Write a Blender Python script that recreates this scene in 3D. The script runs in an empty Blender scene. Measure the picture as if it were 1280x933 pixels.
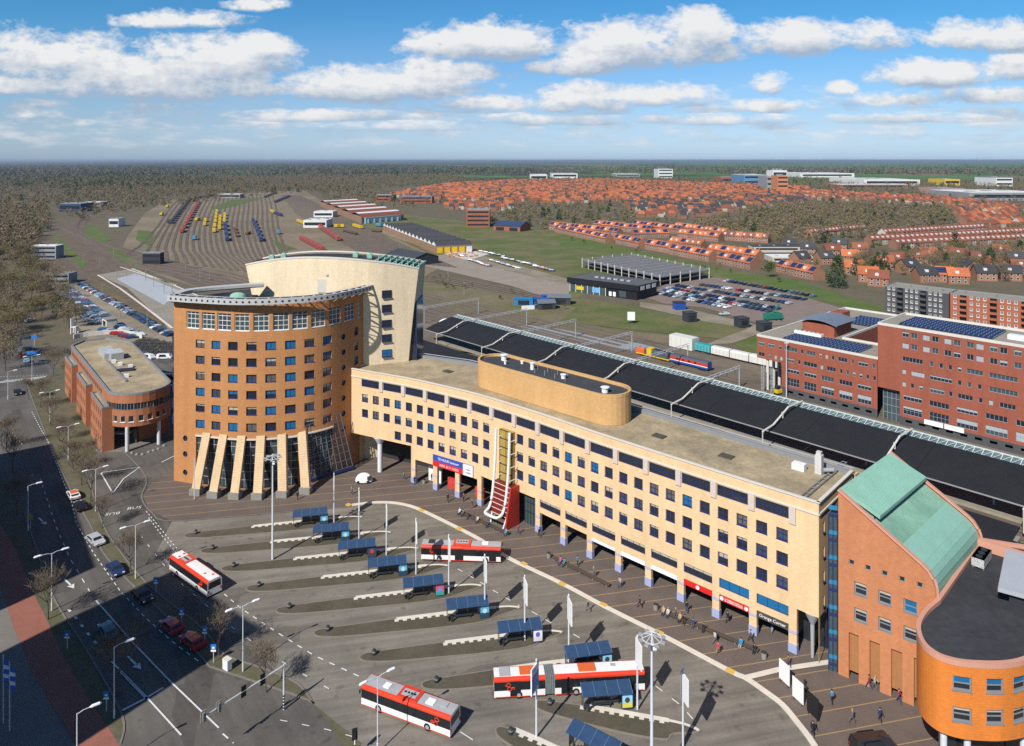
import bpy, math, random
import numpy as np
from math import sin, cos, pi, radians, sqrt, atan2, hypot, floor
random.seed(7)
RNG = np.random.default_rng(11)
scene = bpy.context.scene
COL = scene.collection
# ---------------------------------------------------------------- camera model
# level drone camera 70 m above the square with a downward lens shift (verticals stay vertical)
H, F, CX, CY = 70.0, 914.0, 640.0, 200.0
def G(px, py, z=0.0):
    "survey helper: ground (or height z) position of a measured photo point"
    Y = F * (H - z) / (py - CY)
    return ((px - CX) * Y / F, Y)
def GP(pts, z=0.0): return [G(a, b, z) for a, b in pts]
cam = bpy.data.cameras.new("camera"); cam_o = bpy.data.objects.new("camera", cam); COL.objects.link(cam_o)
cam_o.location = (0, 0, H); cam_o.rotation_euler = (radians(90), 0, 0)
cam.sensor_width = 36; cam.lens = 36 * F / 1280; cam.shift_y = -(466.5 - CY) / 1280
cam.clip_start = 0.5; cam.clip_end = 200000
scene.camera = cam_o
scene.view_settings.view_transform = 'Standard'; scene.view_settings.look = 'None'
scene.view_settings.exposure = .29; scene.view_settings.gamma = 1; scene.view_settings.use_curve_mapping = False
scene.cycles.use_denoising = False
scene.cycles.max_bounces = 5; scene.cycles.diffuse_bounces = 2; scene.cycles.glossy_bounces = 3
scene.cycles.transparent_max_bounces = 8; scene.cycles.volume_bounces = 0
scene.cycles.caustics_reflective = False; scene.cycles.caustics_refractive = False

# ---------------------------------------------------------------- materials
def _nodes(name):
    m = bpy.data.materials.new(name); m.use_nodes = True
    nt = m.node_tree; b = nt.nodes['Principled BSDF']
    return m, nt, b
def N(nt, t, **kw):
    n = nt.nodes.new(t)
    for k, v in kw.items():
        if k in ('operation', 'blend_type', 'data_type', 'noise_dimensions', 'feature', 'wave_type', 'bands_direction', 'distance', 'interpolation_type', 'sky_type'): setattr(n, k, v)
        else:
            n.inputs[int(k[1:]) if k[0] == 'i' and k[1:].isdigit() else k].default_value = v
    return n
def math_(nt, op, a, b=None, c=None):
    n = nt.nodes.new('ShaderNodeMath'); n.operation = op
    for i, v in enumerate((a, b, c)):
        if v is None: continue
        if isinstance(v, (int, float)): n.inputs[i].default_value = v
        else: nt.links.new(v, n.inputs[i])
    return n.outputs[0]
def mix_(nt, fac, a, b):
    n = nt.nodes.new('ShaderNodeMix'); n.data_type = 'RGBA'
    for sock, v in ((n.inputs[0], fac), (n.inputs[6], a), (n.inputs[7], b)):
        if isinstance(v, (int, float)): sock.default_value = v
        elif isinstance(v, tuple): sock.default_value = (*v[:3], 1)
        else: nt.links.new(v, sock)
    return n.outputs[2]
def noise_(nt, vec, scale, detail=3, rough=.55):
    n = nt.nodes.new('ShaderNodeTexNoise'); n.inputs['Scale'].default_value = scale
    n.inputs['Detail'].default_value = detail; n.inputs['Roughness'].default_value = rough
    if vec is not None: nt.links.new(vec, n.inputs['Vector'])
    return n.outputs['Fac']
def ramp_(nt, v, lo, hi):
    n = nt.nodes.new('ShaderNodeMapRange'); n.inputs[1].default_value = lo; n.inputs[2].default_value = hi
    nt.links.new(v, n.inputs[0]); return n.outputs[0]
def pos_(nt): return nt.nodes.new('ShaderNodeNewGeometry').outputs['Position']
def scaled_(nt, vec, sx, sy, sz):
    n = nt.nodes.new('ShaderNodeVectorMath'); n.operation = 'MULTIPLY'
    nt.links.new(vec, n.inputs[0]); n.inputs[1].default_value = (sx, sy, sz); return n.outputs[0]
MATS = {}
def mat(name, c, rough=.85, var=.18, s=.6, s2=None, spec=.25, metal=0., coat=0., courses=0., c2=None, rand=0.):
    """procedural surface: base colour broken by two scales of noise; 'courses' adds brick courses; c2 = second colour in patches"""
    if name in MATS: return MATS[name]
    m, nt, b = _nodes(name)
    p = pos_(nt)
    n1 = noise_(nt, p, s, 4, .6); n2 = noise_(nt, p, s2 or s * 9, 2, .6)
    base = c if c2 is None else mix_(nt, ramp_(nt, noise_(nt, p, s * .45, 4, .65), .4, .6), c, c2)
    v = math_(nt, 'MULTIPLY_ADD', math_(nt, 'ADD', n1, n2), var * 2, 1 - var * 2)
    if courses:
        sep = nt.nodes.new('ShaderNodeSeparateXYZ'); nt.links.new(p, sep.inputs[0])
        cz = math_(nt, 'FRACT', math_(nt, 'MULTIPLY', sep.outputs[2], 1 / .3))
        v = math_(nt, 'MULTIPLY', v, math_(nt, 'SUBTRACT', 1, math_(nt, 'MULTIPLY', math_(nt, 'LESS_THAN', cz, .25), courses)))
        # odd single bricks and weathered streaks running down the wall
        br = noise_(nt, scaled_(nt, p, 2.2, 2.2, 6), 1., 1, .5)
        v = math_(nt, 'MULTIPLY', v, math_(nt, 'MULTIPLY_ADD', br, .34, .83))
        st = noise_(nt, scaled_(nt, p, .5, .5, .06), 1., 3, .6)
        v = math_(nt, 'MULTIPLY', v, math_(nt, 'MULTIPLY_ADD', st, .36, .82))
    if rand:
        oi = nt.nodes.new('ShaderNodeObjectInfo')
        v = math_(nt, 'MULTIPLY', v, math_(nt, 'MULTIPLY_ADD', oi.outputs['Random'], rand, 1 - rand / 2))
    mul = nt.nodes.new('ShaderNodeVectorMath'); mul.operation = 'SCALE'
    if isinstance(base, tuple): mul.inputs[0].default_value = base
    else: nt.links.new(base, mul.inputs[0])
    nt.links.new(v, mul.inputs[3]); nt.links.new(mul.outputs[0], b.inputs['Base Color'])
    b.inputs['Roughness'].default_value = rough; b.inputs['Metallic'].default_value = metal
    b.inputs['Specular IOR Level'].default_value = spec; b.inputs['Coat Weight'].default_value = coat
    MATS[name] = m; return m
def foliage(name, c, c2):
    if name in MATS: return MATS[name]
    m, nt, b = _nodes(name); p = pos_(nt)
    f = noise_(nt, p, .22, 2, .6); oi = nt.nodes.new('ShaderNodeObjectInfo')
    f2 = math_(nt, 'MULTIPLY_ADD', noise_(nt, p, .035, 2, .6), 1.6, -.8)
    t = ramp_(nt, math_(nt, 'ADD', math_(nt, 'ADD', f, f2), math_(nt, 'MULTIPLY_ADD', oi.outputs['Random'], .5, -.25)), .25, .75)
    nt.links.new(mix_(nt, t, c, c2), b.inputs['Base Color'])
    b.inputs['Roughness'].default_value = .9; b.inputs['Specular IOR Level'].default_value = .15
    MATS[name] = m; return m

# ---------------------------------------------------------------- mesh builder
class MB:
    def __init__(s): s.v = []; s.f = []; s.m = []
    def face(s, pts, mi=0):
        n = len(s.v); s.v.extend(tuple(p) for p in pts); s.f.append(tuple(range(n, n + len(pts)))); s.m.append(mi); return s
    def idx(s, pts, faces, mi=0):
        n = len(s.v); s.v.extend(tuple(p) for p in pts)
        for f in faces: s.f.append(tuple(i + n for i in f)); s.m.append(mi)
        return s
    def box(s, x, y, z, sx, sy, sz, rz=0., mi=0, taper=1.):
        "box standing on z, centred on x, y"
        c, n = cos(rz), sin(rz); P = []
        for k, t in ((0, 1.), (1, taper)):
            for a, b in ((-.5, -.5), (.5, -.5), (.5, .5), (-.5, .5)):
                u, w = a * sx * t, b * sy * t
                P.append((x + u * c - w * n, y + u * n + w * c, z + k * sz))
        return s.idx(P, [(3, 2, 1, 0), (4, 5, 6, 7), (0, 1, 5, 4), (1, 2, 6, 5), (2, 3, 7, 6), (3, 0, 4, 7)], mi)
    def prism(s, poly, z0, z1, mi=0, mtop=None, bottom=True):
        a = sum(poly[i - 1][0] * poly[i][1] - poly[i][0] * poly[i - 1][1] for i in range(len(poly)))
        if a < 0: poly = poly[::-1]
        n = len(poly); P = [(x, y, z0) for x, y in poly] + [(x, y, z1) for x, y in poly]
        s.idx(P, [(i, (i + 1) % n, (i + 1) % n + n, i + n) for i in range(n)], mi)
        s.face([(x, y, z1) for x, y in poly], mi if mtop is None else mtop)
        if bottom: s.face([(x, y, z0) for x, y in poly[::-1]], mi)
        return s
    def bar(s, a, b, w, h=None, mi=0, up=(0, 0, 1)):
        "square bar between two 3D points"
        a = np.array(a, float); b = np.array(b, float); d = b - a; L = np.linalg.norm(d)
        if L < 1e-6: return s
        d /= L; u = np.array(up, float)
        if abs(d @ u) > .95: u = np.array((1., 0, 0))
        r = np.cross(d, u); r /= np.linalg.norm(r); u = np.cross(r, d); h = h or w
        P = [tuple(e + r * w / 2 * i + u * h / 2 * j) for e in (a, b) for i, j in ((-1, -1), (1, -1), (1, 1), (-1, 1))]
        return s.idx(P, [(0, 1, 2, 3), (7, 6, 5, 4), (4, 5, 1, 0), (5, 6, 2, 1), (6, 7, 3, 2), (7, 4, 0, 3)], mi)
    def tube(s, pts, r, n=8, mi=0, cap=True):
        pts = [np.array(p, float) for p in pts]; R = r if isinstance(r, (list, tuple)) else [r] * len(pts)
        base = len(s.v); prev = None
        for i, p in enumerate(pts):
            d = pts[min(i + 1, len(pts) - 1)] - pts[max(i - 1, 0)]; d /= (np.linalg.norm(d) or 1)
            u = np.array((0, 0, 1.)) if abs(d[2]) < .95 else np.array((1., 0, 0))
            a = np.cross(d, u); a /= np.linalg.norm(a); b = np.cross(d, a)
            for k in range(n):
                t = 2 * pi * k / n; s.v.append(tuple(p + R[i] * (a * cos(t) + b * sin(t))))
        for i in range(len(pts) - 1):
            for k in range(n):
                q = (k + 1) % n
                s.f.append((base + i * n + q, base + i * n + k, base + (i + 1) * n + k, base + (i + 1) * n + q)); s.m.append(mi)
        if cap:
            s.f.append(tuple(base + k for k in range(n))); s.m.append(mi)
            e = base + (len(pts) - 1) * n; s.f.append(tuple(e + n - 1 - k for k in range(n))); s.m.append(mi)
        return s
    def cyl(s, x, y, z, r, h, n=12, mi=0, r2=None): return s.tube([(x, y, z), (x, y, z + h)], [r, r if r2 is None else r2], n, mi)
    def ribbon(s, pts, w, z, mi=0):
        "flat strip along a 2D polyline"
        L = offset(pts, w / 2); R = offset(pts, -w / 2)
        for i in range(len(pts) - 1):
            s.face([(*R[i], z), (*R[i + 1], z), (*L[i + 1], z), (*L[i], z)], mi)
        return s
    def dome(s, x, y, z, rx, ry, rz, n=10, m=4, mi=0):
        base = len(s.v)
        for j in range(m + 1):
            a = j / m * pi / 2
            for k in range(n):
                t = 2 * pi * k / n; s.v.append((x + rx * cos(a) * cos(t), y + ry * cos(a) * sin(t), z + rz * sin(a)))
        for j in range(m):
            for k in range(n):
                q = (k + 1) % n; s.f.append((base + j * n + k, base + j * n + q, base + (j + 1) * n + q, base + (j + 1) * n + k)); s.m.append(mi)
        return s
    def mesh(s, name, mats, off=(0, 0, 0), smooth=False):
        me = bpy.data.meshes.new(name)
        v = np.array(s.v, float).reshape(-1, 3) - np.array(off, float)
        me.from_pydata(v.tolist(), [], s.f)
        for m in (mats if isinstance(mats, (list, tuple)) else [mats]): me.materials.append(m)
        me.polygons.foreach_set('material_index', s.m)
        if smooth: me.polygons.foreach_set('use_smooth', [True] * len(s.f))
        me.update(); return me
    def build(s, name, mats, parent=None, smooth=False):
        "link as ONE mesh object; vertices are given in world coordinates when the parent is unrotated"
        o = bpy.data.objects.new(name, s.mesh(name, mats, root_loc(parent), smooth)); COL.objects.link(o)
        if parent is not None: o.parent = parent
        return o
def root_loc(o):
    x = np.zeros(3)
    while o is not None: x += np.array(o.location); o = o.parent
    return tuple(x)
def offset(pts, d):
    "2D polyline moved d to its left"
    out = []
    for i, p in enumerate(pts):
        a = pts[max(i - 1, 0)]; b = pts[min(i + 1, len(pts) - 1)]
        dx, dy = b[0] - a[0], b[1] - a[1]; L = hypot(dx, dy) or 1
        out.append((p[0] - dy / L * d, p[1] + dx / L * d))
    return out
def smooth_line(pts, k=6):
    "Catmull-Rom through the points"
    out = []
    for i in range(len(pts) - 1):
        p0, p1, p2, p3 = (np.array(pts[j]) for j in (max(i - 1, 0), i, i + 1, min(i + 2, len(pts) - 1)))
        for t in np.linspace(0, 1, k, endpoint=False):
            q = .5 * (2 * p1 + (p2 - p0) * t + (2 * p0 - 5 * p1 + 4 * p2 - p3) * t * t + (3 * p1 - p0 - 3 * p2 + p3) * t ** 3)
            out.append(tuple(float(x) for x in q))
    out.append(tuple(pts[-1])); return out
def inside(p, poly):
    x, y = p; c = False; j = len(poly) - 1
    for i in range(len(poly)):
        xi, yi = poly[i]; xj, yj = poly[j]
        if (yi > y) != (yj > y) and x < (xj - xi) * (y - yi) / (yj - yi) + xi: c = not c
        j = i
    return c
def tag(o, label=None, cat=None, group=None, kind=None):
    if label: o['label'] = label
    if cat: o['category'] = cat
    if group: o['group'] = group
    if kind: o['kind'] = kind
    return o
def thing(name, label, cat, loc=(0, 0, 0), rz=0., group=None):
    o = bpy.data.objects.new(name, None); COL.objects.link(o); o.empty_display_size = .3
    o.location = loc; o.rotation_euler = (0, 0, rz); return tag(o, label, cat, group)
def copy_tree(o, loc=None, rz=None, label=None, parent=None, scale=None):
    c = o.copy(); COL.objects.link(c)
    if parent is not None: c.parent = parent
    if loc is not None: c.location = loc
    if rz is not None: c.rotation_euler = (0, 0, rz)
    if label: c['label'] = label
    if scale: c.scale = (scale,) * 3 if isinstance(scale, (int, float)) else scale
    for ch in list(o.children): copy_tree(ch, parent=c)
    return c
def structure(name, mb, mats): return tag(mb.build(name, mats), kind='structure')
def rot_children(root):  # nothing to do, kept for clarity
    return root
def text_mesh(body, size, depth=.02, align='CENTER'):
    cu = bpy.data.curves.new('lettering', 'FONT'); cu.body = body; cu.size = size; cu.extrude = depth
    cu.align_x = align; cu.align_y = 'CENTER'; cu.resolution_u = 2
    o = bpy.data.objects.new('lettering', cu); COL.objects.link(o)
    dg = bpy.context.evaluated_depsgraph_get(); me = bpy.data.meshes.new_from_object(o.evaluated_get(dg))
    bpy.data.objects.remove(o); return me
def text(body, size, m, loc, rot, parent=None, name='lettering', depth=.02):
    me = text_mesh(body, size, depth); me.materials.clear(); me.materials.append(m)
    o = bpy.data.objects.new(name, me); COL.objects.link(o); o.rotation_euler = rot
    o.location = tuple(np.array(loc) - np.array(root_loc(parent)))
    if parent is not None: o.parent = parent
    return o
class Wall:
    "2D polyline with arc length; outward is to the right of the walking direction"
    def __init__(s, pts):
        s.p = [np.array(q, float) for q in pts]
        s.c = [0.]
        for a, b in zip(s.p, s.p[1:]): s.c.append(s.c[-1] + float(np.linalg.norm(b - a)))
        s.L = s.c[-1]
    def at(s, t):
        i = 0
        while i < len(s.p) - 2 and t > s.c[i + 1]: i += 1
        d = s.p[i + 1] - s.p[i]; d = d / np.linalg.norm(d)
        q = s.p[i] + d * (t - s.c[i]); return (q[0], q[1], d[0], d[1])
    def P(s, t, out=0.):
        x, y, dx, dy = s.at(t); return (x + dy * out, y - dx * out)
    def ang(s, t): _, _, dx, dy = s.at(t); return atan2(dy, dx)
def facade(mb, w, z0, z1, ops=(), s0=0., s1=None, depth=.3, mi=0, mr=None):
    "wall surface with real openings (s_a, s_b, z_a, z_b), each with its reveals"
    s1 = w.L if s1 is None else s1; mr = mi if mr is None else mr
    S = sorted({round(x, 4) for x in [s0, s1] + [c for c in w.c if s0 < c < s1] + [x for o in ops for x in o[:2] if s0 < x < s1]})
    for a, b in zip(S, S[1:]):
        m = (a + b) / 2; zz = sorted([(max(o[2], z0), min(o[3], z1)) for o in ops if o[0] < m < o[1]])
        A, B = w.P(a + 1e-6), w.P(b - 1e-6); z = z0
        for lo, hi in zz + [(z1, z1)]:
            if lo > z + 1e-5: mb.face([(*A, z), (*B, z), (*B, lo), (*A, lo)], mi)
            z = max(z, hi)
    for a, b, lo, hi in [o[:4] for o in ops]:
        o1, o2 = w.P(a + 1e-6), w.P(b - 1e-6); i1, i2 = w.P(a + 1e-6, -depth), w.P(b - 1e-6, -depth)
        lo = max(lo, z0); hi = min(hi, z1)
        mb.face([(*o1, lo), (*o1, hi), (*i1, hi), (*i1, lo)], mr); mb.face([(*o2, lo), (*i2, lo), (*i2, hi), (*o2, hi)], mr)
        mb.face([(*o1, lo), (*i1, lo), (*i2, lo), (*o2, lo)], mr); mb.face([(*o1, hi), (*o2, hi), (*i2, hi), (*i1, hi)], mr)
    return mb
WIN = {}
def window_mesh(w, h, nx, ny, frame, glass, fw=.09, sill=True, blind=0., inner=None):
    key = (round(w, 2), round(h, 2), nx, ny, frame.name, glass.name, fw, sill, blind, inner.name if inner else '')
    if key in WIN: return WIN[key]
    b = MB()
    b.face([(-w / 2, .03, -h / 2), (w / 2, .03, -h / 2), (w / 2, .03, h / 2), (-w / 2, .03, h / 2)], 1)
    for x in (-w / 2 + fw / 2, w / 2 - fw / 2): b.box(x, 0, -h / 2, fw, .1, h)
    for z in (-h / 2, h / 2 - fw): b.box(0, -.004, z, w - 2 * fw, .092, fw)
    for i in range(1, nx): b.box(-w / 2 + w * i / nx, .003, -h / 2 + fw, fw * .8, .08, h - 2 * fw)
    for j in range(1, ny): b.box(0, .006, -h / 2 + h * j / ny - fw / 2, w - 2 * fw, .07, fw * .8)
    if blind: b.box(0, .012, h / 2 - fw - blind * (h - 2 * fw), w - 2 * fw, .03, blind * (h - 2 * fw), 0, 2)
    if sill: b.box(0, -.17, -h / 2 - .06, w + .16, .3, .07, 0, 0)
    WIN[key] = b.mesh('window', [frame, glass, inner or frame]); return WIN[key]
def put_window(me, w, s, z, parent, inset=.2, name='window'):
    x, y = w.P(s, -inset); o = bpy.data.objects.new(name, me); COL.objects.link(o); o.parent = parent
    o.location = tuple(np.array((x, y, z)) - np.array(root_loc(parent))); o.rotation_euler = (0, 0, w.ang(s)); return o
# ---------------------------------------------------------------- light: sun from behind-left, NISHITA sky with procedural cumulus
SUN_AZ, SUN_EL = radians(33), radians(41)      # shadows run away to the right
sun = bpy.data.lights.new("sun", 'SUN'); sun.energy = 5.0; sun.angle = radians(.5); sun.color = (1, .95, .88)
sun_o = bpy.data.objects.new("sun", sun); COL.objects.link(sun_o)
sun_o.rotation_euler = (radians(90) - SUN_EL, 0, -SUN_AZ)
world = bpy.data.worlds.new("World"); scene.world = world; world.use_nodes = True
wt = world.node_tree; wt.nodes.clear()
tc = wt.nodes.new('ShaderNodeTexCoord').outputs['Generated']
sky = wt.nodes.new('ShaderNodeTexSky'); sky.sky_type = 'NISHITA'; sky.sun_disc = False
sky.sun_elevation = SUN_EL; sky.sun_rotation = SUN_AZ + pi; sky.altitude = 70; sky.air_density = 1.0; sky.dust_density = .6; sky.ozone_density = 2.5
sep = wt.nodes.new('ShaderNodeSeparateXYZ'); wt.links.new(tc, sep.inputs[0])
dx, dy, dz = sep.outputs
ay = math_(wt, 'MAXIMUM', math_(wt, 'ABSOLUTE', dy), .05)
U0 = math_(wt, 'DIVIDE', dx, ay); W0 = math_(wt, 'DIVIDE', dz, ay)
# cloud banks: (x, y, half width, half height, weight) as seen along the northern horizon
BANKS = [(255, 84, 95, 34, 1.0), (60, 78, 95, 34, .9), (150, 95, 90, 26, .9), (40, 108, 80, 18, .8), (330, 62, 40, 20, .8), (200, 112, 140, 22, .95), (470, 112, 120, 26, .95), (560, 92, 70, 18, .8), (230, 28, 75, 15, .6), (322, 8, 38, 12, .6),
         (610, 60, 80, 28, 1.05), (800, 66, 95, 32, 1.05), (870, 48, 40, 30, 1.0), (720, 86, 50, 16, .9), (1000, 55, 62, 27, 1.0), (1085, 52, 60, 22, .75), (1240, 52, 90, 24, .85), (1180, 96, 75, 22, .95), (1260, 92, 70, 20, .8),
         (720, 130, 55, 24, .85), (820, 122, 70, 18, .75), (960, 108, 22, 16, .9), (1050, 113, 18, 11, .75), (960, 135, 55, 10, .7), (1130, 128, 60, 12, .65), (600, 132, 60, 14, .7), (400, 147, 90, 9, .7), (490, 160, 90, 8, .5), (1235, 122, 60, 14, .7), (690, 152, 90, 9, .5), (900, 152, 110, 8, .5), (1130, 150, 100, 8, .5)]
def cloud_group():
    g = bpy.data.node_groups.new('cumulus', 'ShaderNodeTree')
    g.interface.new_socket('U', in_out='INPUT', socket_type='NodeSocketFloat'); g.interface.new_socket('W', in_out='INPUT', socket_type='NodeSocketFloat')
    g.interface.new_socket('D', in_out='OUTPUT', socket_type='NodeSocketFloat'); g.interface.new_socket('V', in_out='OUTPUT', socket_type='NodeSocketFloat')
    gi = g.nodes.new('NodeGroupInput'); go = g.nodes.new('NodeGroupOutput')
    u, w = gi.outputs[0], gi.outputs[1]
    cv = g.nodes.new('ShaderNodeCombineXYZ'); g.links.new(math_(g, 'MULTIPLY', u, 1.0), cv.inputs[0]); g.links.new(math_(g, 'MULTIPLY', w, 1.9), cv.inputs[1])
    nb = noise_(g, cv.outputs[0], 12, 9, .66)
    best = None; SW = SV = None
    for x, y, a, b_, k in BANKS:
        uu = math_(g, 'MULTIPLY', math_(g, 'SUBTRACT', u, (x - CX) / F), F / a)
        y0 = (CY - y) / F
        ww = math_(g, 'MULTIPLY', math_(g, 'SUBTRACT', w, y0), F / b_)
        # flat base: below the middle the falloff is steeper
        ww = math_(g, 'MAXIMUM', ww, math_(g, 'MULTIPLY', ww, -2.0))
        d = math_(g, 'SUBTRACT', k * 1.0 + .22, math_(g, 'MULTIPLY_ADD', uu, math_(g, 'MULTIPLY', uu, .75), math_(g, 'MULTIPLY', ww, math_(g, 'MULTIPLY', ww, .75))))
        wv = math_(g, 'MAXIMUM', math_(g, 'ADD', d, .7), 0); wv = math_(g, 'MULTIPLY', wv, wv); pv_ = math_(g, 'MULTIPLY', wv, math_(g, 'MULTIPLY', math_(g, 'SUBTRACT', w, y0), F / b_))
        SW = wv if SW is None else math_(g, 'ADD', SW, wv); SV = pv_ if SV is None else math_(g, 'ADD', SV, pv_)
        best = d if best is None else math_(g, 'SMOOTH_MAX', best, d, .25)
    best = math_(g, 'MAXIMUM', best, -1.2)
    g.links.new(math_(g, 'DIVIDE', SV, math_(g, 'ADD', SW, .01)), go.inputs[1])
    # cauliflower edge: a finer second noise; rows of small far cumulus over the horizon
    cv3 = g.nodes.new('ShaderNodeCombineXYZ'); g.links.new(u, cv3.inputs[0]); g.links.new(math_(g, 'MULTIPLY', w, 1.5), cv3.inputs[1])
    nc = noise_(g, cv3.outputs[0], 46, 6, .62)
    cv2 = g.nodes.new('ShaderNodeCombineXYZ'); g.links.new(math_(g, 'MULTIPLY', u, 13), cv2.inputs[0]); g.links.new(math_(g, 'MULTIPLY', math_(g, 'POWER', math_(g, 'MAXIMUM', w, .0001), .8), 34), cv2.inputs[1])
    nf = noise_(g, cv2.outputs[0], 1.0, 6, .6)
    band = math_(g, 'MULTIPLY', ramp_(g, w, .004, .02), ramp_(g, w, .14, .06))
    far = math_(g, 'MULTIPLY_ADD', math_(g, 'MULTIPLY_ADD', nf, 5.2, -2.5), band, math_(g, 'MULTIPLY_ADD', band, 1.0, -1.0))
    veil = math_(g, 'MULTIPLY_ADD', best, .5, -.35)
    d = math_(g, 'ADD', math_(g, 'MULTIPLY_ADD', math_(g, 'SUBTRACT', nb, .5), 4.4, best), math_(g, 'MULTIPLY', math_(g, 'SUBTRACT', nc, .5), 1.7))
    d = math_(g, 'MAXIMUM', d, far)
    g.links.new(d, go.inputs[0]); return g
CG = cloud_group()
def cloud(u, w):
    n = wt.nodes.new('ShaderNodeGroup'); n.node_tree = CG; wt.links.new(u, n.inputs[0]); wt.links.new(w, n.inputs[1]); return n
n0_ = cloud(U0, W0); D0 = n0_.outputs[0]; V0 = n0_.outputs[1]; D1 = cloud(math_(wt, 'ADD', U0, -.010), math_(wt, 'ADD', W0, .026)).outputs[0]
alpha = ramp_(wt, D0, -.25, .65)
alpha = math_(wt, 'MULTIPLY', alpha, ramp_(wt, W0, .002, .06))
alpha = math_(wt, 'MULTIPLY', math_(wt, 'POWER', alpha, 1.0), .97)
lit = ramp_(wt, math_(wt, 'MULTIPLY_ADD', math_(wt, 'SUBTRACT', D0, D1), .55, V0), -.55, .75)
lit2 = math_(wt, 'MULTIPLY', lit, 1.0)
ccol = mix_(wt, lit2, (4.1, 5.1, 6.5), (9.3, 9.3, 9.3))
skyc = mix_(wt, 1.0, (0, 0, 0), sky.outputs[0])
# pale band near the horizon, blue higher up; unseen zenith darkened to cut fill light
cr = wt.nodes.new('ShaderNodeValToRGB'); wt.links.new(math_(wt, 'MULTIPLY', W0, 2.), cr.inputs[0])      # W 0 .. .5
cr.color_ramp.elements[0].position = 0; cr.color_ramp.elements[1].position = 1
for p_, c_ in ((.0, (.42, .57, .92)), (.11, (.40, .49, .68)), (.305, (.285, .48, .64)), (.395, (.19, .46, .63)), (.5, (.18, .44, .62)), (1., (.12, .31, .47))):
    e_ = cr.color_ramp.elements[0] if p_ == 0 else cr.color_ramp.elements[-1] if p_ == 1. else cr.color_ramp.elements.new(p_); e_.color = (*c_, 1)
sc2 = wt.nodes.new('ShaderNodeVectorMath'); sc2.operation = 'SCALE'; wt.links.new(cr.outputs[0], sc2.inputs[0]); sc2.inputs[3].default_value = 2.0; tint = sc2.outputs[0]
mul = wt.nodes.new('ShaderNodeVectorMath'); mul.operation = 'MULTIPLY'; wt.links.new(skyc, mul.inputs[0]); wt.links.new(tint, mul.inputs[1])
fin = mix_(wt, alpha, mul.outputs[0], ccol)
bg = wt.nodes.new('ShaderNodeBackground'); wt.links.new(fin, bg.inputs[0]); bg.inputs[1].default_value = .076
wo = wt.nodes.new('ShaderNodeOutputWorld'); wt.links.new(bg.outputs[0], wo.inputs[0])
world.cycles.sampling_method = 'MANUAL'; world.cycles.sample_map_resolution = 512
# ---------------------------------------------------------------- ground, roads, plaza
def ground_material():
    m, nt, b = _nodes('ground_earth'); p = pos_(nt)
    sep = nt.nodes.new('ShaderNodeSeparateXYZ'); nt.links.new(p, sep.inputs[0]); X, Y, _ = sep.outputs
    n1 = noise_(nt, p, .006, 5, .6); n2 = noise_(nt, p, .06, 4, .6); n3 = noise_(nt, p, .9, 3, .6)
    town = mix_(nt, ramp_(nt, n2, .42, .6), (.125, .10, .068), (.085, .085, .04))
    town = mix_(nt, ramp_(nt, n3, .35, .7), town, (.15, .125, .09))
    # open polder far away: fields in strips between dark woods
    vor = nt.nodes.new('ShaderNodeTexVoronoi'); vor.inputs['Scale'].default_value = 1
    nt.links.new(scaled_(nt, p, .0022, .00075, 0), vor.inputs['Vector'])
    sc = nt.nodes.new('ShaderNodeSeparateColor'); nt.links.new(vor.outputs['Color'], sc.inputs[0])
    fields = mix_(nt, sc.outputs[0], (.06, .13, .035), (.09, .165, .05))
    fields = mix_(nt, math_(nt, 'GREATER_THAN', sc.outputs[1], .8), fields, (.16, .13, .08))
    wood = mix_(nt, ramp_(nt, noise_(nt, p, .004, 4, .6), .45, .55), (.055, .05, .03), (.025, .04, .02))
    side = math_(nt, 'DIVIDE', X, math_(nt, 'MAXIMUM', Y, 1))
    wn = noise_(nt, scaled_(nt, p, .0007, .00035, 0), 1, 5, .62)
    wmask = ramp_(nt, math_(nt, 'MULTIPLY_ADD', side, -.28, wn), .46, .52)
    far = mix_(nt, wmask, fields, wood)
    nt.links.new(mix_(nt, ramp_(nt, Y, 1900, 2300), town, far), b.inputs['Base Color'])
    b.inputs['Roughness'].default_value = .95; b.inputs['Specular IOR Level'].default_value = .1
    return m
gm = ground_material()
b = MB(); R = [0, 300, 900, 2500, 7000, 20000, 60000, 120000]; K = 48
pts = [(0, 0, 0)] + [(r * cos(2 * pi * k / K), r * sin(2 * pi * k / K), 0) for r in R[1:] for k in range(K)]
fs = [(0, 1 + k, 1 + (k + 1) % K) for k in range(K)]
for i in range(len(R) - 2):
    for k in range(K):
        q = (k + 1) % K; a = 1 + i * K; c = 1 + (i + 1) * K; fs.append((a + k, c + k, c + q, a + q))
b.idx(pts, fs); structure('ground', b, gm)

LAYER = [0]
def sheet(name, poly, m, kind='structure', z=None):
    if z is None: LAYER[0] += 1; z = .02 + LAYER[0] * .006
    bb = MB(); a = sum(poly[i - 1][0] * poly[i][1] - poly[i][0] * poly[i - 1][1] for i in range(len(poly)))
    bb.face([(x, y, z) for x, y in (poly if a > 0 else poly[::-1])]); return tag(bb.build(name, m), kind=kind), z

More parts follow.
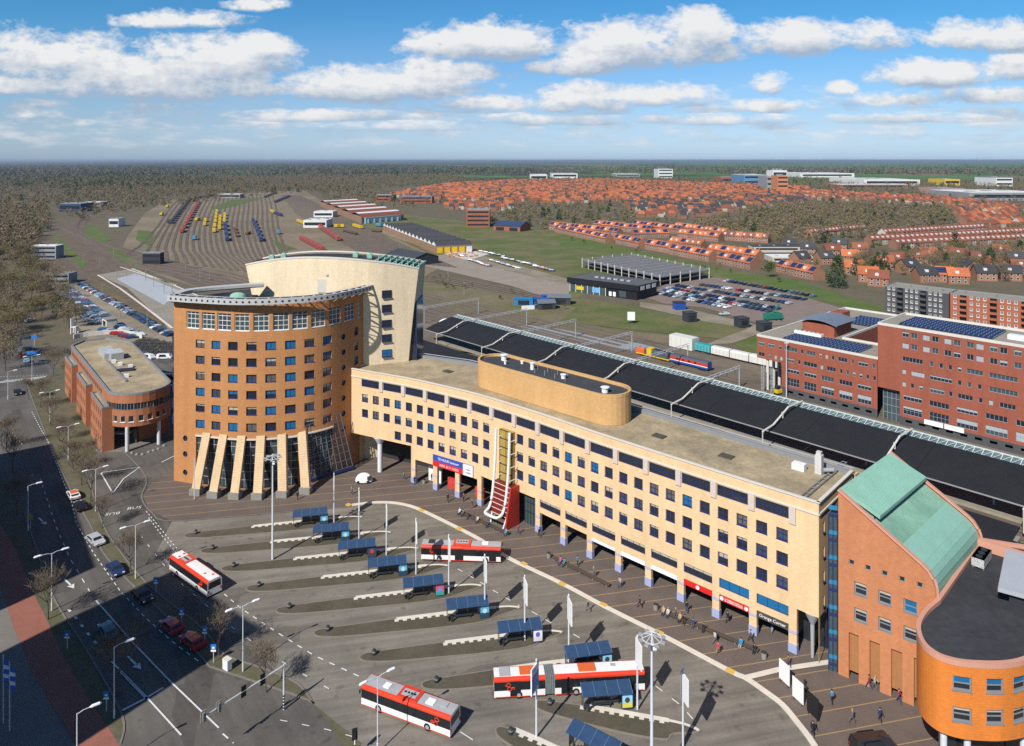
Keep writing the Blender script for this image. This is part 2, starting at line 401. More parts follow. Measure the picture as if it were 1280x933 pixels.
def streaky(name, c, c2, ang, var=.2, wear=.25):
    "asphalt or concrete with tyre wear along the lanes, patches and stains"
    m, nt, b = _nodes(name); p = pos_(nt)
    r = nt.nodes.new('ShaderNodeVectorRotate'); r.rotation_type = 'Z_AXIS'; nt.links.new(p, r.inputs['Vector']); r.inputs['Angle'].default_value = -ang
    st = noise_(nt, scaled_(nt, r.outputs[0], .03, .55, 1), 1, 4, .65)
    n1 = noise_(nt, p, .09, 5, .65); n2 = noise_(nt, p, 2.2, 3, .6)
    base = mix_(nt, ramp_(nt, n1, .36, .64), c, c2)
    v = math_(nt, 'MULTIPLY_ADD', ramp_(nt, st, .3, .7), wear, 1 - wear / 2)
    v = math_(nt, 'MULTIPLY', v, math_(nt, 'MULTIPLY_ADD', n2, var * 2, 1 - var))
    # repaired patches laid square to the lanes, and dark oil spots
    vo = nt.nodes.new('ShaderNodeTexVoronoi'); vo.distance = 'CHEBYCHEV'; vo.inputs['Scale'].default_value = 1; nt.links.new(scaled_(nt, r.outputs[0], .09, .22, 0), vo.inputs['Vector'])
    sc = nt.nodes.new('ShaderNodeSeparateColor'); nt.links.new(vo.outputs['Color'], sc.inputs[0])
    v = math_(nt, 'MULTIPLY', v, math_(nt, 'SUBTRACT', 1, math_(nt, 'MULTIPLY', math_(nt, 'GREATER_THAN', sc.outputs[0], .86), .22)))
    v = math_(nt, 'MULTIPLY', v, math_(nt, 'MULTIPLY_ADD', ramp_(nt, noise_(nt, p, .55, 2, .5), .62, .72), -.3, 1))
    mul = nt.nodes.new('ShaderNodeVectorMath'); mul.operation = 'SCALE'; nt.links.new(base, mul.inputs[0]); nt.links.new(v, mul.inputs[3])
    nt.links.new(mul.outputs[0], b.inputs['Base Color']); b.inputs['Roughness'].default_value = .85; b.inputs['Specular IOR Level'].default_value = .25
    MATS[name] = m; return m
LANE = radians(12.3)        # direction of the bus islands and of the joints in the plaza
M_asph = streaky('asphalt_road', (.09, .082, .073), (.12, .109, .095), radians(128), .2, .35)
M_bus = streaky('bus_apron', (.15, .135, .113), (.20, .18, .15), LANE, .2, .5)
M_brickred = mat('red_cycle_brick', (.26, .105, .075), s=.4, var=.25)
M_verge = mat('rough_verge', (.12, .102, .07), s=.5, var=.35, c2=(.09, .09, .045))
M_grass = mat('meadow_grass', (.09, .115, .028), s=.07, var=.3, c2=(.15, .13, .06))
M_grass2 = mat('bank_grass', (.075, .125, .024), s=.09, var=.34, c2=(.115, .125, .036))
M_sand = mat('sandy_gravel', (.27, .225, .165), s=.12, var=.25, c2=(.2, .17, .12))
M_pave = mat('grey_paving', (.17, .155, .135), s=.3, var=.22)
M_kerb = mat('pale_kerb_stone', (.58, .53, .45), s=.8, var=.15)
M_white = mat('white_road_paint', (.62, .62, .60), s=2.5, var=.16)
M_yellow = mat('yellow_marker', (.55, .36, .08), s=2, var=.15)
M_track = mat('rusty_ballast', (.125, .098, .072), s=.05, var=.3, c2=(.165, .135, .10))
def plaza_material():
    m, nt, b = _nodes('plaza_clinker'); p = pos_(nt)
    r = nt.nodes.new('ShaderNodeVectorRotate'); r.rotation_type = 'Z_AXIS'; nt.links.new(p, r.inputs['Vector']); r.inputs['Angle'].default_value = -LANE
    sep = nt.nodes.new('ShaderNodeSeparateXYZ'); nt.links.new(r.outputs[0], sep.inputs[0])
    fr = math_(nt, 'FRACT', math_(nt, 'MULTIPLY_ADD', sep.outputs[1], 1 / 3.3, .12))
    line = math_(nt, 'LESS_THAN', fr, .05)
    n1 = noise_(nt, p, .15, 5, .65); n2 = noise_(nt, scaled_(nt, r.outputs[0], 2.5, 5, 1), 1, 2, .5)
    c = mix_(nt, ramp_(nt, n1, .35, .65), (.112, .088, .076), (.142, .115, .098))
    # shallow bands laid in two tones
    band = math_(nt, 'LESS_THAN', math_(nt, 'FRACT', math_(nt, 'MULTIPLY', sep.outputs[1], 1 / 6.6)), .5)
    c = mix_(nt, math_(nt, 'MULTIPLY', band, .25), c, (.112, .084, .074))
    c = mix_(nt, line, c, (.30, .205, .095))
    v = math_(nt, 'MULTIPLY_ADD', n2, .5, .75)
    mul = nt.nodes.new('ShaderNodeVectorMath'); mul.operation = 'SCALE'; nt.links.new(c, mul.inputs[0]); nt.links.new(v, mul.inputs[3])
    nt.links.new(mul.outputs[0], b.inputs['Base Color']); b.inputs['Roughness'].default_value = .85; b.inputs['Specular IOR Level'].default_value = .2
    return m
M_plaza = plaza_material()

# large surfaces
sheet('street_asphalt', [G(-40, 398), G(22, 398), G(75, 470), G(215, 500), (-40, 250), (60, 120), (75, 60), (60, 20), (-60, 20), (-130, 60), (-140, 140), G(-120, 420)], M_asph)
apron = GP([(215, 652), (437, 634), (465, 628), (490, 628), (512, 632), (530, 640), (553, 651), (598, 674), (635, 698), (701, 729.5), (760, 761), (828, 795), (912, 839.5), (932, 848.5), (956, 865), (977, 881), (995, 902), (1018, 933), (1045, 985)]) + [(32, 60), (0, 60), (-24, 72)] + GP([(450, 930), (392, 882), (300, 800), (262, 765), (228, 728), (196, 690)])
sheet('bus_station_pavement', apron, M_bus)
plaza = GP([(150, 566), (182, 600), (178, 625), (190, 642), (215, 652), (437, 632), (465, 629), (490, 629), (512, 633), (530, 640), (553, 651), (598, 674), (635, 698), (701, 729.5), (760, 761), (828, 795), (912, 839.5), (932, 848.5), (956, 865), (977, 881), (995, 902), (1018, 933), (1045, 985)])
plaza = GP([(216, 590), (192, 600), (179, 620), (186, 638), (215, 652)]) + plaza[5:] + [(40, 62), (70, 62), (75, 100), (45, 118), (0, 172), (-40, 186), (-75, 172)]
sheet('station_square', plaza, M_plaza)
# kerb round the square (a real step)
kp = smooth_line(GP([(440, 632), (465, 629), (490, 629), (512, 633), (530, 640), (553, 651), (598, 674), (635, 698), (701, 729.5), (760, 761), (828, 795), (912, 839.5), (932, 848.5), (956, 865), (977, 881), (995, 902), (1018, 933), (1045, 985)]), 4)
b = MB(); A = offset(kp, .38); C = offset(kp, -.38)
for i in range(len(kp) - 1): b.prism([C[i], C[i + 1], A[i + 1], A[i]], 0, .17)
structure('kerb', b, M_kerb)
b = MB()
for px, py in ((436, 632), (527, 639), (574, 662), (655, 706), (703, 731), (754, 757), (824, 792), (913, 840)):
    x, y = G(px, py); b.box(x, y, .0, 1.2, .8, .2, -.7)
structure('kerb_marker', b, M_yellow)
b = MB(); b.ribbon(GP([(934, 848), (975, 838), (1043, 828)]), .9, .15); structure('pavement_edging', b, M_kerb)
b = MB(); lp = smooth_line(GP([(150, 560), (182, 596), (177, 622), (190, 642), (215, 652), (330, 643), (437, 634)]), 5); b.ribbon(lp, .3, .12); structure('square_edging', b, M_pave)

# left street: cycle path, verges, footways
sheet('cycle_path', GP([(-60, 560), (-20, 620), (20, 687), (44, 747), (55, 768), (80, 821), (111, 875), (134, 908), (160, 950), (110, 960), (94, 932), (67, 888), (37, 835), (17, 784), (0, 731), (-40, 660), (-90, 560)]), M_brickred)
sheet('left_verge', GP([(-20, 560), (30, 640), (60, 730), (76, 764), (100, 800), (140, 868), (155, 905), (150, 928), (134, 908), (111, 875), (80, 821), (55, 768), (44, 747), (20, 687), (-20, 618)]), M_verge)
sheet('left_pavement', GP([(-90, 560), (-40, 660), (0, 731), (17, 784), (37, 835), (67, 888), (94, 932), (110, 970), (0, 1100), (-200, 1100), (-300, 800)]), M_pave)
verge = GP([(30, 470), (45, 512), (64, 560), (88, 612), (112, 655), (128, 690), (160, 726), (203, 766), (243, 812), (262, 834), (373, 871), (392, 882), (402, 893), (420, 920), (440, 960), (452, 930), (392, 881), (373, 856), (334, 838), (279, 818), (255, 788), (203, 747), (176, 722), (150, 690), (128, 655), (114, 610), (100, 572), (120, 568), (118, 540), (85, 470)])
sheet('central_verge', verge, M_verge)
sheet('building_forecourt', GP([(85, 470), (118, 540), (120, 566), (150, 566), (214, 545), (216, 470)]), M_pave)
b = MB()
for line in (GP([(30, 470), (45, 512), (64, 560), (88, 612), (112, 655), (128, 690), (160, 726), (203, 766), (243, 812), (262, 834)]), GP([(100, 572), (114, 610), (128, 655), (150, 690), (176, 722), (203, 747), (255, 788), (279, 818), (334, 838), (373, 856), (392, 881)]), GP([(262, 834), (373, 871), (392, 881)]), GP([(30, 640), (60, 730), (76, 764), (100, 800), (140, 868), (155, 905), (150, 932)])):
    L = smooth_line(line, 3); A = offset(L, .12); C = offset(L, -.12)
    for i in range(len(L) - 1): b.prism([C[i], C[i + 1], A[i + 1], A[i]], 0, .13)
structure('street_kerb', b, M_pave)

# road paint
def dashes(b, line, w=.14, on=1.2, off=1.8, z=.13, solid=False):
    W = Wall(line); s = 0
    if solid: b.ribbon(line, w, z); return
    while s < W.L:
        e = min(s + on, W.L); b.ribbon([W.P(s), W.P(e)], w, z); s += on + off
b = MB(); Z3 = lambda x, y: G(180 + x / 2.644, 580 + y / 2.644); Z2 = lambda x, y: G(x / 2.98, 620 + y / 2.98); Z1 = lambda x, y: G(x / 3.8875, 400 + y / 3.8875)
dashes(b, [Z2(150, -60), Z2(170, 0), Z2(210, 120), Z2(260, 235), Z2(335, 360)], .16, 1.6, 2.2)
dashes(b, [Z2(358, 393), Z2(500, 555), Z2(640, 700), Z2(815, 868)], .2, solid=True)
dashes(b, [Z2(830, 890), Z2(870, 925)], .2, 1.2, 1)
dashes(b, [Z2(415, 620), Z2(545, 752), Z2(675, 895)], .2, solid=True)
dashes(b, [Z2(450, 660), Z2(545, 760)], .2, solid=True)
dashes(b, [Z1(155, 450), Z1(235, 600), Z1(300, 770), Z2(265, 20), Z2(285, 105), Z2(345, 210), Z2(400, 290), Z2(450, 360), Z2(540, 455), Z2(640, 545), Z2(740, 620)], .16, 1.0, 1.0)
dashes(b, [Z2(455, 803), Z2(535, 762), Z2(608, 718)], .35, solid=True)
dashes(b, [Z2(255, 425), Z2(295, 473), Z2(330, 520), Z2(380, 580)], .35, .9, 1.9)
dashes(b, [Z2(600, 110), Z2(545, 60), Z2(660, 200)][1:], .16, .7, .8)
dashes(b, [Z3(15, 180), Z3(60, 240), Z3(110, 300)], .16, .7, .8)
dashes(b, [Z3(245, 415), Z3(320, 480), Z3(440, 560), Z3(560, 635), Z3(710, 705)], .18, 1.0, 1.2)
dashes(b, [Z3(-10, 240), Z3(60, 330), Z3(130, 405), Z3(300, 550), Z3(415, 632), Z3(560, 718), Z3(645, 765)], .14, 1.0, 3.2)
dashes(b, [Z3(450, 850), Z3(600, 880), Z3(690, 905)], .12, 1.0, 2)
Z4 = lambda x, y: G(500 + x / 3.185, 640 + y / 3.185); Z5 = lambda x, y: G(680 + x / 3.368, 700 + y / 3.368)
for i, (x, y) in enumerate(((230, 230), (370, 315), (525, 400), (690, 490))): dashes(b, [Z4(x, y), Z4(x + 110, y + 65)], .16, 1.2, 1.6)
dashes(b, [Z5(470, 535), Z5(580, 620), Z5(640, 690)], .16, 1.2, 1.6)
dashes(b, [Z4(240, 880), Z4(290, 912)], .14, solid=True)
# give-way island lines at the bus exit, zebra, arrows
for q in ([(490, 745), (548, 845)], [(490, 745), (680, 718)], [(548, 845), (600, 775), (680, 718)], [(785, 695), (850, 662)]): dashes(b, [Z1(*p) for p in q], .25, solid=True)
for k in range(13):
    x, y = Z1(8 + k * 15.5, 304 - k * 1.7); b.ribbon([(x - 1.0, y - 1.5), (x + .8, y + 1.6)], .75, .13)
dashes(b, [Z1(0, 300 - 22), Z1(230, 272)], .25, .5, .5)
dashes(b, [Z1(60, 640 - 90), Z1(110, 610)], .2, 1, 1.5)
def arrow(x, y, dx, dy, L=4.2):
    d = hypot(dx, dy); dx /= d; dy /= d; b.ribbon([(x - dx * L / 2, y - dy * L / 2), (x + dx * L * .2, y + dy * L * .2)], .28, .13)
    t = (x + dx * L / 2, y + dy * L / 2); h = (x + dx * L * .15, y + dy * L * .15)
    b.face([(h[0] + dy * .55, h[1] - dx * .55, .13), (*t, .13), (h[0] - dy * .55, h[1] + dx * .55, .13)])
ar_d = (Z2(520, 650)[0] - Z2(470, 600)[0], Z2(520, 650)[1] - Z2(470, 600)[1])
for q in ((158, 97), (258, 330), (500, 625)): arrow(*Z2(*q), *ar_d)
structure('road_marking', b, M_white)
for (px, py, r) in ((643 - 0, 0, 0),): pass
def road_text(body, px, py, ang, size=1.55):
    x, y = G(px, py); o = text(body, size, M_white, (x, y, .135), (0, 0, ang), name='road_lettering', depth=.002); tag(o, kind='structure')
road_text('BUS', 168, 636, radians(16)); road_text('BUS', 141, 643, radians(196))
# ---------------------------------------------------------------- common materials
M_metal = mat('galvanised_metal', (.42, .43, .45), .45, .1, s=3, metal=.3)
M_lamp = mat('pale_painted_steel', (.55, .57, .6), .45, .08, s=3)
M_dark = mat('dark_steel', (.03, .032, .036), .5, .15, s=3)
M_black = mat('black_rubber', (.015, .015, .016), .7, .2, s=3)
M_wht = mat('white_lacquer', (.75, .75, .74), .35, .08, s=2)
M_glass = mat('dark_window_glass', (.02, .024, .03), .08, .3, s=.35, spec=.6)
M_glasst = mat('greenish_glass', (.05, .075, .08), .1, .35, s=.5, spec=.6)
M_blueroof = mat('blue_roof_panel', (.03, .062, .125), .35, .25, s=1.2, spec=.4)
M_isl = mat('island_setts', (.095, .08, .06), s=.35, var=.3, c2=(.075, .07, .045))
M_islk = mat('island_kerb', (.20, .175, .14), s=.8, var=.2)
M_conc = mat('pale_concrete', (.60, .56, .48), s=.7, var=.2)
M_concd = mat('grey_concrete', (.23, .22, .2), s=.7, var=.2)
M_wood = mat('dark_bench_wood', (.075, .058, .045), s=2, var=.25)
M_red = mat('red_lacquer', (.55, .035, .022), .35, .1, s=2)
M_orange = mat('orange_hatch', (.62, .12, .03), .5, .12, s=2)

# ---------------------------------------------------------------- bus islands
ISL = [((229, 670), (455, 647)), ((249.6, 689), (491, 666)), ((275.3, 711.2), (525, 686)), ((306, 736), (562.5, 707.5)), ((343.4, 763.4), (604.5, 732.5)),
       ((390.7, 791.8), (652.5, 760)), ((447.8, 822), (705.7, 790.7)), ((525, 856.6), (760, 825)), ((666.4, 878.6), (878, 915)), ((619.3, 910), (800, 990))]
FR = []
for i, (n, t) in enumerate(ISL):
    N0 = np.array(G(*n)); T0 = np.array(G(*t)); L = float(np.linalg.norm(T0 - N0)); e = (T0 - N0) / L; g = np.array((-e[1], e[0]))
    FR.append((N0, e, g, L)); loc = lambda s, q: tuple(N0 + e * s + g * q)
    k = .62 if i > 7 else 1.
    low = [(.75, -1.05), (2.2, -1.5), (5, -1.9), (L * .4, -2.3), (L * .62, -2.6), (L * .8, -2.4), (L - 3.5, -1.35), (L - 1, -.55)]
    out = [(.15, -.45), *low, (L - .1, 0), (L - .5, .45), (L - 3, .95), (L * .7, 1.05), (L * .5, 1.05), (5, .85), (2, .75), (.7, .55), (.15, .1)]
    P = smooth_line([loc(*q) for q in out] + [loc(*out[0])], 3)[:-1]
    b = MB(); b.prism(P, 0, .14, 1, 1); inner = [tuple(np.array(p) * .0 + np.array(p)) for p in P]
    c = np.mean(P, axis=0)
    IN = offset(P + [P[0]], .22 if True else 0)[:-1]
    a2 = sum(P[j - 1][0] * P[j][1] - P[j][0] * P[j - 1][1] for j in range(len(P)))
    IN = offset(P + [P[0]], .2 if a2 > 0 else -.2)[:-1]
    f = [(x, y, .146) for x, y in IN]; b.face(f if a2 > 0 else f[::-1], 0)
    structure('bus_island', b, [M_isl, M_islk])
    # raised boarding edge with teeth of pale paving, running on to the tip as a pale kerb
    b = MB(); s0 = 12.3 if i < 8 else L * .3; s1 = L - 4
    if i == 9: s0, s1 = L * .12, L * .5
    k = int((s1 - s0) / .62)
    edge = [loc(s0, .8), loc((s0 + s1) / 2, .85), loc(s1, .75)]
    b.ribbon(edge, .7, .158)
    for j in range(k):
        if j % 2 == 0: x, y = loc(s0 + j * .62, .42); b.box(x, y, .14, .6, .65, .02, atan2(e[1], e[0]))
    if i != 9: b.ribbon(smooth_line([loc(s1, .75), loc(L - 2.2, .6), loc(L - .9, .2), loc(L - .45, -.1)], 4), .42, .158)
    structure('boarding_edge', b, M_conc)

# ---------------------------------------------------------------- bollard on every island nose
bo = thing('bollard', 'x', 'bollard', group='dark bollards on the island noses')
b = MB(); b.tube([(0, 0, 0), (0, 0, .55), (0, 0, .75)], [.32, .32, .2], 10); b.build('post', M_dark, bo)
b = MB(); b.cyl(0, 0, .36, .335, .16, 10); b.build('reflector_band', M_concd, bo)
first = True
for i, (N0, e, g, L) in enumerate(FR[:10]):
    x, y = N0 + e * 2.2; lab = 'short dark bollard standing at the rounded nose of a bus island'
    o = bo if first else copy_tree(bo); o.location = (x, y, .145); o['label'] = lab; first = False

# ---------------------------------------------------------------- shelters
def poster_mats(name, top, low, blob): return [mat('poster_top_' + name, top, .4, .12, s=3), mat('poster_low_' + name, low, .4, .3, s=5), mat('poster_motif_' + name, blob, .4, .2, s=4)]
POST = {'sea': poster_mats('sea', (.10, .38, .55), (.02, .06, .10), (.5, .6, .62)), 'red': poster_mats('red', (.03, .06, .10), (.05, .05, .06), (.5, .05, .04)),
        'pink': poster_mats('pink', (.55, .08, .14), (.05, .30, .28), (.12, .25, .6)), 'purple': poster_mats('purple', (.72, .72, .72), (.6, .6, .62), (.16, .10, .5)),
        'yellow': poster_mats('yellow', (.25, .55, .72), (.55, .5, .08), (.05, .05, .06)), 'teal': poster_mats('teal', (.12, .4, .42), (.3, .42, .42), (.6, .6, .55))}
def shelter(loc, rz, label, poster):
    t = thing('bus_shelter', label, 'bus shelter', loc, 0, 'blue roofed shelters on the bus islands')
    ob = []
    def P(name, b, m, par=t):
        o = bpy.data.objects.new(name, b.mesh(name, m)); COL.objects.link(o); o.parent = par; return o
    W, D = 6.5, 1.9
    b = MB()
    b.idx([(-W / 2, -D / 2, 2.25), (W / 2, -D / 2, 2.25), (W / 2, D / 2, 2.78), (-W / 2, D / 2, 2.78), (-W / 2, -D / 2, 2.16), (W / 2, -D / 2, 2.16), (W / 2, D / 2, 2.69), (-W / 2, D / 2, 2.69)],
          [(0, 1, 2, 3), (7, 6, 5, 4), (0, 4, 5, 1), (1, 5, 6, 2), (2, 6, 7, 3), (3, 7, 4, 0)])
    r = P('roof', b, M_blueroof)
    for k in range(5):
        x = -W / 2 + .05 + k * (W - .1) / 4; b = MB(); b.bar((x, -D / 2, 2.27), (x, D / 2, 2.80), .06, .05); P('roof_rib', b, mat('roof_rib_blue', (.10, .16, .27), .4, .1, s=2), r)
    for x in (-3.05, -1.55, .1, 1.75):
        b = MB(); b.box(x, .55, 0, .1, .1, 2.55); P('post', b, M_dark)
    b = MB()
    for x0, x1 in ((-1.5, .05), (.15, 1.7)): b.box((x0 + x1) / 2, .56, .25, x1 - x0 - .08, .03, 1.95)
    P('back_panel', b, mat('smoked_glass_panel', (.035, .04, .045), .12, .2, s=1, spec=.5))
    b = MB(); b.box(-3.05, .0, .25, .03, 1.0, 1.9); P('side_panel', b, M_glasst)
    b = MB(); b.box(-.6, .2, .42, 2.6, .38, .07)
    for x in (-1.7, .5): b.box(x, .2, 0, .07, .3, .42)
    P('bench', b, M_dark)
    c = MB(); c.box(2.6, -.45, .1, 1.5, .2, 1.95); c.box(2.6, -.45, 0, 1.3, .3, .1); cs = P('poster_case', c, mat('poster_case_paint', (.03, .05, .07), .4, .1, s=2))
    b = MB(); y = -.556
    b.face([(1.95, y, .85), (3.25, y, .85), (3.25, y, 1.95), (1.95, y, 1.95)], 0); b.face([(1.95, y, .2), (3.25, y, .2), (3.25, y, .85), (1.95, y, .85)], 1)
    b.face([(2.6 + .33 * cos(a) , y - .004, 1.15 + .36 * sin(a)) for a in np.linspace(0, 2 * pi, 14, endpoint=False)], 2)
    P('poster', b, POST[poster], cs)
    b = MB(); b.tube([(-2.4, -.4, 0), (-2.4, -.4, .8)], [.16, .18], 8); P('litter_bin', b, M_dark)
    t.rotation_euler = (0, 0, rz); return t
posters = ['sea', 'sea', 'red', 'sea', 'pink', 'sea', 'purple', 'yellow', 'yellow', 'teal']
where = ['on the island nearest the round tower, poster of blue sea', 'on the second island from the round tower, with a blue poster', 'with a dark poster showing a red motif', 'with a blue poster, left of the bus by the square',
         'with a pink and green poster in its case', 'with a blue poster, sixth island from the round tower', 'with a white poster showing a purple disc', 'just behind the roof of the articulated bus', 'directly in front of the articulated bus', 'at the bottom edge of the photo beside the blue map sign']
for i, (N0, e, g, L) in enumerate(FR):
    if i < 8: s, q = 22.9, -1.15
    elif i == 8: s, q = 12.4, -.25
    else: s, q = 11.5, -.2
    p = N0 + e * s + g * q; a = atan2(e[1], e[0])
    if i == 8: a += radians(19); p = np.array(G(758, 886))
    if i == 9: a = -.62; p = np.array(G(742, 950))
    shelter((p[0], p[1], .146), a, 'blue roofed bus shelter ' + where[i], posters[i])

# ---------------------------------------------------------------- masts with square stop signs
mst = [(417.5, 653.7), (448.7, 675), (483, 695), (520, 719), (561, 742.5), (606, 771), (656, 801.5), (711, 829), (796.7, 888.5), (853.7, 936)]
def stop_mast(px, label, ang=None, map_=False, h=9.4):
    x, y = G(*px); t = thing('stop_mast', label, 'sign mast', (x, y, .146), 0, 'white sign masts along the bus islands')
    b = MB(); b.tube([(x, y, .146), (x, y, 4), (x, y, h)], [.13, .12, .09], 8); b.build('pole', M_lamp, t)
    b = MB(); b.dome(x, y, h, .13, .13, .25, 8, 3); b.build('cap', M_lamp, t)
    a = LANE + radians(90) if ang is None else ang
    c, s = cos(a), sin(a); w, z0, z1 = 1.9, h - 3.5, h - .35
    b = MB(); b.box(x - c * .45, y - s * .45, z0, w, .16, z1 - z0, a); sg = b.build('sign_panel', M_wht, t)
    if map_:
        nx, ny = s, -c
        if ny > 0: nx, ny = -nx, -ny
        bx, by = x - c * .45 + nx * .085, y - s * .45 + ny * .085; b = MB()
        Q = lambda u, z: (bx + c * u, by + s * u, z)
        b.face([Q(-.9, z0 + .25), Q(.9, z0 + .25), Q(.9, z1 - .9), Q(-.9, z1 - .9)], 0)
        b.build('map', mat('map_blue', (.05, .2, .5), .4, .3, s=2), sg)
        b = MB()
        for k in range(6): bx2, by2 = bx + nx * .004, by + ny * .004; zz = z0 + .45 + k * .33; b.face([(bx2 + c * u, by2 + s * u, z) for u, z in ((-.75, zz), (.7 - .2 * (k % 3), zz), (.7 - .2 * (k % 3), zz + .08), (-.75, zz + .08))])
        b.face([(bx + c * u, by + s * u, z) for u, z in ((-.8, z1 - .7), (.1, z1 - .7), (.1, z1 - .3), (-.8, z1 - .3))])
        b.build('map_lettering', mat('map_text', (.35, .5, .75), .5, .1), sg)
        bpy.data.objects
    return t
ml = ['farthest white sign mast, nearest the round tower', 'second white sign mast from the round tower', 'white sign mast at the third bus island tip', 'white sign mast left of the bus by the square kerb', 'white sign mast standing in front of the bus near the kerb',
      'white sign mast in front of the front end of the bus near the kerb', 'white sign mast beside the shelter with the pink poster side', 'white sign mast behind the articulated bus', 'white sign mast in front of the articulated bus nose', 'lowest white sign mast beside the kerb bend, right of the tall lamp mast']
ml[6] = 'white sign mast between the shelter with the purple poster and the square'
for p, l in zip(mst, ml): stop_mast(p, l)
stop_mast((670.5, 922.6), 'white sign mast with blue map board facing the viewer', radians(62), True)
x, y = G(243, 625); t = thing('flag_pole', 'slim bare flag pole in front of the tower ribs', 'flag pole', (x, y, .1)); b = MB(); b.tube([(x, y, .1), (x, y, 8.5)], [.1, .06], 8); b.build('pole', M_lamp, t); b = MB(); b.dome(x, y, 8.5, .1, .1, .15, 8, 3); b.build('cap', M_lamp, t)

# ---------------------------------------------------------------- tall lamp masts with a ring of floodlights
def ring_mast(x, y, h, label):
    t = thing('lamp_mast', label, 'lamp mast', (x, y, .1), 0, 'tall lamp masts with ring heads')
    b = MB(); b.tube([(x, y, .1), (x, y, h * .5), (x, y, h + .6)], [.22, .17, .11], 10); b.build('pole', M_lamp, t)
    b = MB(); P = [(x + 1.05 * cos(k * pi / 8), y + 1.05 * sin(k * pi / 8), h) for k in range(17)]; b.tube(P, .05, 6)
    for k in range(8): a = k * pi / 4; b.bar((x, y, h + .45), (x + 1.05 * cos(a), y + 1.05 * sin(a), h), .05)
    b.build('ring', M_lamp, t)
    b = MB(); b.box(x + .25, y - .2, h - 1.1, .4, .35, .5); b.build('control_box', M_wht, t)
    for k in range(8):
        a = k * pi / 4 + .2; b = MB(); b.box(x + 1.28 * cos(a), y + 1.28 * sin(a), h - .12, .52, .42, .14, a); b.build('floodlight', M_metal, t)
ring_mast(-41.9, 128, 17.9, 'tall lamp mast with ring of floodlights in front of the round tower')
ring_mast(15.2, 79.5, 18.0, 'tall lamp mast with ring of floodlights near the front right of the square')

# ---------------------------------------------------------------- street lamps
def street_lamp(px, h, dbl, ang, label):
    x, y = G(*px); t = thing('street_lamp', label, 'street lamp', (x, y, .1), 0, 'street lamps along the street')
    b = MB(); b.tube([(x, y, .1), (x, y, 1.2), (x, y, 1.25), (x, y, h)], [.12, .12, .08, .06], 8); b.build('pole', M_lamp, t)
    for sgn in ((1, -1) if dbl else (1,)):
        c, s = cos(ang) * sgn, sin(ang) * sgn; b = MB()
        b.tube([(x, y, h - .1), (x + c * .6, y + s * .6, h + .1), (x + c * 1.3, y + s * 1.3, h + .12)], .04, 6); arm = b.build('arm', M_lamp, t)
        b = MB(); b.tube([(x + c * 1.2, y + s * 1.2, h + .1), (x + c * 1.5, y + s * 1.5, h + .14), (x + c * 2.2, y + s * 2.2, h + .12), (x + c * 2.4, y + s * 2.4, h + .08)], [.06, .17, .17, .05], 8); b.build('lamp_head', M_wht, arm)
sl = [((169.5, 724), 9, 1, 'double street lamp on the verge left of the red and white bus'), ((64.8, 764.3), 9, 1, 'street lamp in the shade by the cycle path, left of the teal car'), ((142.6, 898.5), 9, 0, 'single street lamp at the stop line near the bottom left'), ((96.3, 994), 9, 0, 'single street lamp nearest the bottom left corner'),
      ((35, 664), 8.5, 0, 'single street lamp beside the cycle path in deep shade'), ((303.7, 840), 9, 1, 'double street lamp beside the white cabinet'), ((472, 942), 9, 1, 'double street lamp in front of the nearest bus'), ((119.6, 640), 8.5, 1, 'double street lamp beside the triangular road marking'), ((85.4, 577), 8.2, 1, 'double street lamp before the last brick bay of the low office'), ((62.5, 528.6), 8.2, 1, 'double street lamp before the middle brick bay'),
      ((40, 478), 8.2, 1, 'double street lamp near the zebra crossing'), ((18, 442), 8.2, 0, 'street lamp far up the street beside the tall trees'), ((10, 500), 8.2, 0, 'street lamp on the left kerb near the zebra crossing')]
for p, h, d, l in sl: street_lamp(p, h, d, radians(38), l)

# ---------------------------------------------------------------- traffic signals
def signal_head(b, x, y, z, ang):
    c, s = cos(ang), sin(ang); b.box(x, y, z - .55, .62, .12, 1.35, ang, 0); b.box(x - s * -.12, y + c * -.12, z - .4, .3, .2, 1.05, ang, 0)
    for k in range(3): b.cyl(x + s * .24, y - c * .24, z - .3 + k * .32, .09, .1, 8, 1)
bx, by = G(354.7, 888); ex, ey = G(253.7, 895, 5.75)
t = thing('traffic_gantry', 'traffic light arm on a black and white striped pole over the road', 'traffic light', (bx, by, .1))
b = MB(); b.tube([(bx, by, .1), (bx, by, 5.85)], [.12, .09], 8); p_ = b.build('pole', M_lamp, t)
b = MB()
for k in range(5): b.cyl(bx, by, .25 + k * .38, .135, .19, 8)
b.build('stripe', M_black, p_)
b = MB(); b.tube([(bx, by, 5.7), (ex, ey, 5.6)], [.09, .06], 8); b.build('arm', M_lamp, t)
aa = atan2(ey - by, ex - bx)
for q, (px, py) in enumerate(((410, 713), (348, 753), (258, 795), (195, 835))):
    f = (.28, .52, .82, .995)[q]; x, y = bx + (ex - bx) * f, by + (ey - by) * f; b = MB(); signal_head(b, x, y, 5.5, aa + (pi if q > 1 else 0)); b.build('signal_head', [M_black if q < 2 else M_concd, M_dark], t)
def small_signal(px, label):
    x, y = G(*px); t = thing('traffic_light', label, 'traffic light', (x, y, .1)); b = MB(); b.tube([(x, y, .1), (x, y, 3.2)], .07, 8); b.build('pole', M_wht, t)
    b = MB(); signal_head(b, x, y, 2.7, .4); b.build('signal_head', [M_black, M_dark], t); b = MB()
    for k in range(4): b.cyl(x, y, .2 + k * .4, .08, .2, 8)
    b.build('stripe', M_black, t)
small_signal((443.5, 948), 'small traffic light on a striped pole left of the nearest bus')
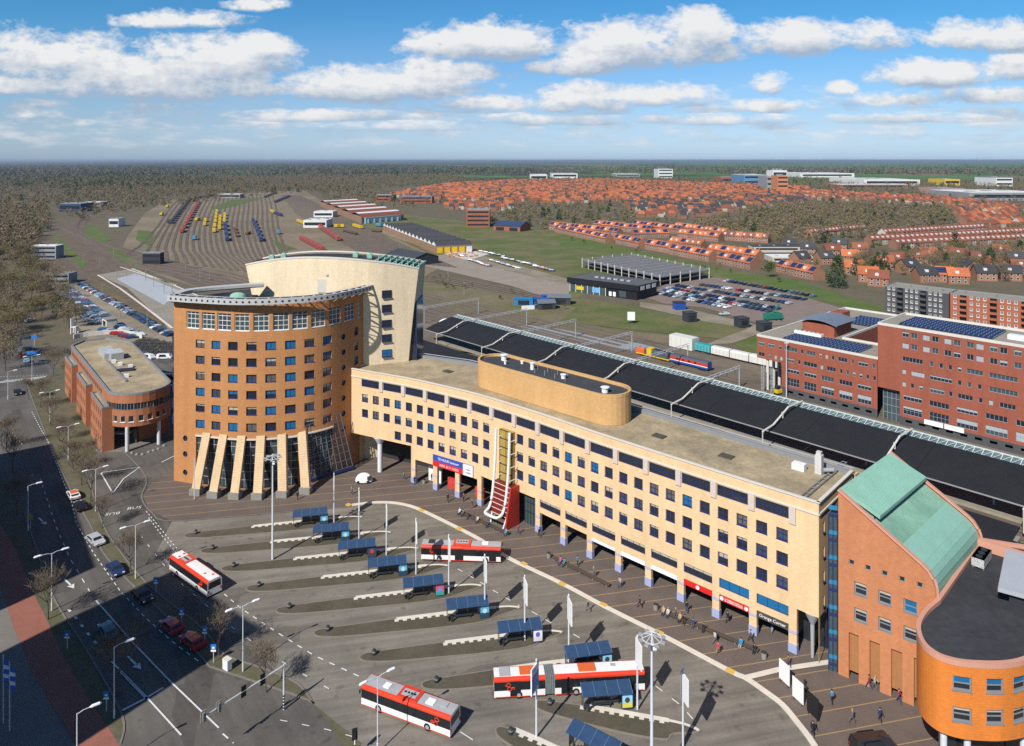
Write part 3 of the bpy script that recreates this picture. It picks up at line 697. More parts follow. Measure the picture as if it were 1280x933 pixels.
x, y = G(284, 838); t = thing('utility_cabinet', 'white utility cabinet on the verge beside a street lamp', 'cabinet', (x, y, .1)); b = MB(); b.box(x, y, .2, 1.1, .7, 1.35, -.6); b.build('cabinet_body', M_wht, t); b = MB(); b.box(x, y, .1, 1.0, .6, .1, -.6); b.build('plinth', M_concd, t); b = MB(); b.box(x, y, 1.55, 1.16, .76, .06, -.6); b.build('lid', M_conc, t)
def blue_sign(px, label, h=2.6):
    x, y = G(*px); t = thing('road_sign', label, 'road sign', (x, y, .1)); b = MB(); b.tube([(x, y, .1), (x, y, h)], .05, 6); b.build('pole', M_lamp, t)
    b = MB(); b.box(x, y - .06, h - .65, .75, .05, .7); s = b.build('sign_plate', mat('blue_sign_plate', (.02, .16, .5), .4, .1), t)
    b = MB(); b.box(x, y - .092, h - .55, .35, .01, .25); b.build('pictogram', M_wht, s); b = MB(); b.box(x, y - .06, h - .98, .7, .05, .24); b.build('sub_plate', M_wht, t)
for p, l in (((267, 829), 'blue sign on the verge left of the white cabinet'), ((256, 806), 'blue sign behind the second red car'), ((227, 782), 'blue sign in the shade beside the first red car'), ((195, 742), 'blue sign beside the parked black car'), ((133, 890), 'blue and white sign by the cycle path verge'), ((84, 812), 'small sign in the shade beside the cycle path')): blue_sign(p, l)
x, y = G(34, 662); t = thing('yellow_sign', 'yellow notice on a pole in the shade by the cycle path', 'sign', (x + .6, y, .1)); b = MB(); b.tube([(x + .6, y, .1), (x + .6, y, 3)], .05, 6); b.build('pole', M_lamp, t); b = MB(); b.box(x + .6, y - .06, 1.9, .8, .05, 1.0); b.build('sign_plate', mat('yellow_plate', (.6, .4, .03), .5, .1), t)
for px, py in ((4, 905), (12, 915)):
    x, y = G(px, py); t = thing('banner_pole', 'banner pole with a blue and white flag in the shade at the left edge', 'banner', (x, y, .1), 0, 'banner poles in the shade at the left edge'); b = MB(); b.tube([(x, y, .1), (x, y, 8.6)], [.07, .05], 6); b.build('pole', M_lamp, t)
    b = MB()
    for k in range(5):
        z = 7.9 - k * .55; b.face([(x + .05, y + .02 * (-1) ** k, z), (x + .75, y + .07 * (-1) ** k, z - .1), (x + .7, y - .07 * (-1) ** k, z - .65), (x + .05, y - .02 * (-1) ** k, z - .55)], k % 2)
    b.build('flag', [mat('flag_blue', (.03, .12, .4), .7, .1), M_wht], t)
x, y = G(26, 465, 0); x, y = G(25.5, 447); t = thing('banner_pole', 'tall red white and blue pillar sign by the upper street', 'pillar sign', (x, y, .1))
for k, (n_, c) in enumerate((('red_panel', (.5, .03, .03)), ('white_panel', (.7, .7, .7)), ('blue_panel', (.02, .1, .4)))): b = MB(); b.box(x, y, .1 + k * 2.1, .9, .5, 2.08); b.build(n_, mat('pillar_' + n_, c, .5, .1), t)
for px, py, w_ in ((40, 454, 2.4), (43, 433, 1.6)):
    x, y = G(px, py); t = thing('direction_sign', 'large blue direction sign beside the upper street' if w_ > 2 else 'smaller blue sign near the pillar sign', 'road sign', (x, y, .1)); b = MB(); b.tube([(x, y, .1), (x, y, 4.2)], .08, 6); b.build('pole', M_lamp, t); b = MB(); b.box(x, y - .1, 2.9, w_ * 1.4, .08, 1.2); b.build('sign_plate', mat('blue_sign_plate', (.02, .16, .5)), t)

# ---------------------------------------------------------------- buses
M_busw = mat('bus_white', (.74, .73, .71), .35, .08, s=1.5, coat=.3)
M_busr = mat('bus_red', (.62, .05, .02), .3, .08, s=1.5, coat=.4)
M_busg = mat('bus_grey_roof', (.36, .36, .37), .5, .15, s=1.2)
M_busgl = mat('bus_window_band', (.012, .014, .017), .08, .3, s=1.5, spec=.6)
def bus(name, label, p0, p1, width, away, roof, art=False, front_at_0=True, hatches=(), seat=None, red_block=(.40, .62), emblem=.0):
    """p0 front, p1 rear: ground corners of the side nearest the camera; away = +1 if the body lies left of front->rear"""
    p0 = np.array(p0); p1 = np.array(p1); d = p1 - p0; L = float(np.linalg.norm(d)); d /= L; n = np.array((-d[1], d[0])) * away
    c = (p0 + p1) / 2 + n * width / 2; rz = atan2(-d[1], -d[0])      # local +x = forward
    t = thing(name, label, 'bus', (c[0], c[1], .1), 0, 'red and white city buses')
    def P(nm, b, m, par=t, sm=False):
        o = bpy.data.objects.new(nm, b.mesh(nm, m, smooth=sm)); COL.objects.link(o); o.parent = par; return o
    w, hh = width, 2.72
    def shell(x0, x1, par):
        # section: rounded shoulders, belt line under the dark windows
        prof = [(-w / 2, .28), (-w / 2, 1.12), (-w / 2 + .04, 2.2), (-w / 2 + .05, 2.42), (-w / 2 + .16, 2.6), (-w / 2 + .38, hh - .03), (0, hh), (w / 2 - .38, hh - .03), (w / 2 - .16, 2.6), (w / 2 - .05, 2.42), (w / 2 - .04, 2.2), (w / 2, 1.12), (w / 2, .28)]
        msl = [1, 2, 0, 0, 0, 3, 3, 0, 0, 0, 2, 1]          # 0 red, 1 white, 2 glass, 3 roof
        b = MB()
        for i in range(12):
            (ya, za), (yb, zb) = prof[i], prof[i + 1]
            b.face([(x1, ya, za), (x0, ya, za), (x0, yb, zb), (x1, yb, zb)], msl[i])
        b.face([(x0, y, z) for y, z in prof], 1); b.face([(x1, y, z) for y, z in prof[::-1]], 1); b.face([(x0, -w / 2, .28), (x1, -w / 2, .28), (x1, w / 2, .28), (x0, w / 2, .28)], 0)
        return b
    mats = [M_busr, M_busw, M_busgl, roof]
    gap = [(.28, .335)] if art else []
    if art:
        a0, a1 = -L * .5 + L * .335, -L * .5 + L * .40
        body = P('body', shell(a1, L / 2, t), mats); P('rear_body', shell(-L / 2, a0, t), mats)
        b = MB(); k = 11
        for j in range(k):
            xa = a0 + (a1 - a0) * j / k; r = .07 * (j % 2); b.box(xa + (a1 - a0) / k / 2, 0, .35, (a1 - a0) / k, w - .1 - r * 2, hh - .42 - r, 0, 0)
        P('bellows', b, mat('grey_bellows', (.16, .18, .18), .7, .3, s=1.5))
    else: body = P('body', shell(-L / 2, L / 2, t), mats)
    # front and rear screens
    b = MB(); x = L / 2 + .004; b.face([(x, -w / 2 + .14, .95), (x, w / 2 - .14, .95), (x, w / 2 - .2, 2.4), (x, -w / 2 + .2, 2.4)]); P('windscreen', b, M_busgl)
    b = MB(); b.box(L / 2 + .02, 0, .3, .06, w - .1, .5); b.build
    P('front_bumper', b, M_busr)
    b = MB(); x = -L / 2 - .004; b.face([(x, w / 2 - .2, 1.3), (x, -w / 2 + .2, 1.3), (x, -w / 2 + .25, 2.35), (x, w / 2 - .25, 2.35)]); P('rear_window', b, M_busgl)
    for s in (-1, 1):
        b = MB(); b.box(-L / 2 - .03, s * (w / 2 - .2), .75, .06, .2, .4); P('tail_light', b, mat('tail_red', (.4, .02, .02), .3, .1))
        b = MB(); b.box(L / 2 + .03, s * (w / 2 - .3), .5, .06, .35, .2); P('headlight', b, M_wht)
    # pillars, lower red line, doors on the right side, roof pieces
    b = MB()
    for s in (-1, 1):
        b.box(0, s * (w / 2 + .012), .26, L - .3, .03, .1) if not art else [b.box((x0 + x1) / 2, s * (w / 2 + .012), .26, x1 - x0 - .2, .03, .1) for x0, x1 in ((-L / 2 + .1, a0), (a1, L / 2 - .1))]
    P('red_sill', b, M_busr)
    b = MB(); k = int(L / 1.45)
    for s in (-1, 1):
        for j in range(1, k):
            x = -L / 2 + L * j / k
            if art and a0 - .3 < x < a1 + .3: continue
            b.bar((x, s * (w / 2 + .005), 1.14), (x, s * (w / 2 - .03), 2.2), .05, .03)
    P('window_pillar', b, M_black)
    if away != 0:
        pass
    for x0, xw in ((.40, 1.25), (-.02, 1.5)) + (((-.36, 1.4),) if art else ()):
        b = MB(); b.box(L * x0, -(w / 2 - .005), .34, xw, .06, 1.9); dr = P('door', b, M_busgl); b2 = MB(); b2.box(L * x0, -(w / 2 + .03), .36, .05, .02, 1.8); P('door_seal', b2, M_black, dr)
    whs = [L / 2 - 2.6, -L / 2 + 3.2] + ([L * .05 - .2] if art else [])
    for x in whs:
        for s in (-1, 1):
            b = MB(); b.tube([(x, s * (w / 2 - .3), .48), (x, s * (w / 2 + .015), .48)], .48, 14); wl = P('wheel', b, M_black); b = MB(); b.tube([(x, s * (w / 2 - .1), .48), (x, s * (w / 2 + .03), .48)], .24, 10); P('rim', b, M_metal, wl)
    if red_block:
        r0, r1 = L / 2 - L * red_block[1], L / 2 - L * red_block[0]
        b = MB(); b.prism([(r0, -w / 2 + .25), (r1, -w / 2 + .25), (r1, w / 2 - .25), (r0, w / 2 - .25)], hh - .04, hh + .13); rb = P('roof_unit', b, M_busr)
        b = MB(); b.box((r0 + r1) / 2, .1, hh + .13, (r1 - r0) * .72, w * .42, .06); g_ = P('grille', b, M_busg, rb)
        b = MB()
        for k in range(4): b.cyl(r0 + (r1 - r0) * (.26 + .16 * k), .1, hh + .19, .17, .02, 10)
        P('fan', b, M_black, rb)
    for fx, fy, sx, sy, mm in hatches: b = MB(); b.box(L / 2 - L * fx, fy, hh - .01, sx, sy, .1); P('roof_hatch', b, mm)
    # looped red emblem on the flank nearest the camera
    s = 1 if away < 0 else -1
    if emblem is not None:
        ys = -(w / 2) * 1. - .01
        for side in (-1, 1):
            ex = -L / 2 + 2.0; z0 = 1.45; pts = [(-.45, .35), (-.2, .75), (.1, .55), (.0, .2), (-.25, 0), (-.1, -.45), (.2, -.35), (.25, .0), (.55, .1), (.6, -.2), (.3, -.1), (-.05, .15), (-.45, .35)]
            b = MB(); b.tube([(ex + u * 1.1, side * (w / 2 + .005), z0 + v * .8) for u, v in smooth_line(pts, 3)], .055, 5); P('red_emblem', b, M_orange if False else M_busr)
    b = MB()
    for s2 in (-1, 1): b.box(L / 2 + .12, s2 * (w / 2 + .16), 1.75, .12, .18, .42); b.bar((L / 2 - .1, s2 * (w / 2 - .1), 2.4), (L / 2 + .12, s2 * (w / 2 + .16), 2.1), .04)
    P('mirror', b, M_black)
    t.rotation_euler = (0, 0, rz); return t
hw = M_wht
bus('city_bus', 'red and white bus with a white roof half in shade at the left', G(211.8, 715), G(258.8, 749.7), 2.55, 1, M_busw, hatches=((.14, .4, .3, .3, M_busr), (.12, -.5, .3, .3, M_busr), (.8, .3, .3, .3, M_busr), (.9, -.4, .3, .3, M_busr)), red_block=(.2, .38))
bus('city_bus', 'red and white bus with a grey roof beside the white kerb of the square', G(625.6, 705.5), G(526.4, 702), 2.55, -1, M_busg, hatches=((.2, .1, 1.1, .9, hw), (.88, .1, 1.1, 1.2, M_dark), (.7, .2, .9, .5, M_busg)), red_block=(.38, .60))
bus('articulated_bus', 'long articulated red and white bus with grey bellows and orange roof hatches', G(806, 866), G(617.8, 876.3), 2.55, -1, M_busw, art=True, hatches=((.38, .0, 2.3, 1.5, M_orange), (.78, 0, 2.0, 1.5, M_orange), (.2, .2, .6, .5, M_busg), (.93, 0, 1.4, 1.7, M_busg)), red_block=None)
bus('city_bus', 'red and white bus with a grey roof, nearest the viewer', G(451.7, 884), G(562.5, 926), 2.6, 1, M_busg, hatches=((.24, 0, .9, .9, hw), (.74, .1, 1.1, 1.0, hw), (.88, -.2, .8, .8, M_busg)))
bus('city_bus', 'dark red and white bus partly hidden between the low office and the tower', G(198, 480), G(242, 480), 2.5, 1, M_busr, red_block=None)

# ---------------------------------------------------------------- benches and bins on the square
def bench(a, b_, label):
    a = np.array(G(*a)); c = np.array(G(*b_)); d = c - a; L = float(np.linalg.norm(d)); d /= L; g = np.array((-d[1], d[0])); rz = atan2(d[1], d[0])
    t = thing('long_bench', label, 'bench', ((a + c)[0] / 2, (a + c)[1] / 2, .08), 0, 'long benches on the square'); m = (a + c) / 2
    b = MB()
    for k in range(5): q = m + g * (-.36 + .18 * k); b.box(q[0], q[1], .42, L, .14, .07, rz)
    b.build('seat', M_wood, t)
    for k in range(int(L / 3) + 1): q = a + d * (.4 + k * (L - .8) / int(L / 3)); b = MB(); b.box(q[0], q[1], .08, .14, .7, .34, rz); b.build('leg', M_concd, t)
    return m, d, g, L
B1 = bench((826, 766), (948, 817), 'long dark bench before the red shop signs, nearest the viewer')
B2 = bench((692, 700), (762, 735), 'long dark bench in the middle of the square')
B3 = bench((573, 641.6), (636, 670), 'long bench below the white entrance tubes')
for px, l in (((819.7, 763), 'round grey litter bin at the left end of the nearest bench'), ((955, 824), 'round grey litter bin at the right end of the nearest bench'), ((686, 698), 'round grey litter bin at the middle bench'), ((530, 605), 'round bin between the office columns')):
    x, y = G(*px); t = thing('litter_bin', l, 'litter bin', (x, y, .08)); b = MB(); b.tube([(x, y, .08), (x, y, .95)], [.36, .38], 12); b.build('drum', M_concd, t); b = MB(); b.tube([(x, y, .95), (x, y, 1.02)], [.4, .3], 12); b.build('lid', M_dark, t)
# display boards; the third has its unlit side painted black
for px, l, m in (((980.5, 856), 'left of two white display boards near the pavement edging', M_wht), ((997.5, 879), 'right of two white display boards near the pavement edging', M_wht), ((1016, 898), 'display board with its shaded side painted black, nearest the dark van', M_black)):
    x, y = G(*px); a = radians(112); t = thing('display_board', l, 'display board', (x, y, .08)); b = MB(); b.box(x, y, .35, 1.9, .1, 2.6, a); b.build('board', m, t)
    b = MB()
    for s in (-1, 1): b.box(x + s * .7 * cos(a), y + s * .7 * sin(a), .08, .1, .1, .27, a)
    b.build('foot', M_dark, t); b = MB(); b.box(x - .06 * sin(a) * -1, y - .06 * cos(a), .8, 1.4, .02, 1.5, a); b.build('notice', mat('faded_notice', (.55, .57, .6), .6, .25, s=2) if m is M_wht else M_dark, t)
for k in range(7):
    x, y = G(1006 + k * 2, 858 + k * 8) if k < 2 else G(1015, 880); 
    if k < 2: t = thing('square_bollard', 'short dark post between the white display boards', 'bollard', (x, y, .08), 0, 'short posts by the display boards'); b = MB(); b.cyl(x, y, .08, .14, .8, 8); b.build('post', M_dark, t)
# ---------------------------------------------------------------- people (one continuous skinned body each; hair is a child)
def skin_body(joints, edges, radii):
    me = bpy.data.meshes.new('figure'); me.from_pydata(joints, edges, []); me.update()
    o = bpy.data.objects.new('figure', me); COL.objects.link(o)
    md = o.modifiers.new('skin', 'SKIN'); md.use_smooth_shade = True
    for i, r in enumerate(radii): me.skin_vertices[0].data[i].radius = (r if isinstance(r, tuple) else (r, r))
    me.skin_vertices[0].data[0].use_root = True
    sb = o.modifiers.new('sub', 'SUBSURF'); sb.levels = 1; sb.render_levels = 1
    dg = bpy.context.evaluated_depsgraph_get(); m2 = bpy.data.meshes.new_from_object(o.evaluated_get(dg))
    bpy.data.objects.remove(o); return m2
def pose(kind):
    # 0 pelvis 1 belly 2 chest 3 neck 4 head 5 top | 6-10 left arm | 11-15 right arm | 16-19 left leg | 20-23 right leg
    if kind == 'sit': hip, kz = .50, .48
    else: hip, kz = .90, .47
    J = [(0, 0, hip), (0, 0, hip + .2), (0, -.02, hip + .44), (0, -.02, hip + .58), (0, -.05, hip + .68), (0, -.05, hip + .82)]
    st = {'walk': .22, 'stand': .03, 'sit': 0}[kind]; sh = hip + .5
    for s, k in ((1, 1), (-1, -1)):
        if kind == 'sit': J += [(s * .18, -.01, sh), (s * .22, -.1, sh - .26), (s * .14, -.32, sh - .38), (s * .12, -.40, sh - .40)]
        else: J += [(s * .18, -.01, sh), (s * .23, .05 * -k * st * 4, sh - .27), (s * .23, -.12 - k * st * .6, sh - .48), (s * .22, -.16 - k * st * .7, sh - .57)]
    for s, k in ((1, 1), (-1, -1)):
        if kind == 'sit': J += [(s * .10, -.06, hip - .02), (s * .12, -.44, hip), (s * .12, -.46, .09), (s * .12, -.60, .04)]
        else: J += [(s * .09, 0, hip - .08), (s * .10, k * st - .06, kz), (s * .10, k * st * 1.5 + (.05 if k > 0 else 0), .08), (s * .10, k * st * 1.5 - .16, .04)]
    E = [(0, 1), (1, 2), (2, 3), (3, 4), (4, 5), (2, 6), (6, 7), (7, 8), (8, 9), (2, 10), (10, 11), (11, 12), (12, 13), (0, 14), (14, 15), (15, 16), (16, 17), (0, 18), (18, 19), (19, 20), (20, 21)]
    R = [(.15, .11), (.14, .10), (.17, .12), .06, .085, .07] + [.075, .055, .045, .035] * 2 + [.095, .07, .05, .045] * 2
    return J, E, R
BODY = {k: skin_body(*pose(k)) for k in ('sit', 'walk', 'stand')}
def person(px, kind, top, legs, hair, label, face=0., z=.09, xy=None, extra=None):
    x, y = xy if xy is not None else G(*px)
    me = BODY[kind].copy(); hip = .5 if kind == 'sit' else .9
    cm = [mat('cloth_%d_%d_%d' % tuple(int(c * 200) for c in q), q, .9, .15, s=6) for q in (top, legs)] + [mat('skin_tone', (.45, .28, .2), .6, .05), mat('shoe_black', (.02, .02, .02))]
    me.materials.clear()
    for m in cm: me.materials.append(m)
    mi = []
    for p in me.polygons:
        c = p.center
        if c.z > hip + .57: i = 2
        elif kind == 'sit' and c.y < -.36 and c.z > .6 : i = 2
        elif kind != 'sit' and abs(c.x) > .17 and c.z < hip - .1 and c.z > .28: i = 2
        elif c.z < .1: i = 3
        elif (c.z < hip + .02 and abs(c.x) < .18) : i = 1
        else: i = 0
        mi.append(i)
    me.polygons.foreach_set('material_index', mi)
    o = bpy.data.objects.new('person', me); COL.objects.link(o); o.location = (x, y, z); o.rotation_euler = (0, 0, face); o.scale = (1.02,) * 3
    tag(o, label, 'person'); b = MB(); b.dome(0, -.035, hip + .76, .105, .12, .13, 10, 4); b.dome(0, .0, hip + .72, .1, .09, .1, 8, 3)
    h = bpy.data.objects.new('hair', b.mesh('hair', mat('hair_%d' % int(hair[0] * 900), hair, .8, .1))); COL.objects.link(h); h.parent = o
    if extra: 
        b = MB(); b.box(0, .17, hip + .1, .28, .16, .38); bk = bpy.data.objects.new('backpack', b.mesh('backpack', mat('pack_black', (.02, .02, .025)))); COL.objects.link(bk); tag(bk, 'black backpack worn by ' + extra, 'backpack'); bk.location = (x, y, z); bk.rotation_euler = (0, 0, face)
    return o
def on_bench(B, f, side, *a):
    m, d, g, L = B; q = m + d * (f - .5) * L + g * .22 * side
    ang = atan2(g[1] * side, g[0] * side) + pi / 2; return person(None, 'sit', *a, face=ang, xy=(q[0], q[1]), z=.05)
DK, BL, GR = (.02, .022, .03), (.03, .05, .12), (.12, .12, .13); BR, BO, BK = (.05, .03, .02), (.35, .24, .1), (.012, .01, .01)
on_bench(B1, .04, -1, (.45, .32, .2), BL, BO, 'person in a tan jacket sitting at the left end of the nearest bench')
on_bench(B1, .09, -1, (.5, .48, .45), BL, BO, 'person in a pale top sitting second on the nearest bench')
on_bench(B1, .22, -1, (.42, .3, .18), DK, BO, 'person in a beige coat sitting on the nearest bench next to one in black')
on_bench(B1, .27, -1, DK, DK, BK, 'person in black sitting beside the beige coat on the nearest bench')
on_bench(B1, .36, -1, BL, GR, BR, 'person in navy sitting alone on the nearest bench')
on_bench(B1, .47, -1, DK, DK, BR, 'person in black sitting mid nearest bench')
on_bench(B1, .84, -1, (.02, .25, .45), (.5, .5, .5), BR, 'person in a bright blue jacket sitting on the nearest bench')
on_bench(B1, .97, -1, DK, DK, BK, 'person in black at the right end of the nearest bench')
person((893.5, 805), 'walk', (.4, .42, .45), GR, BR, 'person in a light grey top standing at the nearest bench', 2.2)
person((897.5, 818), 'walk', (.45, .05, .08), (.25, .16, .08), BR, 'person in a red jacket walking along the nearest bench', -.6)
person((858.5, 766), 'walk', DK, BL, BK, 'person in dark clothes walking before the left red shop sign', .4)
person((909.5, 779), 'walk', DK, DK, BK, 'person in black walking under the second red shop sign', 2.4)
person((938, 803), 'walk', GR, DK, BR, 'person in grey walking in front of a column foot', 1.2)
person((965, 792), 'stand', BL, (.3, .35, .45), BK, 'person in navy standing before the bicycle entrance', .2)
on_bench(B2, .15, -1, (.42, .08, .3), BL, BR, 'person in pink sitting on the middle bench')
on_bench(B2, .22, -1, (.05, .2, .22), BL, BK, 'person in teal sitting next to the pink one on the middle bench')
on_bench(B3, .05, -1, (.55, .56, .58), DK, BO, 'person in white sitting at the far end of the bench by the entrance')
on_bench(B3, .12, -1, GR, DK, BR, 'person in grey sitting on the bench by the entrance')
on_bench(B3, .24, -1, DK, DK, BK, 'person in black sitting on the bench by the entrance')
on_bench(B3, .42, -1, (.5, .46, .42), DK, BR, 'person in cream sitting on the bench by the entrance')
on_bench(B3, .62, -1, BL, DK, BK, 'person in navy sitting on the bench by the entrance')
on_bench(B3, .97, -1, (.08, .3, .45), BL, BR, 'person in light blue at the near end of the bench by the entrance')
person((674, 672), 'walk', DK, DK, BK, 'person in black walking right of the entrance fin', .9)
person((518, 606), 'stand', BL, BL, BK, 'person in blue standing at the first office column', .9)
person((579.5, 627), 'walk', (.2, .08, .07), DK, BR, 'person in brown walking between two office columns', .3)
person((540, 602), 'stand', DK, BL, BK, 'person in black beside the second office column', .3)
person((1086, 861), 'walk', (.28, .06, .06), BL, BR, 'person in dark red beside the tall brick pillars', 1.2)
person((1094, 862), 'walk', (.4, .35, .3), GR, BO, 'person in beige beside the tall brick pillars', .6)
person((1123.5, 879), 'walk', (.3, .05, .06), BL, BR, 'person with dark jacket and blue trousers by the last brick pillar', .5)
person((1016, 920), 'walk', DK, DK, BR, 'person in black walking below the shade-painted display board', .3, extra='the person below the shade-painted display board')
person((982, 482), 'stand', (.3, .12, .1), DK, BK, 'person in brown standing on the far platform below the red office', .3)
person((1100, 903), 'walk', BL, DK, BK, 'person half hidden at the corner of the orange building', .3)
rq = random.Random(4)
for k, ((px, py), lab) in enumerate((((505, 600), 'between the mushroom column and the office'), ((560, 628), 'before the hall posters'), ((590, 636), 'near the entrance tubes'), ((648, 668), 'beside the red fin'), ((722, 708), 'before the long row of columns'), ((742, 722), 'a little left of the middle bench end'), ((775, 735), 'in the shop arcade shade'), ((800, 760), 'near the kerb with yellow markers'), ((845, 775), 'left of the nearest bench'), ((985, 835), 'beside the pavement edging'), ((1040, 880), 'crossing the square towards the orange building'), ((1065, 905), 'at the lower right of the square'), ((440, 618), 'below the tower entrance'), ((372, 625), 'in front of the tower ribs'), ((735, 765), 'on the kerb of the bus road'))):
    c = [(.35, .32, .3), DK, BL, (.3, .08, .07), (.08, .2, .3), GR][k % 6]; n_ = ['pale grey', 'black', 'navy', 'red', 'teal', 'grey'][k % 6]
    person((px, py), 'walk', c, [BL, DK, GR][k % 3], [BR, BK, BO][k % 3], 'person in ' + n_ + ' walking ' + lab, rq.uniform(0, 6))
# ---------------------------------------------------------------- materials for buildings
M_towerb = mat('orange_tower_brick', (.44, .205, .08), s=.12, var=.12, courses=.10)
M_towerc = mat('cream_slab_stone', (.68, .56, .38), s=.15, var=.10, courses=.03)
M_offb = mat('yellow_office_brick', (.66, .455, .26), s=.12, var=.10, courses=.06)
M_offd = mat('penthouse_brick', (.52, .315, .135), s=.15, var=.12, courses=.06)
M_lilac = mat('lilac_brick', (.30, .33, .50), s=.5, var=.12)
M_gravel = mat('roof_gravel', (.37, .295, .185), s=.3, var=.36, s2=2.4, c2=(.27, .215, .135))
M_bitum = mat('bitumen_roof', (.035, .036, .04), s=.12, var=.35, c2=(.05, .05, .055))
M_coping = mat('white_coping', (.56, .53, .47), s=1, var=.1)
M_copl = mat('lead_coping', (.20, .21, .22), .6, .15, s=1)
M_frameb = mat('blue_window_frame', (.022, .034, .12), .4, .1, s=3)
M_framew = mat('white_window_frame', (.62, .62, .60), .5, .08, s=3)
M_blind = mat('blue_sun_blind', (.012, .115, .26), .6, .2, s=2)
M_blindd = mat('pale_inner_blind', (.38, .35, .29), .8, .25, s=3)
M_rib = mat('ribbed_stone', (.55, .40, .24), s=.4, var=.12, courses=.25)
M_orb = mat('bright_orange_brick', (.60, .185, .032), s=.12, var=.10, courses=.08)
M_salm = mat('salmon_brick', (.46, .185, .085), s=.12, var=.13, courses=.07)
M_pink = mat('pink_coping', (.52, .26, .185), s=.6, var=.12)
M_copper = mat('copper_patina', (.205, .36, .28), .6, .2, s=.25, c2=(.15, .28, .215))
M_copper2 = mat('copper_light', (.225, .41, .325), .55, .15, s=.4)
M_redb = mat('red_office_brick', (.275, .083, .05), s=.12, var=.14, courses=.08)
M_redlow = mat('left_red_brick', (.36, .145, .075), s=.12, var=.14, courses=.10)
M_greyb = mat('dark_grey_brick', (.075, .073, .078), s=.15, var=.18, courses=.08)
M_aptr = mat('orange_red_apartment_brick', (.33, .105, .055), s=.15, var=.14, courses=.06)
M_solar = mat('solar_panel', (.018, .035, .09), .2, .25, s=1.5, spec=.6)
M_door = mat('brown_panel', (.33, .15, .06), .6, .15, s=1.5)
rw = random.Random(5)
M_glass2 = mat('sky_painted_window_glass', (.05, .06, .085), .12, .5, s=.9, spec=.7); M_glass3 = mat('lit_room_painted_glass', (.11, .10, .085), .15, .6, s=1.6, s2=4, spec=.5)  # sky reflection and lit rooms are painted into these glass colours
def choose_win(w, h, nx, ny, frame, pb=.15, pd=.3, sill=True, blindmat=None, glass=None, fw=.09):
    r = rw.random(); bl = 0.; inn = None
    if r < pb: bl = 1.0 if rw.random() < .8 else .5; inn = blindmat or M_blind
    elif r < pb + pd: bl = rw.choice((.25, .45)); inn = M_blindd
    return window_mesh(w, h, nx, ny, frame, (glass or M_glass) if rw.random() < .6 else (M_glass2 if rw.random() < .6 else M_glass3), fw, sill, bl, inn)
def flat_roof(name, poly, z, m, parent): 
    b = MB(); a = sum(poly[i - 1][0] * poly[i][1] - poly[i][0] * poly[i - 1][1] for i in range(len(poly)))
    b.face([(x, y, z) for x, y in (poly if a > 0 else poly[::-1])]); return b.build(name, m, parent)
def parapet(poly, z0, z1, w, m, parent, name='parapet', closed=True):
    P = list(poly) + ([poly[0]] if closed else []); a = sum(poly[i - 1][0] * poly[i][1] - poly[i][0] * poly[i - 1][1] for i in range(len(poly)))
    ins = offset(P, w if a > 0 else -w)
    if closed:
        n = len(poly); ins = []
        for i in range(n):
            p0, p1, p2 = (np.array(poly[(i + k) % n]) for k in (-1, 0, 1)); d1 = p1 - p0; d2 = p2 - p1; d1 = d1 / np.linalg.norm(d1); d2 = d2 / np.linalg.norm(d2); s = 1 if a > 0 else -1
            n1 = np.array((-d1[1], d1[0])) * s; n2 = np.array((-d2[1], d2[0])) * s; bis = n1 + n2; k = w / max(.3, (bis @ n1)); ins.append(tuple(p1 + bis * k))
        ins.append(ins[0])
    if closed: P = [tuple(np.array(p) - (np.array(q) - np.array(p)) * (.035 / w)) for p, q in zip(P, ins)]
    b = MB()
    for i in range(len(P) - 1):
        o0, o1, i0, i1 = P[i], P[i + 1], ins[i], ins[i + 1]
        b.face([(*o0, z1), (*o1, z1), (*i1, z1), (*i0, z1)]); b.face([(*o0, z0), (*o1, z0), (*o1, z1), (*o0, z1)]); b.face([(*i1, z0), (*i0, z0), (*i0, z1), (*i1, z1)]); b.face([(*o0, z0), (*i0, z0), (*i1, z0), (*o1, z0)])
    return b.build(name, m, parent)

# ================================================================ round brick tower
T = thing('round_tower', 'tall round orange brick office tower with slanted stone ribs at its foot', 'office tower', (-55, 170, .0))
front = [(-73.8, 159.6), (-68.7, 157.8), (-67.1, 157.4), (-63.3, 156.4), (-59.4, 155.5), (-55.3, 155.2), (-51.3, 155.7), (-47.5, 156.7), (-43.8, 158.3), (-40.6, 160.8), (-38, 164.3), (-35.8, 168.2), (-34.0, 173.)]
wl = Wall(smooth_line(front, 5)); back_line = [(-34, 176), (-66, 186), (-76, 176), (-73.8, 159.6)]
def s_at_px(w, px, z=0):
    "arc length where the wall passes behind photo column px"
    best, bs = 1e9, 0
    for t in np.linspace(0, w.L, 3000):
        x, y = w.P(t); d = abs(x / y - (px - CX) / F)
        if d < best: best, bs = d, t
    return bs
cols = [s_at_px(wl, p) for p in (250.3, 270, 291, 314.2, 338.4, 363, 387, 409.3)]
rowz = [30.4 - 3.45 * k for k in range(6)]; W_, H_ = 2.2, 1.75
ops = [(c - W_ / 2, c + W_ / 2, z - H_ / 2, z + H_ / 2) for c in cols for z in rowz]
rc = s_at_px(wl, 429.3); nc = s_at_px(wl, 445.5)
rounds = [(rc, z - .2) for z in rowz] + [(rc, rowz[5] - 3.6), (s_at_px(wl, 231.5), 9.6), (s_at_px(wl, 231.5), 6.2), (s_at_px(wl, 231.5), 2.2)]
side = [(nc, z) for z in (30.6, 27.2, 23.9)]
ops += [(c - .7, c + .7, z - .9, z + .9) for c, z in side]
ops += [(c - .8, c + .8, z - .8, z + .8) for c, z in rounds]
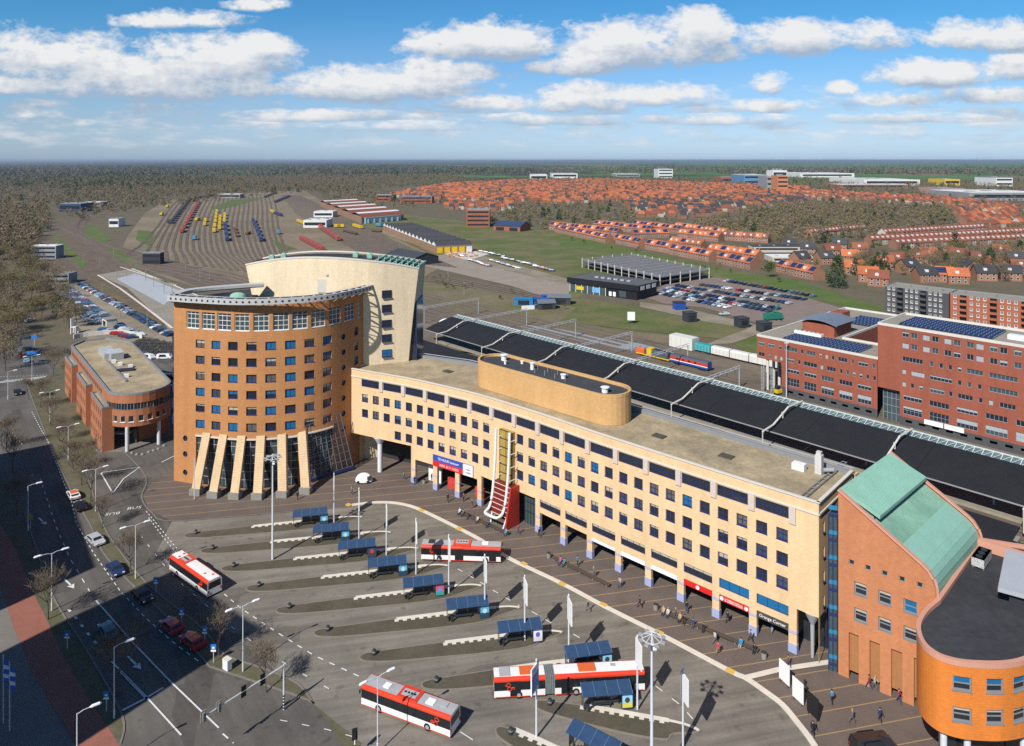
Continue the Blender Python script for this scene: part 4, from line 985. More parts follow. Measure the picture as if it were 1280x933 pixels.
tops = [s_at_px(wl, px) for px in (232.8, 251.5, 270.5, 290.2, 311, 334.6, 359, 383.5, 406.5, 427, 446)]
tops = [s_at_px(wl, 190 + x / 2.743) for x in (139, 193, 247, 308, 374, 442, 507, 570, 628, 678)]
tw = [(a - 1.62, a + 1.62, 33.6, 38.8) for a in tops] + [(s_at_px(wl, 449) - .5, s_at_px(wl, 449) + .5, 33.6, 38.8)]
lob0, lob1 = s_at_px(wl, 245), s_at_px(wl, 425)
ops_l = [(lob0, s_at_px(wl, 373), .2, 10.6), (s_at_px(wl, 385), s_at_px(wl, 416), .2, 10.9)]
b = MB(); facade(b, wl, 0, 39.6, ops + tw + ops_l, depth=.45)
R3 = []
for p, q in zip(back_line, back_line[1:]): R3.append((p, q))
wb = Wall([wl.P(wl.L)] + back_line); bay = [(3.0, z) for z in rowz]
facade(b, wb, 0, 33.2); b.build('wall', M_towerb, T)
for c in cols:
    for z in rowz: put_window(choose_win(W_, H_, 2, 1, M_frameb, .45, .22), wl, c, z, T, .32)
for c, z in side: put_window(choose_win(1.4, 1.8, 2, 2, M_frameb, .2, .3), wl, c, z, T, .25)
for c, z in rounds:      # round porthole windows: ring of brick fills the square opening
    b = MB(); n = 20; pr = MB()
    ring = [(.62 * cos(2 * pi * k / n), .62 * sin(2 * pi * k / n)) for k in range(n)]
    sq = [(max(-.8, min(.8, 1.2 * cos(2 * pi * k / n) * .97)), max(-.8, min(.8, 1.2 * sin(2 * pi * k / n) * .97))) for k in range(n)]
    for k in range(n):
        q = (k + 1) % n; b.face([(sq[k][0], -.0, sq[k][1]), (sq[q][0], -.0, sq[q][1]), (ring[q][0], -.0, ring[q][1]), (ring[k][0], 0, ring[k][1])][::-1], 0)
        b.face([(ring[k][0], 0, ring[k][1]), (ring[q][0], 0, ring[q][1]), (ring[q][0], .35, ring[q][1]), (ring[k][0], .35, ring[k][1])], 1)
    b.face([(x, .3, z_) for x, z_ in ring[::-1]], 2); b.bar((-.6, .28, 0), (.6, .28, 0), .07, .05, 1); b.bar((0, .28, -.6), (0, .28, .6), .07, .05, 1)
    key = 'porthole'
    if key not in WIN: WIN[key] = b.mesh('round_window', [M_towerb, M_frameb, M_glass])
    put_window(WIN[key], wl, c, z, T, .012, 'round_window')
for a, e, lo, hi in tw: put_window(choose_win(e - a, hi - lo, 3, 5, M_framew, 0, .0, True, glass=M_glasst, fw=.14), wl, (a + e) / 2, (lo + hi) / 2, T, .3)
for a, e, lo, hi in ops_l:
    b = MB(); n = int((e - a) / 1.4)
    for k in range(n):
        p, q = wl.P(a + (e - a) * k / n, -.4), wl.P(a + (e - a) * (k + 1) / n, -.4); b.face([(*p, lo), (*q, lo), (*q, hi), (*p, hi)], k % 2 * 2)
        b.bar((*wl.P(a + (e - a) * k / n, -.36), lo), (*wl.P(a + (e - a) * k / n, -.36), hi), .09, .09, 1)
        for z in np.arange(lo + 1.7, hi, 1.75): b.bar((*wl.P(a + (e - a) * k / n, -.33), z), (*wl.P(a + (e - a) * (k + 1) / n, -.33), z), .08, .1, 1)
    g_ = b.build('lobby_glazing', [M_glasst, M_metal, M_glass], T)
    b = MB(); L_ = [wl.P(t, .12) for t in np.linspace(a, e, 14)]
    for p, q in zip(L_, L_[1:]): b.bar((*p, hi + .05), (*q, hi + .05), .35, .3)
    b.build('lintel', M_coping, T)
# slanted stone ribs standing on concrete feet
ribs = [((204, 662), (133, 862)), ((261, 668), (193, 872)), ((323, 673), (266, 876)), ((388, 672), (345, 877)), ((459, 664), (430, 870)), ((527, 645), (509, 858))]
for i, (tp, ft) in enumerate(ribs):
    fx, fy = G(190 + (ft[0] + 16) / 2.743, 300 + (ft[1] + 14) / 2.743); px = 190 + (tp[0] - 15) / 2.743; st = s_at_px(wl, px); tx, ty = wl.P(st, .25); ht = 11.4
    d = np.array((tx - fx, ty - fy)); side_ = np.array((1, .0)); b = MB(); hw_ = .95
    n_ = np.array((-d[1], d[0])) / np.linalg.norm(d); side_ = np.array(( -n_[0], -n_[1])) if n_[0] < 0 else n_; side_ = np.array((.98, -.1 if tx > -55 else -.25)); 
    A = np.array((fx, fy)); B_ = np.array((tx, ty)); P = []
    for (c, z) in ((A, 1.2), (B_, ht)):
        for s_, o_ in ((-1, 0), (1, 0), (1, 1), (-1, 1)): q = c + side_ * hw_ * s_ + np.array((0, .95)) * o_ * 1.1; P.append((q[0], q[1], z + (.25 if o_ else 0)))
    b.idx(P, [(0, 1, 5, 4), (1, 2, 6, 5), (2, 3, 7, 6), (3, 0, 4, 7), (4, 5, 6, 7), (3, 2, 1, 0)]); r = b.build('rib', M_rib, T)
    b = MB(); b.box(fx, fy + .45, .05, 2.3, 1.7, 1.3, -.12); b.build('foot', M_concd, r)
# leaning glazed entrance canopy at the right of the ribs
e0, e1 = s_at_px(wl, 381), s_at_px(wl, 424); b = MB(); g2 = MB()
TL, TR = np.array((*wl.P(e0, .3), 12.6)), np.array((*wl.P(e1, .3), 13.6)); BL_, BR_ = np.array((*G(388, 604), 1.0)), np.array((*G(441, 588), 1.0))
for i in range(8):
    for j in range(7):
        f = lambda u, v: tuple((TL * (1 - u) + TR * u) * (1 - v) + (BL_ * (1 - u) + BR_ * u) * v)
        if j >= 1 and 0 < i: g2.face([f(i / 8, j / 7), f(i / 8, (j + 1) / 7), f((i + 1) / 8, (j + 1) / 7), f((i + 1) / 8, j / 7)])
for i in range(9): b.bar(f(i / 8, 0), f(i / 8, 1), .13)
for j in range(8): b.bar(f(0, j / 7), f(1, j / 7), .1)
en = b.build('entrance_frame', mat('canopy_steel', (.13, .14, .16), .5, .15, s=2), T)
gl = bpy.data.materials.new('clear_canopy_glass'); gl.use_nodes = True; nt = gl.node_tree; pb_ = nt.nodes['Principled BSDF']; pb_.inputs['Base Color'].default_value = (.03, .06, .09, 1); pb_.inputs['Roughness'].default_value = .05; pb_.inputs['Alpha'].default_value = .3
g2.build('entrance_glass', gl, en)
b = MB(); b.bar((BL_[0], BL_[1], .6), (BR_[0], BR_[1], .6), .5, .5)
for u in (0, .35, .7, 1): q = BL_ * (1 - u) + BR_ * u; b.bar(tuple(q), (q[0] - 1, q[1] + 2.5, .1), .15)
b.build('entrance_base', M_frameb, en)
b = MB(); c = (wl.P(s_at_px(wl, 400), .25)); aa = wl.ang(s_at_px(wl, 400)); b.tube([(c[0] + sin(aa) * .0, c[1], 9.9 + 0), (c[0] + sin(aa) * .3, c[1] - cos(aa) * .3, 9.9)], [1.25, 1.25], 20); 
# roof deck, parapet, cornice ring with round holes
outer = [wl.P(t) for t in np.linspace(0, wl.L, 40)]; roofp = outer + back_line[:-1]
flat_roof('roof', roofp, 37.2, M_bitum, T)
parapet([wl.P(t, -.05) for t in np.linspace(0, wl.L, 40)], 37.2, 39.6, .5, M_towerb, T, 'roof_wall', closed=False)
rim_o = [wl.P(t, 2.0) for t in np.linspace(0, wl.L * .995, 44)]
ext = [(rim_o[0][0] - .6, rim_o[0][1] + 3), (rim_o[0][0] + .2, rim_o[0][1] + 7.5), (rim_o[0][0] + 5, rim_o[0][1] + 12), (rim_o[0][0] + 15, rim_o[0][1] + 17)]
rim = [p for p in smooth_line(ext[::-1] + rim_o[:1], 5)[:-1]] + rim_o
end = np.array(rim_o[-1]); dv = end - np.array(rim_o[-4]); dv /= np.linalg.norm(dv); rim += [tuple(end + dv * .8)]
b = MB(); ri = offset(rim, 2.3)
for i in range(len(rim) - 1):
    o0, o1, i0, i1 = rim[i], rim[i + 1], ri[i], ri[i + 1]; z0, z1 = 39.55, 40.75
    b.face([(*o0, z0), (*o1, z0), (*o1, z1), (*o0, z1)]); b.face([(*i1, z0 + .6), (*i0, z0 + .6), (*i0, z1), (*i1, z1)])
    if i % 2 and i < 14 or i < 14: b.face([(*o0, z1), (*o1, z1), (*i1, z1), (*i0, z1)])
    else:
        m0 = tuple(np.array(o0) * .8 + np.array(i0) * .2); m1 = tuple(np.array(o1) * .8 + np.array(i1) * .2); b.face([(*o0, z1), (*o1, z1), (*m1, z1), (*m0, z1)])
        n0 = tuple(np.array(o0) * .3 + np.array(i0) * .7); n1 = tuple(np.array(o1) * .3 + np.array(i1) * .7); b.face([(*n0, z1), (*n1, z1), (*i1, z1), (*i0, z1)])
    if i < 14: b.face([(*i0, z0 + .6), (*i1, z0 + .6), (*o1, z0), (*o0, z0)])
    elif i % 2 == 0: b.bar((*o0, z1 - .15), (*i0, z1 - .15), .3, .25)
cor = b.build('cornice', mat('cornice_grey', (.42, .42, .41), .5, .12, s=1), T)
WR = Wall(rim); b = MB()
for t in np.arange(1, WR.L - 1, 1.35):
    x, y, dx_, dy_ = WR.at(t); P = [(x + dy_ * .02 + dx_ * .26 * cos(a), y - dx_ * .02 + dy_ * .26 * cos(a), 40.15 + .26 * sin(a)) for a in np.linspace(0, 2 * pi, 10, endpoint=False)]; b.face(P)
tag(b.build('round_hole', M_dark, cor), kind='stuff')
b = MB()
for t in np.linspace(WR.L * .3, WR.L - .6, 22):
    x, y = WR.P(t, -.2); x2, y2 = WR.P(t, -2.0); b.bar((x, y, 39.6), (x2, y2, 38.6), .12)
tag(b.build('bracket', M_towerb, cor), kind='stuff')
# left side bays with blue glass, seen edge-on
for z in rowz:
    b = MB(); b.box(-74.1, 160.9, z - .95, .9, 1.6, 1.9, .3); bw = b.build('bay_window', M_frameb, T); b = MB(); b.box(-74.12, 160.85, z - .8, .96, 1.3, 1.6, .3); b.build('pane', M_glasst, bw)
b = MB(); b.box(-72.0, 158.9 + 4, 33.2, .7, .7, 5.8); b.build('corner_post', M_coping, T)
b = MB(); b.prism([(-70, 167), (-60, 165.5), (-59, 170), (-69, 172)], 37.2, 38.6); b.build('plant_room', M_dark, T)
b = MB(); b.dome(-63, 168, 38.6, 1.9, 1.2, 1.0, 10, 3); b.build('copper_hood', M_copper2, T)

# ================================================================ cream slab behind the tower
T = thing('cream_slab_tower', 'cream stone slab with flared ends and dark curved roof behind the round tower', 'office tower', (-42, 178, 0))
ztop = lambda x: 47.2 - ((x + 44) / 22) ** 2 * (2.9 if x < -44 else 3.2)
bot = [(-58.5, 177.), (-50, 173.6), (-43, 171.0), (-35, 171.0), (-25.9, 174.8)]; BW = Wall(smooth_line(bot, 4))
b = MB(); k = 24; zr = [0, 12, 24, 34, 40, 44]
def slab_pt(u, z):
    x, y = BW.P(BW.L * u); fl = (z / 47.) ** 1.6
    x += fl * ((-6.5 * (1 - u / .45)) if u < .45 else 4.0 * ((u - .45) / .55)); return x, y
win_c = [(u_, z_) for u_ in (.80,) for z_ in (39.4, 35.0, 30.6, 26.2, 21.8)]
for i in range(k):
    for j in range(12):
        u0, u1 = i / k, (i + 1) / k; f = lambda u, t: (lambda x0: (*slab_pt(u, ztop(slab_pt(u, 44)[0]) * t), ztop(slab_pt(u, 44)[0]) * t))(0)
        b.face([f(u0, j / 12), f(u1, j / 12), f(u1, (j + 1) / 12), f(u0, (j + 1) / 12)])
dp = np.array((.25, 11.5))
# sides and back
for u, sg in ((0, 1), (1, -1)):
    for j in range(12):
        a0, a1 = f(u, j / 12), f(u, (j + 1) / 12); q = [a0, a1, (a1[0] + dp[0], a1[1] + dp[1], a1[2]), (a0[0] + dp[0], a0[1] + dp[1], a0[2])]; b.face(q if sg > 0 else q[::-1])
for i in range(k):
    a0, a1 = f(i / k, 0), f((i + 1) / k, 0); c0, c1 = f(i / k, 1), f((i + 1) / k, 1); b.face([(a1[0] + dp[0], a1[1] + dp[1], 0), (a0[0] + dp[0], a0[1] + dp[1], 0), (c0[0] + dp[0], c0[1] + dp[1], c0[2]), (c1[0] + dp[0], c1[1] + dp[1], c1[2])])
b.build('wall', M_towerc, T)
b = MB()
for i in range(k):
    c0, c1 = f(i / k, 1), f((i + 1) / k, 1); b.face([(c0[0], c0[1] + .5, c0[2] - .5), (c1[0], c1[1] + .5, c1[2] - .5), (c1[0] + dp[0], c1[1] + dp[1] - .3, c1[2] - .5), (c0[0] + dp[0], c0[1] + dp[1] - .3, c0[2] - .5)])
b.build('roof', M_bitum, T)
b = MB()
for i in range(k):
    c0, c1 = f(i / k, 1), f((i + 1) / k, 1); b.bar((c0[0], c0[1] + .2, c0[2] - .1), (c1[0], c1[1] + .2, c1[2] - .1), .55, .35)
b.build('parapet', M_coping, T); b = MB()
for i in range(k):
    c0, c1 = f(i / k, 1), f((i + 1) / k, 1); b.bar((c0[0] + dp[0], c0[1] + dp[1], c0[2] - .1), (c1[0] + dp[0], c1[1] + dp[1], c1[2] - .1), .4, .35)
b.build('parapet', M_coping, T)
for px, u in ((0, .12), (0, .19), (0, .60), (0, .68)):
    c = f(u, 1); b = MB(); b.box(c[0], c[1] + 4.5 + u * 3, c[2] - .5, 1.2, .9, 1.0); b.dome(c[0], c[1] + 4.5 + u * 3, c[2] + .5, .6, .45, .3, 8, 3); b.build('roof_vent', M_copper2, T)
b = MB()
for u in np.arange(.74, 1., .035):
    c = f(u, 1); b.bar((c[0] - .5, c[1] + 1.2, c[2] - .3), (c[0] + 1.0, c[1] + dp[1] - 1, c[2] + .1), .4, .35); b.bar((c[0] + .5, c[1] + 1, c[2]), (c[0] - .8, c[1] + dp[1] - 1, c[2]), .25)
b.build('roof_lattice', M_copper2, T)
for y in (367.5, 385.5, 404.5, 422.5, 441.5):
    px = 483.5; best = min(((abs(slab_pt(u, 30)[0] / slab_pt(u, 30)[1] - (px - CX) / F), u) for u in np.linspace(.5, 1, 300)))[1]; x, yy = slab_pt(best, 30); z = 70 - (y - CY) * yy / F; best = min(((abs(slab_pt(u, z)[0] / slab_pt(u, z)[1] - (px - CX) / F), u) for u in np.linspace(.5, 1, 400)))[1]; x, yy = slab_pt(best, z); z = 70 - (y - CY) * yy / F
    w = bpy.data.objects.new('window', window_mesh(2.3, 1.7, 2, 2, M_frameb, M_glass, .1, True, 1. if y > 430 else .0, M_blind if y > 430 else None)); COL.objects.link(w); w.parent = T
    w.location = (x + 42 + .02, yy - .16 - 178, z); w.rotation_euler = (0, 0, BW.ang(BW.L * best))
x, yy = slab_pt(.44, 30); b = MB(); b.box(-44.4, 171.25, 38.9, 2.2, .2, 3.1); b.build('roof_door', M_coping, T); b = MB(); b.dome(-43.2, 171.1, 42.9, .35, .3, .5, 8, 3); b.build('wall_lamp', M_metal, T)
# glass stair strip at the right end
b = MB(); x0, x1 = -25.6, -22.9; b.prism([(x0, 175.6), (x1, 175.9), (x1 + .3, 186), (x0, 186)], 20, 35.5); gs = b.build('stair_glass', M_glass, T); b = MB()
for z in np.arange(20, 35.6, 1.9): b.bar((x0, 175.5, z), (x1 + .05, 175.83, z), .12, .18)
for x in (x0 + .05, (x0 + x1) / 2, x1): b.bar((x, 175.6, 20), (x, 175.6, 35.5), .12)
b.build('stair_glass_frame', M_frameb, gs)
b = MB(); b.prism([(-25, 178), (-25, 186), (-20, 186), (-21, 178)], 0, 20); b.build('stair_base', M_dark, T)

# ================================================================ long yellow office
T = thing('long_office', 'long curved yellow brick office with gravel roof and rows of square windows', 'office building', (0, 145, 0))
ox = [(-36.7, 166.6), (-29, 162.6), (-21.4, 158.4), (-14, 153.4), (-6.6, 147.9), (4.8, 137.4), (13.6, 128.5), (22.3, 120.1), (31.1, 111.8), (39.8, 103.8), (42.5, 101.3)]
OW = Wall(smooth_line(ox, 6)); so = lambda px: s_at_px(OW, px)
ZR, ZW = 22.4, 20.9
colpx = [516.6, 544, 571.6, 599.2, 672, 703.6, 736.7, 772.5, 810, 850.6, 894.5, 941, 990.8]; cs_ = [so(p) for p in colpx]
sL = cs_[4:]; pitch = (sL[-1] - sL[0]) / (len(sL) - 1)
base_s = sL[-1]
wc = [base_s + pitch * (-.25 - .5 * k) for k in range(60)]; wc = [s for s in wc if s > 2.0]
ent0, ent1 = so(624), so(667); print('office', OW.L, pitch, [round(c, 1) for c in cs_])
rows = [16.3, 12.9, 9.45]; ops = []; wins = []
for s in wc:
    sh0, sh1 = so(617), so(643)
    for r, z in enumerate(rows):
        if r == 2 and s < so(492): continue
        if sh0 < s < sh1: continue
        ops.append((s - .85, s + .85, z - .875, z + .875)); wins.append((s, z))
# attic strip windows, one per bay
att = []
bays = [base_s - pitch * k for k in range(0, 30)]
for k in range(29):
    a, e = bays[k + 1] + .55, bays[k] - .55
    if e < 2: break
    att.append((max(a, .6), e, 18.8, 20.5))
# ground floor bays
gf = []; mezz = []
for i in range(4, len(cs_) - 1): a, e = cs_[i] + .58, cs_[i + 1] - .58; gf.append((a, e, 0, 3.9)); mezz.append((a, e, 4.9, 6.4))
gf += [(cs_[-1] + .58, OW.L - .02, 0, 6.5)]
for i in range(3): gf.append((cs_[i] + .55, cs_[i + 1] - .55, 0, 5.2))
gf.append((cs_[3] + .55, cs_[4] - .58, 0, 6.2))
gf.append((.02, cs_[0] - .6, 0, 7.6 if False else 7.9))
b = MB(); facade(b, OW, 0, ZR, ops + att + mezz + gf, depth=.55)
dirn = np.array((.68, .74)); E0 = np.array(OW.P(OW.L)); E1 = E0 + dirn * 14
RW = Wall([tuple(E0), tuple(E1)]); sw = [(1.9, z) for z in (18.4, 14.9, 11.5, 8.0)]
facade(b, RW, 6.5, ZR, [(s - .3, s + .3, z - .75, z + .75) for s, z in sw], depth=.4)
backw = [tuple(E1), (30, 134), (14, 150.5), (0, 163.5), (-10, 172), (-22, 178), (-30, 180), (-36.7, 166.6)]
facade(b, Wall(backw), 0, ZR); b.build('wall', M_offb, T)
for s, z in wins: put_window(choose_win(1.7, 1.75, 2, 2, M_frameb, .06, .3, True, glass=M_glass, fw=.13), OW, s, z, T, .3)
for a, e, lo, hi in att: put_window(window_mesh(e - a, hi - lo, 4, 2, M_frameb, M_glass, .12, False), OW, (a + e) / 2, (lo + hi) / 2, T, .2)
for i, (a, e, lo, hi) in enumerate(mezz): put_window(window_mesh(e - a, hi - lo, 3 if i > 3 else 4, 1, M_frameb, M_glass, .1, False, 1.0 if i > 5 else .3, M_blind if i > 5 else M_blindd), OW, (a + e) / 2, (lo + hi) / 2, T, .2)
for s, z in sw: put_window(window_mesh(.6, 1.5, 1, 2, M_frameb, M_glass, .08, True), RW, s, z, T, .2)
# white block piers between the attic windows, moulding under and above
for k in range(len(att)): 
    x, y = OW.P(bays[k], .0); b = MB(); b.box(x, y, 18.35, .95, .45, 2.5, OW.ang(bays[k])); b.build('attic_pier', mat('pale_block', (.52, .44, .38), s=2, var=.12), T)
for z0, z1, o_ in ((20.7, 20.95, .16), (ZR - .02, ZR + .16, .14)):
    L1 = [OW.P(t, o_) for t in np.linspace(0, OW.L, 60)] + [RW.P(t, o_) for t in (0.02, 14)]; L2 = [OW.P(t, -.35) for t in np.linspace(0, OW.L, 60)] + [RW.P(t, -.35) for t in (0.02, 14)]; b = MB()
    for i in range(len(L1) - 1):
        b.face([(*L1[i], z0), (*L1[i + 1], z0), (*L1[i + 1], z1), (*L1[i], z1)]); b.face([(*L1[i], z1), (*L1[i + 1], z1), (*L2[i + 1], z1), (*L2[i], z1)]); b.face([(*L1[i + 1], z0), (*L1[i], z0), (*L2[i], z0), (*L2[i + 1], z0)])
    b.build('cornice', M_coping, T)
roofpoly = [OW.P(t, -.3) for t in np.linspace(.0, OW.L - .1, 50)] + backw[:-1]
flat_roof('roof', roofpoly, ZR - .55, M_gravel, T)
inn = [OW.P(t, -.9) for t in np.linspace(.5, OW.L - .9, 50)]; b = MB(); b.ribbon(inn, .5, ZR - .52)
ro = b.build('roof_edge_strip', M_copl, T)
parapet(backw[:-1][:1] + backw[1:7], ZR - .6, ZR + .15, .5, M_copl, T, 'back_parapet', closed=False)
# interior of the arcade: dark floor zone, shop fronts set back
b = MB(); SB = [OW.P(t, -4.2) for t in np.linspace(cs_[4] + 1, OW.L - .4, 20)]
for p, q in zip(SB, SB[1:]): b.face([(*p, 0), (*q, 0), (*q, 6.8), (*p, 6.8)])
sf = b.build('shop_front', M_glass, T); b = MB()
for p in SB: b.bar((*p, 0), (*p, 4), .15)
b.build('shop_front_mullion', M_dark, sf)
b = MB(); c1 = [OW.P(t, -.5) for t in np.linspace(.2, OW.L - .2, 40)]; c2 = [OW.P(t, -8) for t in np.linspace(.2, OW.L - .2, 40)]
for i in range(39):
    zc = 6.6 if OW.L * i / 39 > cs_[3] else 7.9
    b.face([(*c2[i], zc), (*c2[i + 1], zc), (*c1[i + 1], zc), (*c1[i], zc)])
b.build('soffit', M_offb, T)
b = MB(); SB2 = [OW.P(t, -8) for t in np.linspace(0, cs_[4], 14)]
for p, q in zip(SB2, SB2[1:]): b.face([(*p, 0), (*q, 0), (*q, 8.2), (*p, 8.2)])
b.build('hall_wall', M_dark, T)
# columns: lilac feet and bands
for i, s in enumerate(cs_):
    x, y = OW.P(s, -.28); a = OW.ang(s); b = MB(); b.box(x, y, .06, 1.24, .72, 1.25, a); 
    ft = b.build('column_foot', M_lilac, T)
    b = MB(); b.box(x, y, 2.75, 1.2, .66, .18, a); b.box(x, y, 3.05, 1.2, .66, .1, a); b.build('column_band', M_lilac, T)
    if i < 4 or i == 4: b = MB(); b.box(x, y, 1.3, 1.14, .6, 4.2, a); b.build('column', M_offb, T)
# shop signs; wording too small to read in the photo is set as worn letter strokes
def strokes(par, s, o_, z, w, h, m, seed):
    r = random.Random(seed); b = MB(); t = s - w / 2
    while t < s + w / 2 - .1:
        lw = h * r.uniform(.35, .6); an = OW.ang(t); k = r.randint(0, 3); P = lambda a, zz: (*OW.P(t + lw * a, o_), z + h * zz)
        if r.random() < .15: t += lw; continue
        b.bar(P(.1, -.5), P(.1, .5), h * .14, .03)
        if k != 1: b.bar(P(.1, .43), P(.8, .43), h * .14, .03)
        if k != 2: b.bar(P(.1, -.43), P(.8, -.43), h * .14, .03)
        if k: b.bar(P(.8, -.5), P(.8, .5), h * .14, .03)
        t += lw * 1.15
    return b.build('lettering', m, par)
M_sred = mat('sign_red', (.58, .02, .02), .4, .06, s=2); M_swht = mat('sign_white', (.75, .74, .72), .4, .06, s=2)
def shopsign(i, m, h0=3.0, h1=3.85, words=None, wm=M_swht, size=.5, name='shop_sign', disc=()):
    a, e = cs_[i] + .6, cs_[i + 1] - .6; s = (a + e) / 2; x, y = OW.P(s, -.1); b = MB(); b.box(x, y, h0, e - a, .25, h1 - h0, OW.ang(s)); sg = b.build(name, m, T); 
    xx, yy = OW.P(s, .045)
    if words: text(words, size, wm, (xx, yy, (h0 + h1) / 2), (pi / 2, 0, OW.ang(s)), sg)
    for f in disc:
        b = MB(); p = OW.P(a + (e - a) * f, .05); an = OW.ang(s); b.tube([(p[0], p[1], (h0 + h1) / 2), (p[0] + sin(an) * .05, p[1] - cos(an) * .05, (h0 + h1) / 2)], [.3, .3], 14); b.build('round_logo', M_swht, sg)
    return sg
shopsign(8 + 1, M_sred, disc=(.5,)); strokes(shopsign(10, M_sred, disc=(.09, .92)), (cs_[10] + cs_[11]) / 2, .06, 3.42, 2.9, .42, M_swht, 3); shopsign(11, mat('sign_dark', (.06, .055, .05)), 2.9, 3.85, 'Orange Corner', M_swht, .62)
shopsign(7, M_swht, 3.1, 3.8); shopsign(8, M_swht, 3.1, 3.8); shopsign(6, M_swht, 3.3, 3.8)
# blue, red and white banner over the hall
s0, s1 = so(544) - .4, so(592); x, y = OW.P((s0 + s1) / 2, .2); an = OW.ang((s0 + s1) / 2)
ban = MB(); ban.box(x, y, 6.35, s1 - s0, .15, 1.25, an); bn = ban.build('banner', mat('banner_blue', (.03, .07, .36), .5, .08), T)
b = MB(); b.box(*OW.P((s0 + s1) / 2, .22), 5.3, s1 - s0, .15, 1.05, an); b.build('banner_red_strip', M_sred, bn)
b = MB(); p = OW.P(s1 - 1.3, .26); b.box(*p, 5.35, 2.5, .16, 2.2, an); b.build('banner_white_panel', M_swht, bn)
p = OW.P((s0 + s1) / 2 - 1.2, .3); text('TE HUUR kantoor', .74, M_swht, (*p, 6.95), (pi / 2, 0, an), bn); strokes(bn, (s0 + s1) / 2 - 1.2, .32, 5.8, 5.6, .45, M_swht, 8)
strokes(bn, s1 - 1.3, .37, 6.0, 1.8, .3, mat('banner_blue', (0, 0, 0)), 5); strokes(bn, s1 - 1.3, .37, 6.6, 1.2, .22, MATS['banner_blue'], 6)
# entrance: tan glazed shaft, red box with fin, white bent tubes
a, e = so(630.5), so(641.5); x, y = OW.P((a + e) / 2, .35); an = OW.ang((a + e) / 2); b = MB(); b.box(x, y, 7.4, e - a + 1.1, .9, 10.0, an); shf = b.build('entrance_shaft', mat('tan_shaft_glass', (.36, .25, .07), .35, .25, s=.6), T)
b = MB(); 
for z in np.arange(7.4, 17.5, 1.66): p, q = OW.P(a - .5, .83), OW.P(e + .5, .83); b.bar((*p, z), (*q, z), .08, .14)
for t in (a - .5, (a + e) / 2, e + .5): b.bar((*OW.P(t, .83), 7.4), (*OW.P(t, .83), 17.4), .1)
b.build('shaft_frame', M_dark, shf)
A0, A1 = so(625), so(648); P = lambda t, o_, z: (*OW.P(t, o_), z)
b = MB(); b.idx([P(A0, .1, 7.4), P(A1, .1, 7.4), P(A1, 2.1, 7.4), P(A0, 2.1, 7.4), P(A0, .1, 2.0), P(A1, .1, 2.0), P(A1, 3.0, 2.0), P(A0, 3.0, 2.0)], [(0, 3, 2, 1), (3, 7, 6, 2), (2, 6, 5, 1), (0, 4, 7, 3), (4, 5, 6, 7)])
rb = b.build('entrance_box', mat('dark_red_glazing', (.16, .016, .014), .25, .2, s=1), T); b = MB()
for k in range(7): f_ = k / 6; b.bar(P(A0, 2.14 + .9 * f_, 7.4 - 5.4 * f_), P(A1, 2.14 + .9 * f_, 7.4 - 5.4 * f_), .1)
b.build('glazing_bar', M_coping, rb)
b = MB(); b.idx([P(A1 + .02, .1, 7.5), P(A1 + .35, .1, 7.5), P(A1 + .35, 2.4, 7.5), P(A1 + .02, 2.4, 7.5), P(A1 + .02, .1, .1), P(A1 + .35, .1, .1), P(A1 + .35, 3.9, .1), P(A1 + .02, 3.9, .1)], [(0, 3, 2, 1), (3, 7, 6, 2), (1, 2, 6, 5), (0, 4, 7, 3), (4, 5, 6, 7), (0, 1, 5, 4)]); b.build('red_fin', mat('deep_red_panel', (.36, .03, .022), .4, .12, s=2), T)
b = MB(); b.bar(P(A0 + .5, 2.7, 2.0), P(A0 + .7, 3.3, .08), .25); b.bar(P(A1 - .3, 2.8, 2.2), P(A1 - .2, 4.1, .08), .25); b.build('strut', M_lamp, T)
b = MB(); tl = []
for t in (A0 + .35, A1 - .9): tl.append([P(t, 1.5, 17.6), P(t, 1.75, 12), P(t, 2.4, 6.0), P(t, 3.2, 3.2), P(t, 4.1, 2.5)])
path = smooth_line([(p[0], p[1], p[2]) for p in tl[0]], 4); path2 = smooth_line([(p[0], p[1], p[2]) for p in tl[1]], 4)
mid = smooth_line([tl[0][-1], P(A0 + .8, 4.9, 2.35), P(A1 - 1.4, 4.9, 2.35), tl[1][-1]], 4)
b.tube(path[:-1] + mid + path2[::-1][1:], .26, 8); tb = b.build('white_tube', mat('white_tube_paint', (.7, .69, .66), .4, .08), T); b = MB()
for z, o_ in ((15.8, 1.55), (13.3, 1.65), (10.8, 1.95), (8.3, 2.4)):
    for t in (A0 + .35, A1 - .9): b.bar(P(t, o_, z), P(t + .9, .6, z + .5), .1)
b.build('tube_stay', M_lamp, tb)
b = MB(); a, e = so(651), cs_[4] - .6; b.face([P(a, -1.2, 0), P(e, -1.2, 0), P(e, -1.2, 6.2), P(a, -1.2, 6.2)], 0)
for k in range(6): t = a + (e - a) * k / 5; b.bar(P(t, -1.15, 0), P(t, -1.15, 6.2), .12, .12, 1)
for z in (2.4, 4.3, 6.1): b.bar(P(a, -1.12, z), P(e, -1.12, z), .12, .12, 1)
b.build('hall_glazing', [M_glasst, M_dark], T)
b = MB()
for px in (556, 590, 612):
    s = so(px); p = OW.P(s, -2.5); b = MB(); b.box(*p, .1, 2.2, .5, 2.2, OW.ang(s)); b.build('hall_poster', mat('hall_poster_red', (.5, .05, .04), .5, .5, s=1.2), T)
s = so(533); b = MB(); b.box(*OW.P(s, -3), .1, 3.5, .4, 3.4, OW.ang(s)); b.build('hall_poster', M_swht, T)
